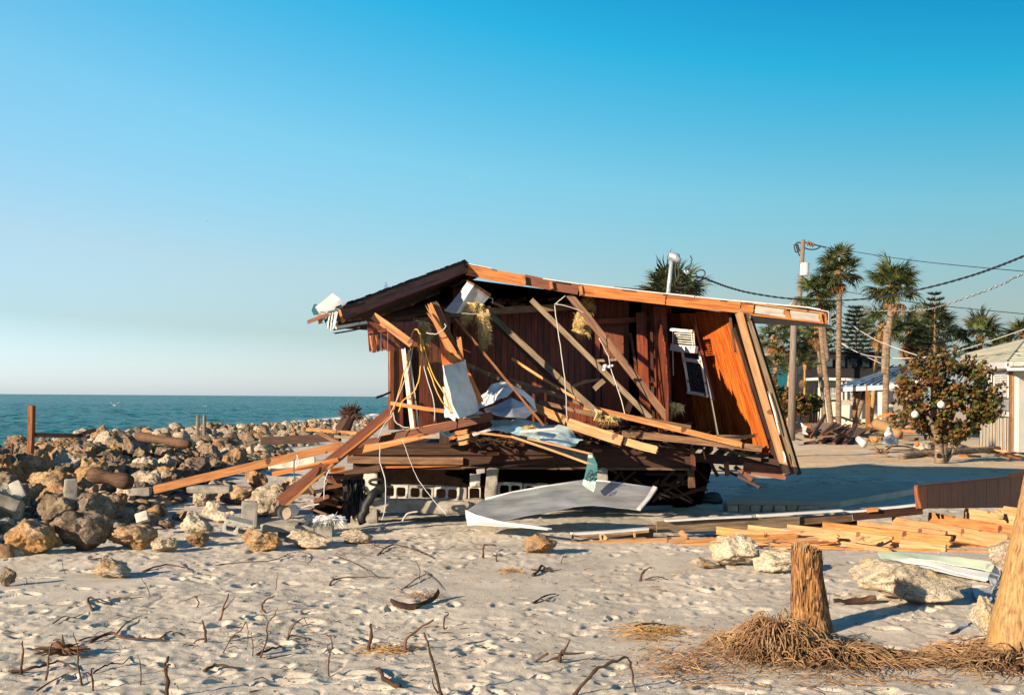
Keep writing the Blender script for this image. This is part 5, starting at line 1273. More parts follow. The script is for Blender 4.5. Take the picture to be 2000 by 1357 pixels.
# ------------------------------------------------------------------ concrete
def cinder(name, c, ax, up, L3, holes=2, mat='concrete', label=None, parent=None, cat='concrete block', group=None):
    """hollow block; ax = long way, up = height way, cores open towards the viewer; L3 = (length, height, depth)"""
    ax = Vector(ax).normalized(); up = Vector(up); up = (up - ax * ax.dot(up)).normalized(); dv = ax.cross(up); 
    c = Vector(c); l, h, d = L3; b = MB()
    w = min(.032, l * .09); hw = (l - w * (holes + 1)) / holes
    bm = bmesh.new()
    # front and back grids with octagonal-ish cores
    def ring(x0, x1, y0, y1, k=.022):
        return [(x0 + k, y0), (x1 - k, y0), (x1, y0 + k), (x1, y1 - k), (x1 - k, y1), (x0 + k, y1), (x0, y1 - k), (x0, y0 + k)]
    V = []; Fc = []
    def pt(x, y, z): return c + ax * (x - l / 2) + up * (y - h / 2) + dv * (z - d / 2)
    for hk in range(holes):
        x0 = hk * (hw + w) + (0 if hk == 0 else w / 2); x1 = (hk + 1) * (hw + w) + (w if hk == holes - 1 else w / 2)
        i0 = w + hk * (hw + w); i1 = i0 + hw
        outer = [(x0 + .022, 0), (x1 - .022, 0), (x1, .022), (x1, h - .022), (x1 - .022, h), (x0 + .022, h), (x0, h - .022), (x0, .022)]
        if hk > 0: outer[7] = (x0, .022); 
        sq = [(x0, 0), (x1, 0), (x1, h), (x0, h)]
        inner = ring(i0, i1, w, h - w)
        n = len(V)
        for z in (0, d):
            V += [pt(x, y, z) for x, y in inner] + [pt(x, y, z) for x, y in sq] 
        for s, z in ((0, 0), (1, 12)):
            a = n + z
            fs = [(a + 8, a + 9, a + 1, a + 0), (a + 9, a + 2, a + 1), (a + 9, a + 10, a + 3, a + 2), (a + 10, a + 4, a + 3), (a + 10, a + 11, a + 5, a + 4), (a + 11, a + 6, a + 5), (a + 11, a + 8, a + 7, a + 6), (a + 8, a + 0, a + 7)]
            Fc += [f if s else f[::-1] for f in fs]
        for k in range(8):
            Fc.append((n + k, n + (k + 1) % 8, n + 12 + (k + 1) % 8, n + 12 + k))
        Fc += [(n + 8, n + 20, n + 21, n + 9), (n + 10, n + 22, n + 23, n + 11)]
        if hk == 0: Fc.append((n + 8, n + 11, n + 23, n + 20))
        if hk == holes - 1: Fc.append((n + 9, n + 21, n + 22, n + 10))
    o = mesh(name, V, Fc, M[mat], parent)
    return tag(o, label, cat if label else None, group)
def chunk(name, c, ax, up, dims, mat, label=None, cat='concrete block', group=None, parent=None, rough=.012, seed=0):
    """solid slab or pier with worn edges"""
    ax = Vector(ax).normalized(); up = Vector(up); up = (up - ax * ax.dot(up)).normalized(); dv = ax.cross(up); c = Vector(c)
    bm = bmesh.new(); bmesh.ops.create_cube(bm, size=1)
    bmesh.ops.subdivide_edges(bm, edges=bm.edges[:], cuts=5, use_grid_fill=True)
    V = []
    for v in bm.verts:
        p = Vector((v.co.x * dims[0], v.co.y * dims[1], v.co.z * dims[2]))
        e = sum(abs(abs(k) - .5) < .01 for k in v.co)
        if e >= 2: p *= (1 - .035 * e * (0.4 + abs(mnoise.noise(p * 9 + Vector((seed, 0, 0))))))
        w = c + ax * p.x + up * p.y + dv * p.z
        w += Vector((mnoise.noise(w * 7), mnoise.noise(w * 7 + Vector((5, 5, 5))), mnoise.noise(w * 7 + Vector((1, 9, 2))))) * rough
        V.append(w)
    Fc = [tuple(v.index for v in f.verts) for f in bm.faces]; bm.free()
    return tag(mesh(name, V, Fc, M[mat], parent), label, cat if label else None, group)
X_ = Vector((1, 0, 0))
fd = thing('block_foundation', 'broken block foundation of hollow blocks on a concrete footing under the deck', 'foundation', P(830, 1015, 16.6))
k17 = PXM(16.7)
for i, (cx, cy) in enumerate([(773, 959), (823, 961), (873, 963)]):
    cinder('hollow_block', P(cx, cy, 16.75), (1, 0, -.035), Z, (49 * k17, 27 * k17, .2), 2, 'white_block' if i != 1 else 'concrete', parent=fd)
cinder('hollow_block', P(927, 963, 16.75), (1, 0, .0), Z, (24 * k17, 27 * k17, .2), 1, 'white_block', parent=fd)
chunk('solid_block', P(905, 963, 16.8), X_, Z, (14 * k17, 25 * k17, .2), 'concrete', parent=fd)
chunk('footing', P(816, 987, 16.6), (1, 0, -.03), Z, (208 * k17, 26 * k17, .35), 'concrete', parent=fd, rough=.02)
chunk('footing', P(925, 985, 16.7), (1, 0, 0), Z, (36 * k17, 24 * k17, .3), 'concrete', parent=fd)
chunk('pier', P(724, 944, 16.6), X_, Z, (27 * k17, 40 * k17, .2), 'white_block', parent=fd)
chunk('pier', P(725, 1006, 16.5), X_, Z, (26 * k17, 28 * k17, .25), 'concrete', parent=fd)
chunk('pier', P(928, 937, 16.7), X_, Z, (20 * k17, 24 * k17, .2), 'white_block', parent=fd)
chunk('pier', P(939, 918, 16.8), (1, 0, .1), Z, (17 * k17, 11 * k17, .2), 'concrete', parent=fd)
chunk('pier', P(960, 946, 16.6), (1, 0, -.08), (.08, 0, 1), (23 * k17, 62 * k17, .2), 'concrete', parent=fd, rough=.018)
cinder('hollow_block', P(996, 957, 17.0), (1, 0, -.02), Z, (48 * k17, 30 * k17, .2), 2, 'white_block', parent=fd)
cinder('hollow_block', P(1046, 957, 17.0), (1, 0, -.02), Z, (48 * k17, 26 * k17, .2), 2, 'concrete', parent=fd)
chunk('pier', P(1176, 930, 16.8), X_, Z, (20 * k17, 30 * k17, .2), 'concrete', parent=fd)
g1 = 'loose concrete blocks before the rock heap'
kk = PXM(14.6)
cinder('cinder_block', P(464, 1027, 14.5), (1, .25, -.28), (0, -.2, 1), (52 * kk, 27 * kk, .2), 2, 'white_block', label='tipped hollow cinder block with two open cores facing forward', group=g1)
chunk('concrete_slab', P(487, 1004, 14.9), (1, .2, 0), (.05, 0, 1), (31 * kk, 52 * kk, .16), 'concrete', label='upright grey concrete slab leaning behind the tipped cinder block', cat='concrete slab', group=g1)
for i in range(3):
    cinder('cinder_block', GG(559 + i * 36, 1049) + Vector((0, .1, .09)), (1, .0, .0), (0, 1, .18), (35 * kk, .19, .17), 2, 'concrete', label=['left', 'middle', 'right'][i] + ' block of the three grey cinder blocks lying in a row', group=g1)
chunk('concrete_slab', P(540, 1026, 15.0), (1, 0, -.05), (0, 1, .3), (86 * kk, .22, .10), 'concrete', label='flat concrete slab lying behind the row of cinder blocks', cat='concrete slab', group=g1)
chunk('concrete_slab', P(138, 957, 15.6), (1, .4, 0), (.05, 0, 1), (26 * kk, 46 * kk, .14), 'concrete', label='dark blue grey slab standing upright in the rock heap', cat='concrete slab', group=g1)
chunk('concrete_slab', P(34, 957, 14.4), (1, .3, .45), (-.4, 0, 1), (22 * kk, 34 * kk, .12), 'white_block', label='white faced concrete piece tilted in the left of the rock heap', cat='concrete slab', group=g1)
chunk('concrete_slab', P(14, 978, 14.2), (1, .3, -.45), (.4, 0, 1), (46 * kk, 24 * kk, .14), 'concrete', label='dark slanting slab at the left edge below the white faced piece', cat='concrete slab', group=g1)
chunk('concrete_slab', P(276, 959, 17.0), (1, .1, .02), Z, (36 * kk * 1.15, 15 * kk * 1.15, .25), 'concrete', label='low pale concrete stub at the tip of the longest timber', cat='concrete slab', group=g1)
chunk('concrete_slab', P(278, 1010, 14.9), (1, .1, .3), (-.3, .4, 1), (24 * kk, 20 * kk, .10), 'white_block', label='small broken white block on top of the long ochre boulder', cat='concrete slab', group=g1)
chunk('concrete_slab', P(570, 905, 19.0), (1, .1, .06), (0, .5, 1), (90 * PXM(19), .2, .12), 'white_block', label='pale slab on the sand under the pair of boards', cat='concrete slab', group=g1)
chunk('concrete_slab', P(410, 955, 17.2), (1, .05, .02), Z, (85 * PXM(17), 14 * PXM(17), .25), 'concrete', label='long low grey curb piece under the longest timber', cat='concrete slab', group=g1)
chunk('driftwood_slab', P(590, 945, 16.6), (1, -.1, .55), (-.5, 0, 1), (64 * PXM(16.6), 18 * PXM(16.6), .15), 'concrete', label='pale slab propped under the second board against rocks', cat='concrete slab', group=g1)
# bucket and rags behind the blocks
bk = thing('paint_bucket', 'broken white plastic bucket lying on its side under the siding board', 'bucket', P(556, 1012, 14.9))
c0, c1 = P(556, 1001, 14.75), P(572, 996, 15.1)
b_ = MB(); b_.tube([c0, c1], [.10, .085], 18, cap=False); b_.tube([c0, c1 + (c0 - c1) * .1], [.088, .075], 18, cap=False); b_.build('shell', M['white_metal'], bk, smooth=True)
b_ = MB(); b_.tube([c0 + (c1 - c0) * .12, c1], [.09, .07], 14); b_.build('contents', M['brick'], bk)
clump('rag_heap', [(P(640, 1013, 15.0), (.22, .1, .05)), (P(610, 1010, 15.1), (.1, .1, .05))], 'dirty_white', strands=160, label='torn white shreds heaped in the shade under the wreck', cat='rags', seed=21, sl=.16)
# black membrane strips hanging
bs = thing('black_membrane', 'shredded black plastic membrane hanging in strips under the beam end', 'membrane', P(690, 1010, 15.9))
rs = random.Random(8)
for i in range(16):
    x0 = 668 + i * 2.7
    psheet('strip', [[(x0, 936, 15.9), (x0 + 4, 935, 15.9 + rs.uniform(-.08, .08))], [(x0 + rs.uniform(-3, 2), 970, 15.9 + rs.uniform(-.1, .1)), (x0 + 4, 972, 15.85)], [(x0 + rs.uniform(-6, 3), rs.uniform(1000, 1024), 15.85), (x0 + rs.uniform(1, 5), rs.uniform(1005, 1026), 15.85)]], .004, 'black', bs, crumple=.02, cs=.1)
ptube('fallen_hose', [(706, 1020, 15.4), (712, 990, 15.4), (728, 968, 15.4), (745, 955, 15.5), (760, 950, 15.6)], .06, 'black', sm=4, wob=.02, label='thick black twisted membrane roll leaning on the foundation', cat='membrane')
ptube('black_hose', [(760, 944, 15.6), (742, 936, 15.5), (724, 938, 15.5), (724, 944, 15.5), (740, 948, 15.5), (768, 951, 15.5)], .02, 'black', sm=5, label='black hose loop hanging over the white foundation pier', cat='hose')
# tyre-like black coil in the shade
cc = GG(1375, 982); b_ = MB()
for r, z in ((.30, .05), (.27, .11)):
    pts = [cc + Vector((math.cos(a) * r, .1 + math.sin(a) * r * .9, z + .02 * math.sin(3 * a))) for a in [k * 2 * math.pi / 24 for k in range(25)]]
    b_.tube(pts, .055, 8, cap=False)
tag(b_.build('hose_coil', M['black'], smooth=True), 'black coiled hose lying flat on the shaded sand', 'hose coil')
clump('dark_scrap_heap', [(GG(1300, 985) + Vector((0, .2, .05)), (.25, .2, .09)), (GG(1335, 990) + Vector((0, .1, .03)), (.2, .1, .05))], 'void', strands=120, label='dark tangle of scraps between the metal panel and the hose coil', cat='scrap heap', seed=31)
chunk('concrete_slab', GG(1482, 952) + Vector((0, .1, .02)), (1, .2, -.1), (0, 1, .35), (.42, .3, .03), 'concrete', label='thin grey slab tilted in the shade under the end wall', cat='concrete slab', group=g1)
# paving edge to the right of the house
pv = thing('paver_edge', 'row of pale pavers edging the sandy concrete slab right of the house', 'paving', GG(1530, 990))
rs = random.Random(12)
for i in range(8):
    a = GG(1418 + i * 22.5, 998); b = GG(1418 + (i + .94) * 22.5, 998 - .2)
    chunk('paver', (a + b) / 2 + Vector((0, .08 + rs.uniform(-.02, .02), .045)), (b - a), Z, ((b - a).length, .10, .20), 'brick', parent=pv, rough=.006, seed=i)
q0, q1, q2, q3 = GG(1420, 986), GG(1796, 962), GG(1790, 946), GG(1490, 962)
sl = MB(); up_ = Vector((0, 0, .10)); sl.quadbox(q0 + up_, GG(1640, 990) + up_, q1 + up_, q2 + up_, (0, 0, -.3)); sl.quadbox(q0 + up_ * .98, q2 + up_ * .98, q2 + Vector((0, .01, .09)), q3 + up_ * .98, (0, 0, -.3))
sl.build('slab', M['concrete'], pv)
pv.children[-1].data.materials[0] = pmat('sandy_slab', [(0.3, (0.36, 0.31, 0.25)), (0.7, (0.50, 0.44, 0.36))], 3, rough=0.95, vary=0, bscale=40)
# ------------------------------------------------------------------ palms
def frond_mesh(mat, seed, dead=False):
    rs = random.Random(seed); b = MB()
    pet = 0.85; droop = 0.12 if not dead else 0.35
    pts = [(pet * t, 0, -droop * t * t * pet) for t in (0, .35, .7, 1)]
    b.tube(pts, [.022, .016, .013, .012], 4)
    h = Vector(pts[-1]); n = 30
    for i in range(n):
        a = math.radians(-128 + 256 * i / (n - 1)) + rs.uniform(-.03, .03)
        Lf = (0.95 - 0.34 * abs(a) / 2.2) * rs.uniform(.86, 1.05)
        if rs.random() < .07: Lf *= .5
        d = Vector((math.cos(a), math.sin(a), 0)); s = Vector((-math.sin(a), math.cos(a), 0))
        k = rs.uniform(.15, .50) if not dead else rs.uniform(.6, 1.0)
        lift = 0.10 * math.cos(a) + rs.uniform(-.05, .05) + (0.06 if i % 2 else -.02)
        p = []
        for t in (0.0, .35, .7, 1.0):
            q = h + d * (Lf * t * (1 - (.25 * t if dead else 0.04 * t))) + Vector((0, 0, lift * t * Lf - k * Lf * t * t * t))
            if dead: q += s * rs.uniform(-.05, .05) * t
            p.append(q)
        w = [.012, .034, .025, .0]
        base = []
        for q, ww in zip(p, w):
            base.append((q, ww))
        V = []; 
        for q, ww in base[:-1]:
            V += [q - s * ww + Vector((0, 0, ww * .7)), q, q + s * ww + Vector((0, 0, ww * .7))]
        V.append(base[-1][0])
        Fs = []
        for r in range(2):
            a0 = r * 3; Fs += [(a0, a0 + 1, a0 + 4, a0 + 3), (a0 + 1, a0 + 2, a0 + 5, a0 + 4)]
        Fs += [(6, 7, 9), (7, 8, 9)]
        b.add(V, Fs)
    return mk('frond', b.v, b.f, M[mat], False)
FRG = [frond_mesh('frond', s) for s in (1, 2, 3, 4)]
FRD = [frond_mesh('dead_frond', s, True) for s in (11, 12)]
def palm(label, crown, base, Y, scale=1.0, n=24, dead=5, tr=7.0, bend=None, boots=0.6, wind=0.0, lo=-35, hi=85, seed=1, group='sabal palms behind the yard', Yb=None, trunkmat='palm_trunk', skirt=0):
    rs = random.Random(seed)
    c = P(crown[0], crown[1], Y); bz = P(base[0], base[1], Yb or Y)
    gx = Vector((bz.x, bz.y, gz(bz.x, bz.y) - .1))
    if gx.z > bz.z: gx = gx
    t = thing('palm_tree', label, 'palm tree', gx, group)
    pts = [gx]
    if bend: pts += [P(x, y, Y) for x, y in bend]
    else: pts += [gx.lerp(c, .5)]
    pts.append(c)
    pts = smooth_line(pts, 8)
    r0 = tr * PXM(Y) / 2
    b = MB(); b.tube(pts, [r0 * (1.12 - .12 * min(1, i / 6) + .05 * math.sin(i * 2.1)) for i in range(len(pts))], 9); b.build('trunk', M[trunkmat], t, smooth=True)
    if boots:
        b = MB(); ax = (pts[-1] - pts[-3]).normalized()
        for k in range(34):
            h = rs.uniform(0, boots); a = rs.uniform(0, 6.28)
            o_ = Vector((math.cos(a), math.sin(a), 0)); p0 = c - ax * (boots - h) + o_ * r0 * .8; p1 = p0 + o_ * (r0 * 1.0) + Vector((0, 0, .22))
            b.tube([p0, p1], [.045, .02], 4)
        b.build('boots', M['boots'], t)
    for i in range(n + dead + skirt):
        isdead = i >= n
        az = i * 2.39996 + rs.uniform(-.25, .25)
        if not isdead: el = math.radians(hi - (hi - lo) * ((i + .5) / n) ** .85 + rs.uniform(-9, 9))
        elif i < n + dead: el = math.radians(rs.uniform(-62, -30))
        else: el = math.radians(rs.uniform(-88, -65))
        me = rs.choice(FRD if isdead else FRG)
        R = Matrix.Rotation(az, 4, 'Z') @ Matrix.Rotation(-el, 4, 'Y') @ Matrix.Rotation(rs.uniform(-.5, .5), 4, 'X')
        if wind: 
            R = Matrix.Rotation(-wind * rs.uniform(.5, 1.2), 4, 'Y') @ R
        s = scale * rs.uniform(.85, 1.1) * (.8 if isdead else 1)
        Mx = Matrix.Translation(c + Vector((0, 0, rs.uniform(-.25, .1) if not isdead else rs.uniform(-.5, -.1)))) @ R @ Matrix.Diagonal((s, s, s, 1))
        put('frond', me, Mx, t)
    return t
palm('tallest cabbage palm with straight trunk, its crown beside the utility pole', (1640, 526), (1638, 830), 55, .84, 36, 5, 10.5, [(1638, 700)], seed=1)
palm('cabbage palm leaning right with a curved trunk, crown below the transformer', (1600, 575), (1627, 830), 56, .84, 34, 7, 10, [(1603, 640), (1616, 706)], seed=2)
palm('tall cabbage palm with round full crown right of the tallest one', (1745, 558), (1728, 835), 52, .92, 42, 3, 12, [(1733, 640), (1727, 730)], seed=3, lo=-25)
palm('slim palm with thin curving trunk half hidden by the eave', (1594, 640), (1617, 815), 62, .7, 14, 6, 6, [(1598, 712), (1606, 760)], seed=4, lo=-40)
palm('palm with slanting orange trunk behind the full crowned tall palm', (1722, 632), (1700, 800), 66, .95, 20, 10, 8, [(1713, 690)], seed=5, skirt=8, trunkmat='trunk_tan')
palm('shaggy dark palm with brown skirt beside the Norfolk pine', (1775, 648), (1768, 800), 70, 1.1, 22, 12, 9, seed=6, skirt=14)
palm('broad dark palm under the bare topped pine', (1825, 640), (1822, 800), 68, 1.15, 26, 10, 10, seed=7, skirt=12)
palm('shaggy palm left of the bare topped pine, with brown skirt', (1795, 660), (1797, 800), 72, .9, 18, 12, 9, seed=8, skirt=12)
palm('round palm crown above the right house roof', (1914, 655), (1916, 790), 62, 1.0, 26, 8, 9, seed=9, skirt=6)
palm('palm crown cut by the right edge above the roof', (1998, 648), (1998, 790), 62, .75, 20, 4, 9, seed=10)
palm('low palm clump between the round crown and the right edge', (1965, 672), (1966, 790), 66, .7, 18, 6, 9, seed=11)
palm('small palm under the boxed eave with drooping brown skirt', (1513, 656), (1514, 800), 62, .75, 18, 8, 8, seed=12, skirt=2, lo=-45)
palm('dark palm right behind the small one under the eave', (1552, 662), (1538, 800), 64, .9, 20, 12, 8, [(1542, 740)], seed=13, skirt=5, trunkmat='boots')
palm('bright green young palm with open fan leaves beside the light pole', (1572, 712), (1571, 800), 58, .62, 12, 1, 4, seed=14, boots=.3, lo=0, trunkmat='trunk_tan')
palm('short green palm at the left before the turquoise house', (1514, 716), (1511, 800), 60, .62, 14, 3, 5, seed=15, boots=.3, lo=-20, trunkmat='trunk_tan')
palm('far palm crown low behind the eave end', (1606, 632), (1606, 800), 72, .9, 18, 8, 8, seed=17)
palm('wind blown palm showing its fronds over the roof beside the service mast', (1318, 585), (1330, 800), 33, .80, 24, 2, 14, seed=18, wind=.45, lo=5, hi=88)

# ------------------------------------------------------------------ conifers
def conifer(label, top, base, Y, half, seed, tiers=14, dense=10, tuft=.16, bare=.0, group='Norfolk pines'):
    rs = random.Random(seed); t0 = P(top[0], top[1], Y); bz = P(base[0], base[1], Y); g = Vector((bz.x, bz.y, 0))
    t = thing('pine_tree', label, 'pine tree', g, group)
    b = MB(); b.tube([g, g.lerp(t0, .5), t0], [.16, .10, .02], 7); b.build('trunk', M['old_wood'], t, smooth=True)
    b = MB(); zb = P(base[0], base[2], Y).z
    for i in range(tiers):
        f = i / (tiers - 1); z = t0.z - (t0.z - zb) * (f * .96 + .03)
        R_ = half * PXM(Y) * (.30 + .75 * math.sin(min(1, f * 1.25) * 1.5)) 
        nb = dense
        for k in range(nb):
            a = k * 6.283 / nb + i * .7 + rs.uniform(-.2, .2); d = Vector((math.cos(a), math.sin(a), 0))
            L_ = R_ * rs.uniform(.75, 1.1); p0 = Vector((t0.x, t0.y, z)); up = .16 - .3 * f
            br = [p0, p0 + d * L_ * .5 + Z * L_ * (up * .5 - .04), p0 + d * L_ + Z * L_ * (up + .08)]
            b.tube(br, [.022, .015, .008], 3, cap=False)
            nt_ = int(6 + L_ * 5)
            for q in range(nt_):
                u = bare + (1 - bare) * (q + .6) / nt_; c = br[0].lerp(br[1], min(1, u * 2)) if u < .5 else br[1].lerp(br[2], u * 2 - 1)
                for _ in range(5):
                    v = Vector((rs.gauss(0, 1), rs.gauss(0, 1), abs(rs.gauss(0, 1)) + .3)).normalized() * tuft * rs.uniform(.6, 1.2)
                    s = v.orthogonal().normalized() * tuft * .16
                    b.add([c - s, c + s, c + v], [(0, 1, 2)])
    o = b.build('crown', M['pine_green'], t); o['kind'] = 'stuff'
conifer('dark Norfolk pine with sparse layered top between the palms', (1826, 572), (1826, 800, 712), 66, 40, 3, 13, 7, .20, .35)
conifer('thick dark Norfolk pine behind the two straight palm trunks', (1672, 600), (1672, 800, 716), 82, 46, 4, 15, 12, .24, .1)
conifer('dark conifer mass behind the eave end palms', (1590, 628), (1590, 800, 740), 86, 50, 5, 14, 12, .3, .05)

# ------------------------------------------------------------------ shrubs
def leaf_cloud(name, blobs, n, size, mats, parent, seed=1, w=(.4, .4, .2), gap=-.16, side=None):
    rs = random.Random(seed); b = MB()
    tot = sum(r.x * r.y * r.z for _, r in blobs)
    for c, r in blobs:
        for _ in range(int(n * r.x * r.y * r.z / tot)):
            while True:
                q = Vector((rs.uniform(-1, 1), rs.uniform(-1, 1), rs.uniform(-1, 1)))
                if .25 < q.length < 1: break
            p = c + Vector((q.x * r.x, q.y * r.y, q.z * r.z))
            if mnoise.noise(p * 2.6) < gap: continue
            u = Vector((rs.gauss(0, 1), rs.gauss(0, 1), rs.gauss(0, 1))).normalized(); v = u.orthogonal().normalized(); s = size * rs.uniform(.6, 1.2)
            k = rs.random()
            if side is not None: k += (p.x - side) * .22
            m = 0 if k < w[0] else 1 if k < w[0] + w[1] else 2
            # brown leaves are more frequent towards the left
            b.add([p + (u * math.cos(a) + v * math.sin(a)) * s for a in (0, 1.05, 2.1, 3.14, 4.19, 5.24)], [(0, 1, 2, 3), (0, 3, 4, 5)], m)
    o = b.build(name, [M[m] for m in mats], parent); o['kind'] = 'stuff'; return o
def pr(x0, x1, y0, y1, Y, d=None):
    c = P((x0 + x1) / 2, (y0 + y1) / 2, Y); k = PXM(Y)
    return (c, Vector(((x1 - x0) / 2 * k, d or (x1 - x0) / 2 * k, (y1 - y0) / 2 * k)))
YB = 33.4
sg = thing('seagrape_bush', 'large round leaved bush with browned leaves standing in front of the white house', 'bush', GG(1836, 903))
rs = random.Random(6); gb = GG(1836, 903)
for i, (pts, r) in enumerate([([(1836, 905), (1834, 880), (1830, 850), (1800, 790), (1775, 740)], .16), ([(1840, 905), (1843, 870), (1856, 820), (1880, 760), (1900, 710)], .15), ([(1832, 905), (1836, 860), (1840, 800), (1838, 720)], .13), ([(1848, 900), (1875, 860), (1905, 820), (1940, 770)], .07), ([(1838, 880), (1815, 840), (1780, 815)], .07)]):
    b = MB(); pp = smooth_line([P(x, y, YB + i * .06) for x, y in pts], 4); b.tube(pp, [r * (1 - .75 * k / (len(pp) - 1)) for k in range(len(pp))], 8); b.build('limb', M['palm_trunk'], sg, smooth=True)
leaf_cloud('foliage', [pr(1760, 1860, 720, 840, YB), pr(1830, 1945, 710, 850, YB), pr(1850, 1925, 700, 780, YB), pr(1790, 1860, 690, 790, YB), pr(1745, 1800, 735, 790, YB), pr(1795, 1900, 790, 870, YB), pr(1775, 1830, 790, 850, YB), pr(1900, 1958, 750, 830, YB)], 13000, .055, ['leaf_brown', 'leaf_green', 'leaf_green'], sg, 4, (.6, .28, .12), gap=.03, side=P(1840, 780, YB).x)
rs = random.Random(71)
for i in range(46):                             # outer shoots that break the outline
    an = rs.uniform(-.5, 3.7); e = Vector((math.cos(an), 0, math.sin(an))); c0 = P(1846, 785, YB + rs.uniform(-1, 1))
    r1 = rs.uniform(.9, 1.25); k_ = PXM(YB); hx = 96 * k_; hz = 82 * k_
    a = c0 + Vector((e.x * hx * .6, 0, e.z * hz * .6)); c = c0 + Vector((e.x * hx * r1, 0, e.z * hz * r1 + .05)); m_ = a.lerp(c, .5) + Vector((0, 0, rs.uniform(-.1, .15)))
    b = MB(); b.tube([a, m_, c], [.022, .014, .005], 5); b.build('branch', M['twig'], sg)
    for u_ in (.55, .8, 1.0):
        leaf_cloud('foliage', [(a.lerp(c, u_), Vector((.13, .13, .12)))], 16, .055, ['leaf_brown', 'leaf_green', 'leaf_green'], sg, i * 3 + int(u_ * 10), (.62, .28, .1), gap=-2)
def ball(name, p, r, mat, label, cat):
    bm = bmesh.new(); bmesh.ops.create_uvsphere(bm, u_segments=20, v_segments=12, radius=r)
    for v in bm.verts: v.co *= 1 + .03 * mnoise.noise(v.co * 9)
    me = bpy.data.meshes.new(name); bm.to_mesh(me); bm.free(); me.materials.append(M[mat]); me.polygons.foreach_set('use_smooth', [True] * len(me.polygons))
    b = MB(); b.tube([Vector((0, 0, r * .98)), Vector((0, 0, r * 1.25))], r * .12, 6)
    o = put(name, me, Matrix.Translation(p)); tag(o, label, cat)
    put('eyelet', mk('eyelet', b.v, b.f, M['wire_grey']), Matrix.Translation(p), o)
ball('float_ball', P(1838, 790, 32.0), .105, 'gull', 'white float ball hanging at the middle of the bush', 'float ball')
ball('float_ball', P(1787, 809, 32.0), .105, 'gull', 'white float ball hanging at the lower left of the bush', 'float ball')
ball('float_ball', P(1791, 867, 32.5), .075, 'orange', 'small orange float hanging near the sand left of the bush trunk', 'float ball')
br_ = thing('leafy_hedge', 'browned low hedge behind the leaning corner post', 'hedge', P(1530, 815, 58))
b = MB()
for i in range(12): p = P(1490 + i * 9, 830, 58); b.tube([p, p + Vector((rs.uniform(-.3, .3), 0, 2.0))], [.05, .02], 4)
b.build('stems', M['twig'], br_)
leaf_cloud('foliage', [pr(1478, 1525, 735, 815, 56), pr(1500, 1560, 755, 815, 56), pr(1540, 1590, 765, 815, 56)], 2600, .10, ['leaf_brown', 'leaf_green', 'leaf_green'], br_, 8, (.6, .3, .1))
bg_ = thing('green_bush', 'small light green bush beside the brown hedge, under the young palm', 'bush', P(1590, 812, 57))
b = MB()
for i in range(5): p = P(1582 + i * 4, 830, 57); b.tube([p, p + Vector((rs.uniform(-.3, .3), 0, 1.6))], [.04, .02], 4)
b.build('stems', M['twig'], bg_)
leaf_cloud('foliage', [pr(1568, 1606, 770, 806, 57)], 700, .09, ['leaf_green', 'leaf_green', 'leaf_brown'], bg_, 9, (.6, .3, .1))

# ------------------------------------------------------------------ poles and lines
up = thing('utility_pole', 'leaning wooden utility pole with transformer and insulators among the palms', 'utility pole', P(1547, 812, 65))
top = P(1568.5, 468, 65); g0 = P(1546, 845, 65)
b = MB(); b.tube([g0, g0.lerp(top, .5), top], [.16, .145, .13], 10); b.build('pole', M['pole_wood'], up, smooth=True)
b = MB(); b.tube([P(1571, 538, 64.6), P(1571, 537.9, 64.6) , P(1572, 516, 64.6)], [.24, .26, .25], 16); b.tube([P(1572, 516, 64.6), P(1572, 513.5, 64.6)], [.27, .22], 16); b.build('transformer', M['white_metal'], up, smooth=False)
for i in range(3):
    b = MB(); c = P(1578 + i * 5, 475 + i * 1.6, 65); b.tube([c + Vector((-.07, 0, .01)), c, c + Vector((.07, 0, -.01))], [.05, .16, .05], 10); b.build('insulator', M['rust'], up, smooth=True)
for pts in ([(1571, 473), (1603, 481), (1613, 483)], [(1571, 484), (1580, 487), (1592, 487), (1601, 483), (1602, 480)], [(1568, 479), (1562, 474), (1557, 474), (1553, 478)], [(1553, 478), (1551, 480), (1554, 492), (1558, 492)], [(1559, 490), (1561, 500)]):
    ptube('lead_wire', [(x, y, 65) for x, y in pts], .035, 'wire_black', up, sm=4)
b = MB(); b.tube([P(1556, 477, 65), P(1560, 491, 65)], .09, 8); b.build('fuse', M['wire_black'], up)
lp_ = thing('light_pole', 'plain grey wooden pole standing under the boxed eave end', 'pole', P(1545, 812, 45))
b = MB(); b.tube([P(1545, 860, 45), P(1551.5, 585, 45)], [.16, .12], 10); b.build('pole', M['pole_wood'], lp_, smooth=True)
LN = 'overhead wires'
def span(pts, r, mat, label, twist=0):
    w = smooth_line([P(*p) for p in pts], 8)
    if not twist:
        b = MB(); b.tube(w, r, 6); return tag(b.build('power_line', M[mat], smooth=True), label, 'wire', LN)
    o = thing('power_line', label, 'wire', w[0], LN)
    for s in (0, 1):
        q = []
        w2 = []
        for i in range(len(w) - 1):
            for k in range(4): w2.append(w[i].lerp(w[i + 1], k / 4))
        w2.append(w[-1])
        for i, p in enumerate(w2):
            a = i * twist + s * math.pi
            q.append(p + Vector((0, math.cos(a), math.sin(a))) * r * .8)
        b = MB(); b.tube(q, r, 5); b.build('strand', M[mat if s == 0 else ('wire_black' if mat == 'wire_black' else 'wire_black')], o, smooth=True)
    return o
span([(1370, 541, 19.0), (1400, 553, 20), (1426, 562, 21), (1470, 573, 23), (1540, 583, 26), (1620, 587, 27), (1700, 583, 26), (1747, 575.5, 24), (1821, 559.6, 21), (1892, 540, 19), (1945, 522, 18), (2000, 500, 17), (2060, 474, 16)], .012, 'wire_black', 'thick black service cable sagging across the sky from the roof mast to the right edge', .5)
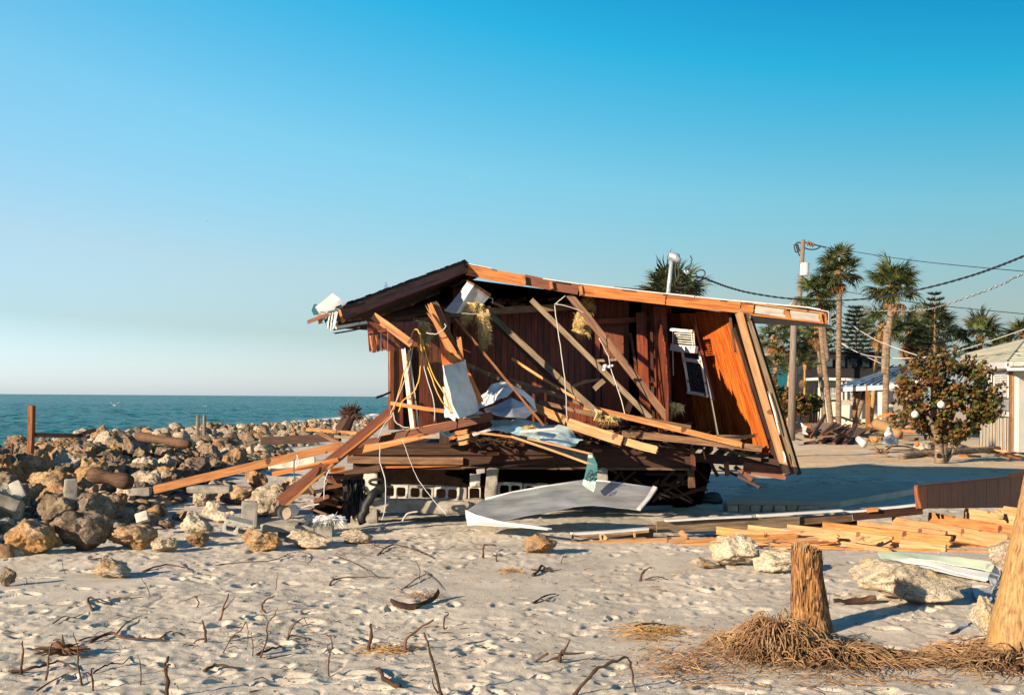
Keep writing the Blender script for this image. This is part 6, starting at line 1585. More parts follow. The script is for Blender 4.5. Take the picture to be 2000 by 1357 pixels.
ptube('power_line', [(1345, 560, 18.9), (1349, 548, 19), (1347, 541, 19), (1355, 540, 19), (1368, 543, 19), (1377, 536, 19), (1374, 528, 19), (1365, 528, 19), (1359, 532, 19), (1361, 539, 19), (1370, 543, 19), (1372, 547, 19), (1355, 550, 19), (1345, 557, 19), (1338, 562, 18.9)], .011, 'wire_black', n=6, sm=6, label='black cable loop curling in the air beside the service mast', cat='wire', group=LN)
ptube('wire_tail', [(1340, 530, 19.1), (1346, 524, 19.1), (1351, 510, 19.1), (1349, 500, 19.1)], .009, 'wire_black', n=5, sm=5, label='frayed black wire end sticking up with a white clip', cat='wire', group=LN, wob=.012)
b_ = MB(); b_.tube([P(1336, 528, 19.1), P(1343, 532, 19.1)], .035, 8); tag(b_.build('wire_clamp', M['white_metal']), 'white clamp on the frayed wire beside the service mast', 'clamp')
span([(1640, 596, 60), (1680, 605, 56), (1733, 607, 50), (1804, 605, 43), (1846, 595, 38), (1910, 574, 33), (1967, 551, 29), (1972, 546, 29), (2000, 535, 27), (2040, 515, 25)], .015, 'wire_white', 'twisted white and black line rising to the right edge under the thick cable', 1.1)
span([(1613, 483, 65), (1793, 510, 58), (2010, 531, 50)], .018, 'wire_black', 'thin topmost line from the pole to the right edge')
span([(1630, 566, 65), (1747, 585, 60), (1846, 598, 56), (2010, 614, 50)], .018, 'wire_black', 'thin line passing behind the full crowned palm to the right edge')
span([(1598, 636, 62), (1640, 622, 60), (1680, 646, 56), (1722, 669, 52), (1806, 699, 48)], .022, 'wire_grey', 'pale line sloping down to the white house from the eave end')
span([(1630, 660, 60), (1680, 690, 56), (1742, 699, 52), (1806, 697, 50), (1883, 682, 46), (2010, 640, 38)], .020, 'wire_grey', 'pale line dipping low then rising above the right house roof')
span([(1636, 668, 60), (1690, 695, 56), (1722, 710, 54), (1748, 715, 52)], .020, 'wire_grey', 'lowest pale line running to the blue metal roof')
span([(1760, 655, 60), (1830, 672, 56), (1883, 682, 52)], .016, 'wire_black', 'thin dark line between the shaggy palms and the roof')
ptube('strut', [(1543, 595, 17.7), (1553, 585, 17.9)], .010, 'wire_grey', n=5, label='short pale rod rising from the boxed eave to the cable', cat='rod')

# ------------------------------------------------------------------ background buildings
def wallq(name, q, th, mat, par): return slab(name, q, th, mat, par)
tq = thing('turquoise_house', 'turquoise house with grey shingle roof behind the small palms', 'house', P(1540, 815, 76))
a, b2 = P(1440, 690, 76), P(1581, 690, 78); a0 = Vector((a.x, a.y, 0)); b0 = Vector((b2.x, b2.y, 0))
wallq('wall', [a, b2, b0, a0], .2, 'turquoise', tq)
wallq('wall', [b2, b2 + Vector((3, 8, 0)), b0 + Vector((3, 8, 0)), b0], .2, 'turquoise', tq)
slab('roof', [P(1440, 655, 81), P(1533, 660, 81), P(1528, 692, 75.5), P(1430, 690, 75.5)], .15, 'grey_shingle', tq)
slab('eave_band', [P(1430, 690, 75.4), P(1540, 691, 75.4), P(1540, 694.5, 75.4), P(1430, 693.5, 75.4)], .1, 'grey_paint', tq)
for x in (1512, 1556):
    slab('window', [P(x, 708, 75.9), P(x + 12, 708, 75.9), P(x + 12, 730, 75.9), P(x, 730, 75.9)], .05, 'glass', tq)
dkb = thing('dark_building', 'black two storey building behind the palm trunks', 'building', P(1640, 815, 84))
a, b2 = P(1576, 688, 74.5), P(1735, 690, 74.5)
slab('wall', [a, b2, Vector((b2.x, b2.y, 0)), Vector((a.x, a.y, 0))], 3.0, 'dark_build', dkb)
slab('roof_edge', [P(1574, 685, 74.3), P(1737, 687, 74.3), P(1737, 690, 74.3), P(1574, 688, 74.3)], .3, 'black', dkb)
for i in range(6):
    x = 1588 + i * 24; slab('window', [P(x, 700, 74.3), P(x + 14, 700, 74.3), P(x + 14, 716, 74.3), P(x, 716, 74.3)], .05, 'glass', dkb)
wh = thing('white_porch_house', 'white house with railed porch behind the palm trunks', 'house', P(1660, 815, 70))
slab('wall', [P(1599, 757, 72), P(1745, 757, 72), P(1745, 835, 72), P(1599, 835, 72)], .2, 'house_white', wh)
slab('roof_band', [P(1597, 737, 69), P(1650, 738, 69), P(1650, 743, 69), P(1597, 742, 69)], 3.0, 'white_metal', wh)
slab('roof_band', [P(1652, 738, 69), P(1720, 741, 69), P(1720, 746, 69), P(1652, 743, 69)], 3.0, 'white_metal', wh)
slab('screen', [P(1605, 744, 71.5), P(1720, 744, 71.5), P(1720, 777, 71.5), P(1605, 777, 71.5)], .05, 'glass', wh)
for x in (1600, 1642, 1651, 1675, 1719): slab('column', [P(x, 740, 69.2), P(x + 3.6, 740, 69.2), P(x + 3.6, 832, 69.2), P(x, 832, 69.2)], .15, 'white_metal', wh)
for yy in (767.5, 777.5): slab('rail', [P(1603, yy, 69.4), P(1722, yy, 69.4), P(1722, yy + 2, 69.4), P(1603, yy + 2, 69.4)], .08, 'white_metal', wh)
for i in range(44):
    x = 1604 + i * 2.7; slab('baluster', [P(x, 757, 69.4), P(x + .7, 757, 69.4), P(x + .7, 778, 69.4), P(x, 778, 69.4)], .04, 'white_metal', wh)
slab('skirt_wall', [P(1643, 791, 68.8), P(1722, 791, 68.8), P(1722, 818, 68.8), P(1643, 818, 68.8)], .12, 'house_white', wh)
slab('skirt_shade', [P(1644, 781, 69.1), P(1720, 781, 69.1), P(1720, 791, 69.1), P(1644, 791, 69.1)], .1, 'grey_paint', wh)
gzb = thing('blue_roof_shelter', 'open shelter with pale blue metal roof on brown posts', 'shelter', P(1690, 820, 58))
# roof: eave from left to right, rising back to the right
e0_, e1_, e2_ = P(1640, 756, 57), P(1722, 752, 54), P(1800, 740, 52)
r0_, r1_ = P(1724, 727, 66), P(1872, 684, 66)
n = 13
for i in range(n):
    u0, u1 = i / n, (i + .94) / n
    def ev_(u): return e0_.lerp(e1_, u * 2) if u < .5 else e1_.lerp(e2_, u * 2 - 1)
    def rv_(u): return r0_.lerp(r1_, u)
    slab('roof_panel', [rv_(u0), rv_(u1), ev_(u1), ev_(u0)], .05, 'blue_roof', gzb)
    b = MB(); b.tube([rv_(u0) + Z * .05, ev_(u0) + Z * .05], .05, 4); b.build('seam', M['blue_roof'], gzb)
slab('roof_panel', [P(1716, 724, 67), P(1745, 712, 67), r0_ + Vector((1.5, 0, .1)), r0_], .05, 'blue_roof', gzb)
for a, b2, h in ((e0_, e1_, 7), (e1_, e2_, 7)):
    slab('eave_band', [a + Vector((0, -.1, -.02)), b2 + Vector((0, -.1, -.02)), b2 + Vector((0, -.1, -.22)), a + Vector((0, -.1, -.22))], .08, 'white_metal', gzb)
slab('ceiling', [e0_ - Z * .25, e2_ - Z * .25, r1_ - Z * 2.0, r0_ - Z * .8], .05, 'dark_wood', gzb)
for x0, x1, y1, Y in ((1666, 1672, 828, 58.5), (1691, 1698, 838, 55)):
    b = MB(); w = (x1 - x0) * PXM(Y); c = P((x0 + x1) / 2, y1 + 4, Y); h = P(x0, 752, Y).z - c.z
    b.box((c.x - w / 2, c.y - w / 2, c.z), (c.x + w / 2, c.y + w / 2, c.z + h)); b.build('post', M['post_brown'], gzb)
for a, b2 in (((1668, 790), (1681, 752)), ((1664, 838), (1690, 762))):
    ptube('slanting_trunk', [(a[0], a[1] + 10, 57.5), (b2[0], b2[1], 57.5)], .13, 'palm_trunk', n=7, label='thin slanting palm trunk ' + ('left' if a[0] == 1668 else 'right') + ' of the first brown post', cat='trunk')
slab('column', [P(1718, 765, 54), P(1730, 765, 54), P(1730, 838, 54), P(1718, 838, 54)], .3, 'white_metal', gzb)
# white house at the right edge
rh = thing('white_house', 'white cottage with pale grey green shingle roof at the right edge', 'house', P(1990, 886, 40))
Yc = 40.0; cn = P(1990.5, 717, Yc); cb_ = Vector((cn.x, cn.y, -.05)); fl_ = P(1922, 714, 47.0)
lf = Vector((fl_.x, fl_.y, 0)); lft_t = Vector((fl_.x, fl_.y, cn.z)); rt_t = cn + Vector((9, 3.0, 0)); rt_b = Vector((rt_t.x, rt_t.y, -.05))
def on(u, z, d=0.0):
    p = Vector((cn.x, cn.y, 0)).lerp(lf, u); nrm = Vector((lf.y - cn.y, -(lf.x - cn.x), 0)).normalized()
    if nrm.x > 0: nrm = -nrm
    return Vector((p.x, p.y, z)) + nrm * (d + (.12 if d > 0 else 0))
z1 = cn.z
slab('wall', [on(1, z1), on(0, z1), on(0, -.05), on(1, -.05)], .12, 'house_white', rh)
slab('wall', [cn, rt_t, rt_b, cb_], .12, 'house_white', rh)
for i in range(10):
    u = .05 + i * .10; 
    if u > .98: break
    slab('batten', [on(u + .003, 1.28, .06), on(u - .003, 1.28, .06), on(u - .003, 0, .06), on(u + .003, 0, .06)], .04, 'old_wood', rh)
    
slab('sill_band', [on(1, 1.42, .05), on(.10, 1.42, .05), on(.10, 1.28, .05), on(1, 1.28, .05)], .06, 'white_metal', rh)
for u0, u1 in ((.13, .30), (.31, .48), (.60, .8)):
    f = slab('shutter', [on(u1, z1 - .12, .05), on(u0, z1 - .12, .05), on(u0, 1.95, .05), on(u1, 1.95, .05)], .05, 'white_metal', rh)
    for k in range(12):
        z = 2.0 + k * .085
        if z > z1 - .2: break
        slab('louvre', [on(u1 - .01, z + .06, .11), on(u0 + .01, z + .06, .11), on(u0 + .01, z, .13), on(u1 - .01, z, .13)], .01, 'white_metal', f)
slab('window', [on(.48, 1.9, .05), on(.13, 1.9, .05), on(.13, 1.5, .05), on(.48, 1.5, .05)], .03, 'metal', rh)
slab('corner_board', [on(.09, z1, .05), on(.07, z1, .05), on(.07, 0, .05), on(.09, 0, .05)], .04, 'rust', rh)
slab('corner_board', [on(.035, z1, .05), on(.025, z1, .05), on(.025, 0, .05), on(.035, 0, .05)], .04, 'rust', rh)
# roof
El, Ec, Er = P(1880, 713, 50), P(1967, 708, 39.2), P(2110, 706, 38.4)
Rl, Rc, Rr = P(1872, 695, 57), P(2004, 663, 47), P(2160, 650, 46)
def courses(a, b, c, d, n):
    for i in range(n):
        u0, u1 = i / n, (i + 1) / n
        slab('shingle_course', [a.lerp(d, u0) + Z * .0, b.lerp(c, u0), b.lerp(c, u1) + Z * .03, a.lerp(d, u1) + Z * .03], .05, 'shingle', rh)
courses(Rl, Rc, Ec, El, 12)
courses(Rc, Rr, Er, Ec, 12)
slab('fascia', [El + Z * .02, Ec + Z * .02, Ec - Z * .20, El - Z * .24], .06, 'white_metal', rh)
slab('gutter', [Ec + Vector((0, -.14, .03)), Er + Vector((0, -.14, .03)), Er + Vector((0, -.14, -.13)), Ec + Vector((0, -.14, -.13))], .12, 'grey_paint', rh)
slab('fascia', [Ec - Z * .13, Er - Z * .13, Er - Z * .26, Ec - Z * .26], .06, 'white_metal', rh)
slab('soffit', [on(1, z1 - .04), on(-.02, z1 - .04), Ec - Z * .2, El - Z * .24], .03, 'house_white', rh)
slab('soffit', [cn - Z * .04, rt_t - Z * .04, Er - Z * .25, Ec - Z * .25], .03, 'house_white', rh)
pslab('torn_shingle', [(1984, 690, 42.5), (2012, 684, 42.3), (2012, 700, 40), (1974, 703, 40)], .04, 'tar', rh)

# ------------------------------------------------------------------ yard debris under the palms
yd = 'wreckage strewn in the yard'
fp = thing('fallen_floor_panel', 'fallen plywood floor panel with brown joists lying below the straight palm trunks', 'floor panel', P(1630, 865, 46))
pslab('sheathing', [(1578, 826, 52), (1640, 826, 51), (1630, 860, 46.5), (1570, 850, 47.5)], .03, 'grey_wood', fp)
pslab('sheathing', [(1642, 832, 51), (1698, 836, 51), (1666, 866, 46.3), (1590, 864, 46.3)], .03, 'old_wood', fp)
for (a, b) in (((1611, 811, 50), (1585, 853, 46.8)), ((1632, 826, 49.8), (1604, 851, 46.6)), ((1650, 843, 48.5), (1628, 865, 45.8)), ((1672, 829, 49.5), (1650, 865, 45.8)), ((1620, 850, 47.5), (1602, 866, 45.9))):
    pb('joist', a, b, 6, .12, 'brown_stain', fp)
for k in range(6): pb('plank_edge', (1566 + k, 828 + k * 5, 47.5), (1582 + k, 829 + k * 5, 47.6), 4, .05, 'fascia', fp)
pb('joist', (1594, 856, 45.5), (1652, 828, 47), 2.6, .06, 'pine', fp)
rs = random.Random(90)
WN = ['brown', 'orange', 'grey', 'pale', 'dark']
WM_ = {'brown': 'old_wood', 'orange': 'fascia', 'grey': 'grey_wood', 'pale': 'pale_pine', 'dark': 'dark_wood'}
def scatter(n, x0, x1, y0, y1, lx, h, place, z=.1, cl=None):
    for i in range(n):
        x = rs.uniform(x0, x1); y = rs.uniform(y0, y1); c = WN[rs.randrange(5)]
        g = GG(x, y); Y = g.y; zz = rs.uniform(0, z) 
        ln = rs.uniform(*lx) * PXM(Y)
        a = rs.uniform(-.9, .9); d = Vector((math.cos(a), math.sin(a) * 1.0, rs.uniform(-.35, .35)))
        p = g + Z * (zz + abs(d.z) * ln / 2 + .05)
        w = rs.uniform(*h) * PXM(Y)
        board('broken_board', p - d * ln / 2, p + d * ln / 2, w, .04, WM_[c], rag=.06, rag0=.06, label=f'{"long" if ln > 1.1 else "short"} {"thin" if w < .1 else "wide"} {c} board {"tilted" if abs(d.z) > .18 else "flat"} {"on top" if zz > z * .5 else "low"}, {place}', cat='broken board', group=yd)
scatter(16, 1530, 1700, 845, 872, (20, 60), (3, 7), 'left of the fallen floor panel', .5)
scatter(14, 1550, 1640, 826, 842, (25, 60), (3, 6), 'behind the fallen floor panel', .9)
scatter(18, 1725, 1800, 845, 868, (15, 45), (3, 7), 'in the heap left of the bush', 1.1)
scatter(12, 1650, 1760, 838, 862, (15, 50), (3, 6), 'between floor panel and palm log', .4)
scatter(10, 1860, 1990, 885, 905, (20, 60), (2, 5), 'right of the bush trunk', .05)
pslab('tar_sheet', [(1538, 838, 47), (1566, 818, 49), (1572, 834, 47), (1545, 850, 46)], .05, 'tar', label='black tar paper sheet heaped beside the corner post', cat='tar sheet')
psheet('white_rag', [[(1566, 826, 45), (1576, 833, 45)], [(1570, 840, 45), (1574, 842, 45)], [(1567, 846, 45), (1578, 850, 45)]], .02, 'white_metal', crumple=.1, label='white scrap on the edge of the fallen floor panel', cat='scrap')
b_ = MB(); q = smooth_line([P(1712, 828, 46), P(1735, 836, 45), P(1756, 848, 44)], 4); b_.tube(q, [.24, .23, .22, .22, .2, .2, .19, .18, .17], 12); tag(b_.build('palm_log', M['trunk_tan'], smooth=True), 'cut palm log with pale end lying before the blue roof shelter', 'log')
bag = P(1740, 868, 42)
psheet('white_tarp_heap', [[(1733, 840, 42.5), (1738, 834, 42.6), (1744, 850, 42.6)], [(1727, 852, 42), (1740, 848, 41.8), (1752, 860, 42)], [(1724, 868, 41.6), (1740, 868, 41.4), (1757, 869, 41.8)]], .02, 'gull', crumple=.12, label='crumpled white plastic sack peaked up on the sand left of the bush', cat='sack')
b_ = MB(); b_.tube([P(1677, 857, 42), P(1688, 868, 41.5)], .13, 10); tag(b_.build('paint_can', M['gull'], smooth=True), 'white can lying at the right end of the fallen panel', 'can')
for (x, y, w, h, lab) in ((1693, 869, 20, 14, 'tan stone beside the white can in the yard'), (1713, 868, 24, 16, 'dark brown stone left of the white sack'), (1806, 884, 34, 20, 'pale stone left of the bush trunk'), (1822, 878, 20, 14, 'small pale stone directly behind the bush trunk'), (1880, 880, 40, 12, 'flat pale stone right of the bush trunk')):
    rock_at(x, y, w, h, Cr if 'pale' in lab else O, lab, var=int(x) % 5, group='stones in the yard')
b_ = MB(); q = smooth_line([GG(1760, 897) + Z * .08, GG(1800, 893) + Z * .12, GG(1850, 889) + Z * .1, GG(1950, 882) + Z * .1], 5); b_.tube(q, .11, 8)
tag(b_.build('driftwood_log', M['palm_trunk'], smooth=True), 'long grey fallen trunk lying on the sand behind the bush', 'log')
tag(pb('white_pipe', (1945, 911, 32), (2010, 917, 31), 2.4, .06, 'white_metal'), 'white board lying on the sand at the right edge', 'board')
rk = P(1722, 888, 38)
b_ = MB()
for i in range(40):
    a = rs.uniform(0, 6.28); d = Vector((math.cos(a), math.sin(a), rs.uniform(-.1, .9))); b_.tube([GG(1722, 893) + Z * .12, GG(1722, 893) + Z * .12 + d * rs.uniform(.15, .4)], [.03, .008], 4)
tag(b_.build('root_clump', M['root']), 'small tangled root clump on the sand left of the bush', 'root clump')
ptube('driftwood_branch', [tuple(v) if 0 else GG(x, y) + Z * h for x, y, h in ((1730, 880, .15), (1768, 880, .16), (1800, 888, .12), (1826, 896, .05))], .03, 'twig', sm=4, label='long dark branch lying toward the bush trunk', cat='branch')
# upturned stump far along the shore
b_ = MB(); c = P(684, 815, 55)
for i in range(90):
    a = rs.uniform(0, 6.28); e = rs.uniform(-.3, 1.2); d = Vector((math.cos(a) * math.cos(e), math.sin(a) * .5, math.sin(e)))
    b_.tube([c, c + d * .3, c + d * rs.uniform(.45, .75) + Vector((rs.uniform(-.1, .15), 0, rs.uniform(-.1, .1)))], [.12, .07, .02], 4)
b_.tube([c + Vector((-.4, 0, -.7)), c + Vector((0, 0, .05))], [.4, .25], 8)
tag(b_.build('upturned_stump', M['dark_wood']), 'dark upturned tree stump with roots on the far rocks by the surf', 'stump')
# posts in the rock heap
ps = thing('mooring_post', 'tall rust brown post with cross beam at the left end of the rock heap', 'post', P(60, 872, 19))
pb('post', (62, 792, 19), (59, 885, 19), 9, .13, 'rust', ps)
pb('cross_beam', (66, 849, 19.05), (158, 851, 21), 8, .10, 'brown_stain', ps)
pb('broken_beam', (150, 852, 20.8), (188, 838, 21), 7, .10, 'dark_wood', ps, rag=.15)
for x, lab in ((386, 'left one of the two short grey posts at the sea edge'), (399, 'right one of the two short grey posts at the sea edge')):
    b_ = MB(); b_.tube([P(x, 850, 30), P(x, 829, 30), P(x + .5, 810.5, 30)], [.05, .05, .042], 8); tag(b_.build('short_post', M['pole_wood']), lab, 'post', 'short posts at the sea edge')
pb('short_post', (22, 888, 19), (24, 866, 19), 3, .05, 'dark_wood', label='small dark stake at the water behind the left rocks', cat='post')
# driftwood lying in the heap
for (a, b, r, lab) in (((175, 925, 17), (258, 940, 17), .11, 'grey driftwood log lying in the middle of the rock heap'), ((270, 852, 26), (370, 866, 25), .10, 'long grey driftwood log on the crest of the rock heap')):
    q = smooth_line([P(*a), P(*b) + Z * -.02], 6); b_ = MB(); b_.tube(q, [r * (1 + .2 * math.sin(i * 1.7)) for i in range(len(q))], 8); tag(b_.build('driftwood_log', M['old_wood'], smooth=True), lab, 'log')
# gulls
def bird(p, s, label, mat='gull'):
    t = thing('seagull', label, 'bird', p)
    b = MB(); b.tube([p + Vector((-.20, 0, .0)) * s, p + Vector((-.08, 0, .02)) * s, p + Vector((.08, 0, .02)) * s, p + Vector((.17, 0, .03)) * s, p + Vector((.25, 0, .02)) * s], [.01 * s, .055 * s, .06 * s, .035 * s, .008 * s], 8); b.build('body', M[mat], t, smooth=True)
    for sd in (-1, 1):
        r_ = [Vector((.09, 0, .03)), Vector((.10, .22 * sd, .20)), Vector((.0, .50 * sd, .34))]; q_ = [Vector((-.07, 0, .03)), Vector((-.06, .22 * sd, .19)), Vector((-.03, .52 * sd, .33))]
        rot = Matrix.Rotation(math.pi / 2 * .9, 3, 'Z')
        vs = [p + (rot @ v) * s for v in r_ + q_]
        b = MB(); b.quadbox(vs[0], vs[1], vs[4], vs[3], (0, 0, .012 * s)); b.quadbox(vs[1], vs[2], vs[5], vs[4], (0, 0, .012 * s)); b.build('wing', M[mat], t)
bird(P(224, 792, 90), .75, 'white gull flying low over the water above the rock heap')
bird(P(920, 348, 130), .35, 'tiny pale bird high in the sky above the roof')
bird(P(405, 432, 130), .25, 'tiny dark bird high in the sky on the left', 'black')
# ------------------------------------------------------------------ fallen floor frame, right foreground
ff = thing('fallen_wall_frame', 'fallen timber frame with bright joists lying on the sand at the right', 'timber frame', P(1600, 1075, 14.2))
# far long beam with metal drip edge
pb('edge_beam', (1281, 1029, 15.2), (1560, 1018, 15.6), 21, .07, 'grey_wood', ff, rag0=.01)
pb('edge_beam', (1556, 1017, 15.65), (1664, 1010, 15.8), 15, .06, 'old_wood', ff, rag=.02)
pb('edge_beam', (1668, 1008, 15.8), (1800, 996, 16.0), 15, .06, 'dark_wood', ff)
pb('edge_beam', (1560, 1028, 15.7), (1680, 1020, 15.9), 8, .05, 'dark_wood', ff)
pb('drip_edge', (1300, 1016.5, 15.15), (1465, 1008, 15.4), 3.5, .10, 'white_metal', ff)
pb('drip_edge', (1480, 1006.5, 15.45), (1643, 996.5, 15.7), 4, .10, 'white_metal', ff)
pb('drip_edge', (1650, 999, 15.8), (1694, 996, 15.85), 3.5, .08, 'white_metal', ff)
pb('drip_edge', (1712, 993, 15.9), (1792, 985, 16.0), 4, .08, 'white_metal', ff)
pb('block_end', (1692, 996, 15.8), (1714, 994, 15.8), 8, .08, 'pine', ff)
pb('block_end', (1263, 1034, 15.0), (1282, 1032, 15.0), 14, .07, 'old_wood', ff)
# left box
pb('drip_edge', (1117, 1042, 14.6), (1264, 1032, 14.9), 4.5, .12, 'white_metal', ff)
pb('top_strip', (1118, 1046, 14.58), (1266, 1037, 14.88), 3.5, .06, 'pale_pine', ff)
pb('back_board', (1119, 1056, 14.9), (1276, 1047, 15.1), 16, .04, 'old_wood', ff)
pb('side_board', (1118.5, 1042, 14.5), (1120, 1070, 14.45), 4, .06, 'old_wood', ff)
pb('side_board', (1172, 1044, 14.55), (1174, 1068, 14.45), 3.5, .05, 'pale_pine', ff)
pb('side_board', (1238, 1040, 14.7), (1240, 1052, 14.6), 3.5, .05, 'pale_pine', ff)
pb('block_end', (1176, 1046, 14.6), (1186, 1055, 14.5), 9, .05, 'pale_pine', ff, rag=.02)
pb('block_end', (1330, 1040, 14.8), (1341, 1053, 14.6), 11, .06, 'pale_pine', ff, rag=.02)
pb('front_board', (1119, 1065, 14.4), (1262, 1055, 14.6), 13, .04, 'pale_pine', ff, rag=.03)
pb('front_board', (1175, 1061, 14.38), (1344, 1053, 14.6), 13, .04, 'pale_pine', ff, rag=.05, rag0=.03)
pb('front_board', (1340, 1058, 14.5), (1560, 1046, 14.7), 9, .04, 'pine', ff, rag=.05, rag0=.04)
pb('bottom_board', (1120, 1070, 14.35), (1420, 1060, 14.5), 5, .10, 'pine', ff, rag0=.1)
pb('bottom_board', (1330, 1064, 14.3), (1600, 1052, 14.5), 6, .05, 'pale_pine', ff, rag=.05)
pb('bottom_board', (1130, 1074, 14.3), (1400, 1068, 14.4), 3.5, .03, 'old_wood', ff, rag=.1, rag0=.1)
# joists coming forward
J = [((1400, 1035, 15.3), (1500, 1046, 14.8), 15), ((1462, 1032, 15.4), (1640, 1052, 14.5), 16), ((1539, 1033, 15.5), (1745, 1058, 14.2), 20), ((1608, 1030, 15.7), (1860, 1060, 14.1), 25), ((1676, 1028, 15.8), (1850, 1050, 14.6), 25), ((1744, 1021, 16.0), (1972, 1058, 13.9), 28), ((1815, 1014, 16.2), (2040, 1052, 14.3), 30), ((1884, 1006, 16.5), (2120, 1044, 14.9), 30), ((1960, 1002, 16.8), (2180, 1034, 15.3), 30)]
for i, (a, b, w) in enumerate(J):
    pb('joist', a, b, w, .045, 'pale_pine' if i % 3 else 'pine', ff, rag=.05)
for a, b, w in (((1500, 1062, 14.3), (1638, 1066, 14.2), 8), ((1540, 1056, 14.4), (1645, 1072, 14.1), 7), ((1640, 1060, 14.2), (1745, 1076, 13.8), 9), ((1756, 1060, 14.2), (1850, 1072, 13.8), 16), ((1505, 1068, 14.2), (1700, 1072, 14.0), 4), ((1700, 1072, 14.0), (1975, 1078, 13.7), 5), ((1430, 1040, 14.9), (1610, 1042, 14.7), 8)):
    pb('nailer', a, b, w, .04, 'pale_pine' if w > 7 else 'pine', ff, rag=.08, rag0=.05)
rs = random.Random(19)
for i in range(10):
    x = rs.uniform(1380, 1700); pb('splinter', (x, 1060 + rs.uniform(-14, 8), 14.2), (x + rs.uniform(20, 60), 1060 + rs.uniform(-14, 8), 14.1), rs.uniform(1.5, 4), .02, rs.choice(['pale_pine', 'pine', 'fascia']), ff, rag=.1, rag0=.1)
pslab('sheathing', [(1300, 1048, 15.6), (1990, 1015, 17.0), (1990, 1066, 14.2), (1360, 1068, 14.6)], .02, 'pine', ff)
pslab('frame_shade', [(1610, 1073, 14.25), (1990, 1074, 14.2), (1990, 1094, 14.0), (1620, 1089, 14.1)], .02, 'void', ff)  # near black strip painted as the shadow below the frame
dpn = thing('dark_red_panel', 'dark red siding panel standing on edge at the right end of the frame', 'wall panel', P(1900, 990, 16.2))
for i in range(13):
    x0 = 1789 + i * 23; x1 = x0 + 22.7
    def yt(x): return 950 - (x - 1789) * .094
    def yb(x): return 993 - (x - 1789) * .012
    dY = (x0 - 1789) * .013 - .4
    pslab('plank', [(x0, yt(x0), 16.0 + dY), (x1, yt(x1), 16.3 + dY), (x1, yb(x1), 16.3 + dY), (x0 + (4 if i == 0 else 0), yb(x0), 16.0 + dY)], .03, 'dark_red', dpn)
pb('cap_strip', (1789, 949, 15.55), (2090, 921, 19.5), 3, .05, 'brown_stain', dpn)
pb('cap_strip', (1790, 951, 15.54), (1797, 992, 15.54), 3.5, .05, 'fascia', dpn, rag=.02)
tb((1972, 930, 17.5), (2030, 915, 17.5), 9, .05, 'dark_wood', 'dark board end showing over the dark red panel at the edge')
psheet('yellow_scrap', [[(1944, 996, 15.9), (1956, 993, 15.9)], [(1946, 1010, 15.8), (1958, 1008, 15.8)], [(1950, 1015, 15.75), (1959, 1014, 15.75)]], .02, 'insulation', crumple=.03, cs=.08, label='small orange yellow foam scrap on the frame below the dark red panel', cat='foam')
# curled siding
cs2 = thing('vinyl_siding_sheet', 'curled pale green and white vinyl siding sheet bent over the flat boulder', 'siding sheet', P(1850, 1180, 12.0))
psheet('green_face', [[(1714, 1079, 12.4), (1770, 1079, 12.5), (1822, 1084, 12.4), (1880, 1090, 12.1), (1944, 1099, 11.7)], [(1722, 1094, 12.15), (1775, 1091, 12.2), (1826, 1095, 12.1), (1884, 1106, 11.8), (1936, 1118, 11.4)]], .006, 'pvc_green', cs2, crumple=.012)
psheet('white_band', [[(1716, 1094, 12.12), (1775, 1092, 12.18), (1826, 1097, 12.05), (1884, 1109, 11.75), (1934, 1120, 11.38)], [(1711, 1108, 12.05), (1750, 1106, 12.1), (1800, 1108, 12.0), (1870, 1124, 11.6), (1926, 1136, 11.2)]], .006, 'white_metal', cs2, crumple=.008)
ptube('rolled_edge', [(1712, 1102, 12.0), (1760, 1100, 12.05), (1810, 1102, 11.95), (1870, 1118, 11.6), (1930, 1131, 11.2)], .012, 'white_metal', cs2, n=8, sm=3)
M['siding_back'] = pmat('siding_back', [(0.3, (0.44, 0.42, 0.42)), (0.7, (0.54, 0.52, 0.51))], 3, rough=0.6, bump=0.1, vary=0)
psheet('grey_flap', [[(1930, 1102, 11.6), (1946, 1100, 11.7)], [(1928, 1120, 11.35), (1949, 1122, 11.5)], [(1930, 1136, 11.1), (1948, 1140, 11.2)], [(1926, 1152, 10.75), (1940, 1166, 10.6)]], .006, 'siding_back', cs2, crumple=.05, cs=.2)
psheet('grey_flap', [[(1902, 1152, 10.7), (1930, 1148, 10.8), (1942, 1142, 10.95)], [(1908, 1182, 9.95), (1924, 1180, 10.05), (1938, 1172, 10.2)], [(1892, 1204, 9.5), (1906, 1205, 9.5), (1914, 1196, 9.65)], [(1862, 1226, 9.05), (1880, 1226, 9.05), (1892, 1216, 9.2)], [(1844, 1238, 8.85), (1852, 1240, 8.8), (1862, 1236, 8.85)]], .006, 'siding_back', cs2, crumple=.03, cs=.2)
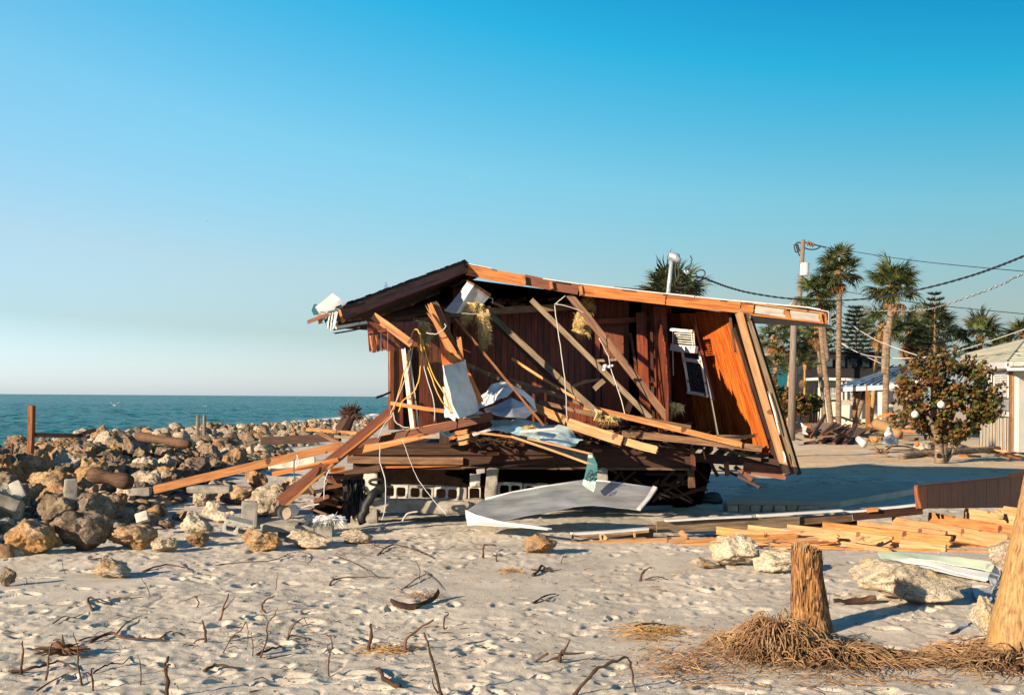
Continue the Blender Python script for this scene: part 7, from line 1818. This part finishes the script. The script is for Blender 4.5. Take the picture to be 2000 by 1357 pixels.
# ------------------------------------------------------------------ broken palm stump
gs = GG(1594, 1238)
st = thing('palm_stump', 'broken rotten palm stump standing in a mat of roots in the foreground', 'stump', gs)
ks = PXM(gs.y)
bm = bmesh.new(); V = []; Fc = []
NS, NR = 40, 22
for j in range(NR + 1):
    v = j / NR
    r = (41 - 13 * v ** .7) * ks + (.02 * (1 - v) ** 6)
    cx = (1594 - 12 * v - 1594) * ks
    for i in range(NS):
        a = 2 * math.pi * i / NS
        q = Vector((math.cos(a), math.sin(a), 0))
        groove = -.045 * max(0, math.cos((a - 4.55) * 1)) ** 24 * min(1, v * 3)          # the rotted channel facing the viewer
        n_ = .014 * mnoise.noise(Vector((q.x * 5, q.y * 5, v * 2.2))) + .010 * mnoise.noise(Vector((q.x * 16, q.y * 16, v * 4)))
        h = 168 * ks * v
        if j == NR: h += .05 * mnoise.noise(Vector((q.x * 4, q.y * 4, 5))) + .03 * (i % 2) + (-.03 if q.x > .3 else .0)
        V.append(gs + Vector((cx, .14, -.03)) + q * (r + groove + n_) + Vector((0, 0, h)))
for j in range(NR):
    for i in range(NS):
        a = j * NS + i; b2 = j * NS + (i + 1) % NS; Fc.append((a, b2, b2 + NS, a + NS))
cI = len(V); V.append(gs + Vector((-12 * ks, .14, 168 * ks - .09)))
for i in range(NS): Fc.append((NR * NS + i, NR * NS + (i + 1) % NS, cI))
bm.free()
mesh('trunk', V, Fc, M['bark'], st, smooth=True)
rs = random.Random(15); b = MB()
for i in range(150):                       # frayed top
    a = rs.uniform(0, 6.28); rr = rs.uniform(.2, 1) * 27 * ks
    p = gs + Vector((-12 * ks + math.cos(a) * rr, .14 + math.sin(a) * rr, 158 * ks))
    b.tube([p, p + Vector((rs.uniform(-.012, .012), rs.uniform(-.012, .012), rs.uniform(.04, .10) * (1 if math.cos(a) < .3 else .5)))], [.006, .001], 3, cap=False)
b.build('frayed_fibres', M['root'], st)['kind'] = 'stuff'
b = MB()
for i in range(46):                        # loose bark shreds down the side
    a = rs.uniform(2.6, 6.4); v = rs.uniform(.05, .85); rr = (41 - 13 * v ** .7) * ks + .004
    q = Vector((math.cos(a), math.sin(a), 0)); s = Vector((-math.sin(a), math.cos(a), 0)) * rs.uniform(.004, .012)
    p = gs + Vector((-12 * v * ks, .14, 168 * ks * v)) + q * rr; h = rs.uniform(.05, .16)
    b.add([p - s, p + s, p + s * .6 + Z * h * .6 + q * .006, p - s * .6 + Z * h * .6 + q * .006, p + Z * h + q * rs.uniform(.005, .02)], [(0, 1, 2, 3), (3, 2, 4)])
b.build('bark_shreds', M['bark'], st)['kind'] = 'stuff'
# mat of fibrous roots: mound below, strands above
def mound(name, c, rx, ry, h, mat, par, seed):
    V = []; Fc = []; n, m_ = 40, 12
    for j in range(m_ + 1):
        r = j / m_
        for i in range(n):
            a = 2 * math.pi * i / n; x = c.x + math.cos(a) * rx * r; y = c.y + math.sin(a) * ry * r
            z = gz(x, y) + h * (1 - r * r) ** 1.3 * (1 + .5 * float(vnoise(x / .15, y / .15, seed))) - .02 * r
            V.append((x, y, z))
    for j in range(m_):
        for i in range(n): a = j * n + i; b2 = j * n + (i + 1) % n; Fc.append((a, b2, b2 + n, a + n))
    return mesh(name, V, Fc, M[mat], par, smooth=True)
def roots(name, c, rx, ry, h, n, par, seed, r=(.002, .006), ln=(.15, .55), lift=.10, ang=None):
    rs = random.Random(seed); b = MB()
    for i in range(n):
        a = rs.uniform(0, 6.28) if ang is None else rs.gauss(*ang); u = rs.random() ** .7
        x = c.x + math.cos(a) * rx * u; y = c.y + math.sin(a) * ry * u
        d = Vector((math.cos(a + rs.gauss(0, .45)) * rx, math.sin(a + rs.gauss(0, .45)) * ry, 0)).normalized(); l_ = rs.uniform(*ln)
        pts = []; seg = 5; q = Vector((x, y, 0)); lf = rs.uniform(.2, 1) * lift
        for k in range(seg + 1):
            t = k / seg
            rr = min(1, math.hypot((q.x - c.x) / rx, (q.y - c.y) / ry))
            z = gz(q.x, q.y) + h * (1 - rr * rr) ** 1.3 + .01 + lf * math.sin(t * 3.0) + rs.uniform(-.008, .008)
            pts.append(Vector((q.x, q.y, z)))
            d = (d + Vector((rs.gauss(0, .28), rs.gauss(0, .28), 0))).normalized(); q = q + d * l_ / seg
        r0 = rs.uniform(*r); b.tube(pts, [r0, r0, r0 * .9, r0 * .8, r0 * .6, r0 * .3], 4, cap=False)
    o = b.build(name, M['root'], par, smooth=True); o['kind'] = 'stuff'; return o
M['root_mat'] = pmat('root_mat', [(0.3, (0.02, 0.010, 0.005)), (0.5, (0.08, 0.04, 0.016)), (0.7, (0.22, 0.12, 0.045))], 14, (1, 2.5, 1), rough=0.95, bscale=30, bump=1.0, bdist=0.03, vary=0)
cL, cR = GG(1520, 1278), GG(1645, 1290)
mound('root_mat', cL, .36, .34, .21, 'root_mat', st, 71)
mound('root_mat', cR, .38, .24, .09, 'root_mat', st, 73)
roots('root_fibres', cL, .37, .36, .21, 560, st, 1, lift=.13, r=(.0015, .007), ln=(.10, .34))
roots('root_fibres', cR, .40, .26, .09, 380, st, 2, lift=.06, r=(.0015, .006), ln=(.12, .42))
roots('root_fibres', cL, .50, .44, .04, 60, st, 3, lift=.12, r=(.002, .005), ln=(.2, .5))
# palm trunk at the right edge
gt = GG(1990, 1285)
pt = thing('bare_palm', 'thick bare tan palm trunk leaning out of the right edge', 'palm trunk', gt)
kt = PXM(gt.y)
pts = [gt + Vector((0, .1, -.05)), gt + Vector((14 * kt, .1, 100 * kt)), gt + Vector((52 * kt, .12, 260 * kt)), gt + Vector((90 * kt, .15, 420 * kt)), gt + Vector((.75, .2, 3.2))]
pts = smooth_line(pts, 8)
b = MB(); b.tube(pts, [(58 - 14 * min(1, k / 9)) * kt * (1 + .012 * math.sin(k * 2.2)) + (.05 if k == 0 else .025 if k == 1 else .012 if k == 2 else 0) for k in range(len(pts))], 28); b.build('trunk', M['trunk_tan'], pt, smooth=True)
cT = GG(1990, 1296)
mound('root_mat', cT, .42, .30, .06, 'root_mat', pt, 72)
roots('root_fibres', cT, .50, .36, .06, 420, pt, 5, lift=.07, ln=(.12, .4))
# low ridge of roots between the stump and the trunk
rr_ = thing('root_band', 'band of tangled fine roots running from the stump to the palm trunk', 'roots', GG(1800, 1290))
b = MB(); rs = random.Random(55)
for i in range(90):
    x0 = rs.uniform(1690, 1900); off_ = rs.gauss(0, 6)
    pts = []
    L_ = rs.uniform(60, 200)
    for k in range(6):
        x = x0 + L_ * k / 5; sag = 1285 + 10 * math.sin((x - 1640) / 330 * 3.1) - max(0, (x - 1850)) * .35
        g_ = GG(min(x, 1992), sag + off_ + rs.uniform(-4, 4)); pts.append(g_ + Z * (.012 + .05 * math.sin(k / 5 * 3.1) * (rs.random())))
    b.tube(pts, [.003, .004, .004, .004, .003, .001], 4, cap=False)
o = b.build('root_fibres', M['root'], rr_, smooth=True); o['kind'] = 'stuff'
# straw scraps
def straw(name, cx, cy, w, h, n, seed, label, mat='straw', ln=(.05, .25), lift=.03):
    rs = random.Random(seed); b = MB()
    for i in range(n):
        g_ = GG(cx + rs.gauss(0, w), cy + rs.gauss(0, h)); a = rs.gauss(0, .6) + (math.pi if rs.random() < .5 else 0); l_ = rs.uniform(*ln)
        d = Vector((math.cos(a), math.sin(a), 0)); s = rs.uniform(.0015, .004)
        p = [g_ + Z * .006, g_ + d * l_ * .5 + Z * (.008 + rs.uniform(0, lift)) + Vector((0, rs.uniform(-.02, .02), 0)), g_ + d * l_ + Z * .006]
        b.tube(p, [s, s, s * .4], 3, cap=False)
    return tag(b.build(name, M[mat]), label, 'straw', kind='stuff')
straw('root_litter', 1290, 1235, 26, 6, 70, 1, 'straw coloured root litter left of the stump roots')
straw('root_litter', 1350, 1300, 60, 16, 130, 2, 'scattered root litter at the left of the stump mat', 'root', (.1, .4), .08)
straw('root_litter', 1200, 1125, 300, 30, 160, 3, 'thin brown root bits strewn over the middle sand', 'root', (.03, .14), .02)
straw('root_litter', 500, 1240, 330, 55, 200, 4, 'thin dark root bits strewn over the near sand', 'twig', (.02, .12), .02)
straw('root_litter', 1690, 1330, 140, 10, 130, 5, 'root bits along the bottom before the stump', 'root', (.06, .3), .03)
straw('yard_straw', 1780, 895, 150, 12, 500, 6, 'dry straw strewn over the yard sand', 'straw', (.1, .7), .03)
straw('shade_litter', 1650, 955, 170, 14, 420, 9, 'bits of wood and litter on the shaded sand right of the house', 'twig', (.05, .3), .03)
straw('root_litter', 760, 1070, 120, 14, 130, 7, 'twiggy bits on the sand before the metal panel', 'twig', (.03, .2), .03)
straw('root_litter', 1000, 1255, 420, 50, 240, 8, 'tiny scraps of bark across the foreground sand', 'twig', (.01, .05), .005)

# ------------------------------------------------------------------ twigs and dead roots in the sand
TG = 'dead roots and twigs sticking out of the sand'
def twig(pts, r0_, label, up=True, mat='twig', extra=()):
    """pts in photo pixels, the first on the ground; upright twigs keep its distance, lying ones follow the sand"""
    r = r0_ * 1.25; g_ = GG(*pts[0]); out = []
    for i, (x, y) in enumerate(pts):
        out.append(P(x, y, g_.y + .02 * i) if up else GG(x, y) + Z * (r * .8 + (.015 if 0 < i < len(pts) - 1 else 0)))
    if up: out[0] = out[0] - Z * .03
    q = smooth_line(out, 4); rs = random.Random(int(pts[0][0]))
    q = [p + Vector((rs.uniform(-1, 1), rs.uniform(-1, 1), rs.uniform(-1, 1))) * r * .55 for p in q]
    b = MB(); n = len(q) - 1
    b.tube(q, [r * (1.05 - .6 * k / n) * (1 + .2 * math.sin(k * 1.9)) for k in range(n + 1)], 6)
    for e in extra:
        ge = [P(x, y, g_.y + .03) if up else GG(x, y) + Z * r for x, y in e]; ge = smooth_line(ge, 3)
        b.tube(ge, [r * .6 * (1 - .6 * k / (len(ge) - 1)) for k in range(len(ge))], 5)
    return tag(b.build('twig', M[mat], smooth=True), label, 'twig', TG)
def z7(x, y): return (x / 3.333, 1040 + y / 3.333)
def z8(x, y): return (560 + x / 2.703, 1020 + y / 2.703)
A = lambda f, *p: [f(*q) for q in p]
T = [
 (A(z7, (135, 920), (150, 800), (145, 710)), .008, True, 'upright dark stick at the far left beside the root knot', ()),
 (A(z7, (295, 945), (315, 840), (328, 740), (350, 720)), .006, True, 'thin hooked stick leaning on the left root knot', ()),
 (A(z7, (535, 985), (510, 850), (505, 740), (475, 650)), .006, True, 'tall thin wavering stick right of the left root knot', ()),
 (A(z7, (1070, 1080), (1085, 980), (1070, 880), (1088, 800)), .013, True, 'thick grey stick rising from the bottom edge', (A(z7, (1080, 880), (1100, 855), (1112, 862)),)),
 (A(z7, (612, 1030), (600, 960), (592, 890), (610, 885)), .006, True, 'small forked stick left of the thick grey one', (A(z7, (595, 930), (560, 905), (575, 975)),)),
 (A(z7, (915, 995), (915, 870), (895, 795)), .004, True, 'fine upright stem between the forked stick and the thick grey one', ()),
 (A(z7, (1335, 720), (1330, 640), (1322, 575)), .011, True, 'short burnt looking stub with a side root', (A(z7, (1335, 690), (1280, 700), (1240, 750)),)),
 (A(z7, (1425, 575), (1450, 500), (1490, 400)), .009, True, 'forked dark twig leaning right in the middle sand', (A(z7, (1450, 510), (1490, 465), (1530, 418)),)),
 (A(z7, (1278, 485), (1292, 450), (1265, 405)), .006, True, 'short crooked twig left of the forked dark one', (A(z7, (1205, 440), (1300, 405), (1390, 398)),)),
 (A(z7, (985, 415), (960, 360), (918, 290)), .004, True, 'fine leaning twig below the lone pinkish boulder', ()),
 (A(z7, (1745, 520), (1705, 485), (1725, 440), (1785, 410)), .009, True, 'crooked stub bent like a hook', ()),
 (A(z7, (1685, 810), (1735, 690), (1740, 590), (1780, 545), (1805, 490)), .006, True, 'long thin wavy stem with orange tip', ()),
 (A(z7, (1645, 805), (1645, 720), (1635, 650)), .004, True, 'short thin stem left of the wavy stem', ()),
 (A(z7, (1435, 790), (1500, 690), (1570, 630), (1600, 580), (1615, 640), (1610, 740)), .004, True, 'thin root arching to a point', ()),
 (A(z7, (1875, 680), (1900, 620), (1960, 560), (2000, 550)), .005, True, 'thin curved twig at the middle left', ()),
 (A(z7, (605, 510), (570, 450), (600, 440), (640, 470), (730, 470)), .008, False, 'dark knotted root lying beyond the root strand', (A(z7, (730, 470), (700, 430), (690, 418)), A(z7, (345, 598), (420, 550), (480, 560), (560, 520)))),
 (A(z7, (765, 430), (830, 440), (935, 425)), .006, False, 'short dark twig right of the knotted root', ()),
 (A(z7, (930, 255), (1080, 222), (1190, 232)), .009, False, 'long dark branch lying right of the lone pinkish boulder', (A(z7, (1180, 205), (1220, 240), (1260, 272)),)),
 (A(z7, (575, 175), (630, 182), (700, 150)), .007, False, 'dark curved twig behind the lone pinkish boulder', ()),
 (A(z7, (55, 915), (200, 905), (300, 880), (400, 860), (480, 900)), .009, False, 'reddish root strand lying along the left foreground', (A(z7, (240, 1040), (330, 980), (450, 920)),)),
 (A(z7, (580, 715), (720, 675), (800, 700), (950, 715), (1100, 710)), .010, False, 'tangled root strand in the middle of the left sand', (A(z7, (760, 665), (820, 600), (920, 548)), A(z7, (1040, 700), (1110, 650), (1160, 675)), A(z7, (515, 715), (580, 690), (700, 680)))),
 (A(z7, (1330, 905), (1400, 885), (1480, 895), (1570, 900)), .010, False, 'short reddish root lying right of the thick grey stick', ()),
 (A(z7, (1670, 800), (1750, 780), (1840, 745)), .009, False, 'orange fibrous root at the foot of the wavy stem', (A(z7, (1740, 830), (1820, 815), (1900, 800)),)),
 (A(z7, (610, 915), (680, 885), (740, 868), (800, 870), (850, 805)), .005, False, 'thin branching root right of the small forked stick', ()),
 (A(z7, (1870, 700), (1900, 688), (2000, 700)), .007, False, 'brown root piece lying left of the tall bent rod', ()),
 (A(z7, (215, 800), (330, 795), (400, 800)), .006, False, 'small stick lying left of the root knot', ()),
 (A(z7, (1400, 215), (1600, 200), (1780, 190), (1900, 140), (1985, 140), (1985, 200)), .005, False, 'long looping root below the front row of boulders', ()),
 (A(z7, (1795, 365), (1800, 310), (1808, 255)), .004, True, 'small upright stem below the looping root', ()),
 (A(z7, (180, 332), (170, 292)), .005, True, 'tiny upright stub near the left edge', ()),
 (A(z7, (430, 270), (405, 200), (412, 130)), .003, True, 'very fine stem before the dark grey boulder', ()),
 (A(z8, (435, 680), (440, 600), (445, 530)), .013, True, 'thick brown stub upright with roots at its foot', (A(z8, (450, 690), (520, 660), (600, 690)),)),
 (A(z8, (625, 685), (630, 620), (690, 560), (780, 512)), .010, True, 'bent brown rod arching to the right', ()),
 (A(z8, (820, 920), (790, 800), (760, 690), (725, 580)), .009, True, 'long dark leaning stick at the bottom centre', (A(z8, (800, 900), (775, 860), (768, 820)),)),
 (A(z8, (600, 885), (520, 850), (490, 800), (472, 775)), .014, False, 'short thick curved stub at the bottom', ()),
 (A(z8, (225, 810), (220, 730), (240, 640), (205, 580)), .005, True, 'thin double stem left of the thick brown stub', (A(z8, (232, 700), (215, 650), (255, 625)),)),
 (A(z8, (5, 605), (20, 550), (90, 500)), .004, True, 'fine arching twig at the middle', (A(z8, (90, 500), (120, 560), (155, 578)),)),
 (A(z8, (830, 560), (830, 510), (855, 478), (835, 474)), .007, True, 'small hooked twig right of the bent rod', (A(z8, (690, 570), (760, 545), (830, 550)),)),
 (A(z8, (1040, 185), (1038, 125), (1060, 118), (1108, 122)), .011, True, 'right angled rusty pipe end standing in the sand', ()),
 (A(z8, (1108, 205), (1108, 162)), .010, True, 'short rusty rod stub right of the angled pipe end', ()),
 (A(z8, (1445, 215), (1460, 175)), .007, True, 'small leaning brown stub left of the lumber', ()),
 (A(z8, (480, 178), (540, 132), (620, 135), (700, 165), (780, 195)), .008, False, 'long arched root lying left of the angled pipe end', ()),
 (A(z8, (225, 335), (260, 308), (400, 298), (550, 294)), .007, False, 'long dark root joining a thin straight one', (A(z8, (260, 180), (380, 230), (475, 298)),)),
 (A(z8, (605, 360), (690, 305), (735, 280), (722, 255)), .005, False, 'thin branched twig above the bark strip', (A(z8, (735, 270), (790, 310), (828, 360)),)),
 (A(z8, (700, 300), (700, 240), (670, 190)), .004, True, 'fine forked stem above the bark strip', ()),
 (A(z8, (1300, 285), (1330, 262), (1345, 240), (1390, 265)), .013, False, 'small dark root knot on the sand right of centre', (A(z8, (1345, 240), (1330, 270)), A(z8, (1290, 255), (1400, 262), (1450, 255)))),
 (A(z8, (1300, 430), (1360, 400), (1420, 380)), .008, False, 'dark twig lying below the small root knot', (A(z8, (1345, 410), (1380, 420), (1400, 400)),)),
 (A(z8, (1862, 310), (1880, 260), (1925, 238)), .012, True, 'stout forked stick left of the peaked boulder', (A(z8, (1890, 300), (1960, 285), (2030, 310)),)),
 (A(z8, (1505, 905), (1620, 790), (1720, 735), (1800, 715), (1822, 780), (1840, 890)), .009, True, 'thin root arched high at the bottom right of centre', ()),
 (A(z8, (1440, 740), (1438, 700), (1460, 680)), .014, True, 'small root tuft with spreading strands', (A(z8, (1440, 710), (1400, 720), (1370, 740)), A(z8, (1450, 690), (1520, 690), (1575, 686)), A(z8, (1380, 690), (1330, 720), (1265, 775)), A(z8, (1450, 700), (1480, 650), (1495, 618)))),
 (A(z8, (1830, 560), (1900, 548), (2000, 545)), .010, False, 'straight stick lying left of the stump roots', ()),
]
for pts, r, up_, lab, ex in T: twig(pts, r, lab, up_, extra=ex)
# root knot, left
b = MB(); c = GG(405 / 3.333, 1040 + 795 / 3.333) + Z * .03; rs = random.Random(3)
b.tube([P(430 / 3.333, 1040 + 790 / 3.333, c.y), P(395 / 3.333, 1040 + 745 / 3.333, c.y), P(360 / 3.333, 1040 + 712 / 3.333, c.y)], [.045, .034, .022], 8)
b.tube([P(415 / 3.333, 1040 + 760 / 3.333, c.y), P(405 / 3.333, 1040 + 660 / 3.333, c.y)], [.02, .003], 5)
for i in range(60):
    a = rs.uniform(0, 6.28); d = Vector((math.cos(a), math.sin(a) * .6, rs.uniform(0, .3))); b.tube([c, c + d * .08, c + d * rs.uniform(.12, .22) - Z * .02], [.014, .009, .003], 4)
tag(b.build('root_knot', M['twig']), 'dark twisted root knot with a broken stub in the left foreground', 'root knot')
# bark strips
def bark(name, pts, w, label, mat='twig', seed=1):
    rows = []
    for i, (x, y) in enumerate(pts):
        g_ = GG(x, y); ww = w * math.sin(math.pi * (i + .35) / (len(pts) - .3)); h = .012 + .03 * (1 if i in (0, len(pts) - 1) else 0)
        rows.append([g_ + Vector((0, -ww, h)), g_ + Vector((0, 0, h + .02)), g_ + Vector((0, ww, h + .015))])
    return sheet(name, rows, .015, mat, crumple=.02, cs=.1, sub=3, label=label, cat='bark strip', seed=seed)
bark('bark_strip', A(z8, (548, 448), (600, 456), (680, 455), (750, 430), (805, 405)), .055, 'curved dark bark strip on the sand at the centre')
straw('bark_fibre', *z8(715, 395), 16, 4, 55, 30, 'reddish fibre tuft on the curved bark strip', 'root', (.03, .12), .05)
bark('bark_strip', [(1628, 1186), (1660, 1180), (1690, 1178), (1712, 1178)], .05, 'dark bark strip on the sand right of the stump', seed=4)
straw('fibre_tuft', *z8(1190, 262), 12, 3, 55, 31, 'orange straw tuft left of the small root knot', 'straw', (.03, .12), .02)
straw('fibre_tuft', *z8(520, 680), 26, 4, 58, 32, 'straw strands at the foot of the bent brown rod', 'straw', (.08, .25), .03)
straw('fibre_tuft', *z8(1900, 590), 22, 8, 58, 33, 'straw strands under the straight stick left of the stump', 'straw', (.1, .35), .04)
straw('fibre_tuft', 1880, 1262, 26, 6, 50, 34, 'light straw strands on the sand below the curled siding', 'straw', (.05, .2), .02)
# half buried terracotta piece at the bottom edge
ball('terracotta_piece', GG(1007, 1364) + Z * -.02, .045, 'terracotta', 'rounded terracotta piece half buried at the bottom edge', 'terracotta piece')
# drifts of small shell and gravel bits
b = MB(); rs = random.Random(61)
for i in range(2600):
    y = 6.0 + 10 * rs.random() ** 1.5; x = rs.uniform(-.5, .5) * y; s = rs.uniform(.003, .011); z = gz(x, y) - .004
    a = rs.uniform(0, 3.14); ca, sa = math.cos(a) * s, math.sin(a) * s
    b.add([(x - ca, y - sa, z), (x + sa, y - ca, z), (x + ca, y + sa, z), (x - sa, y + ca, z), (x, y, z + s * rs.uniform(.8, 1.8))], [(0, 1, 4), (1, 2, 4), (2, 3, 4), (3, 0, 4)], rs.choice((0, 1, 1, 2)))
tag(b.build('shell_grit', [M['gull'], M['twig'], M['root']]), 'shell bits and bark crumbs on the sand', 'grit', kind='stuff')
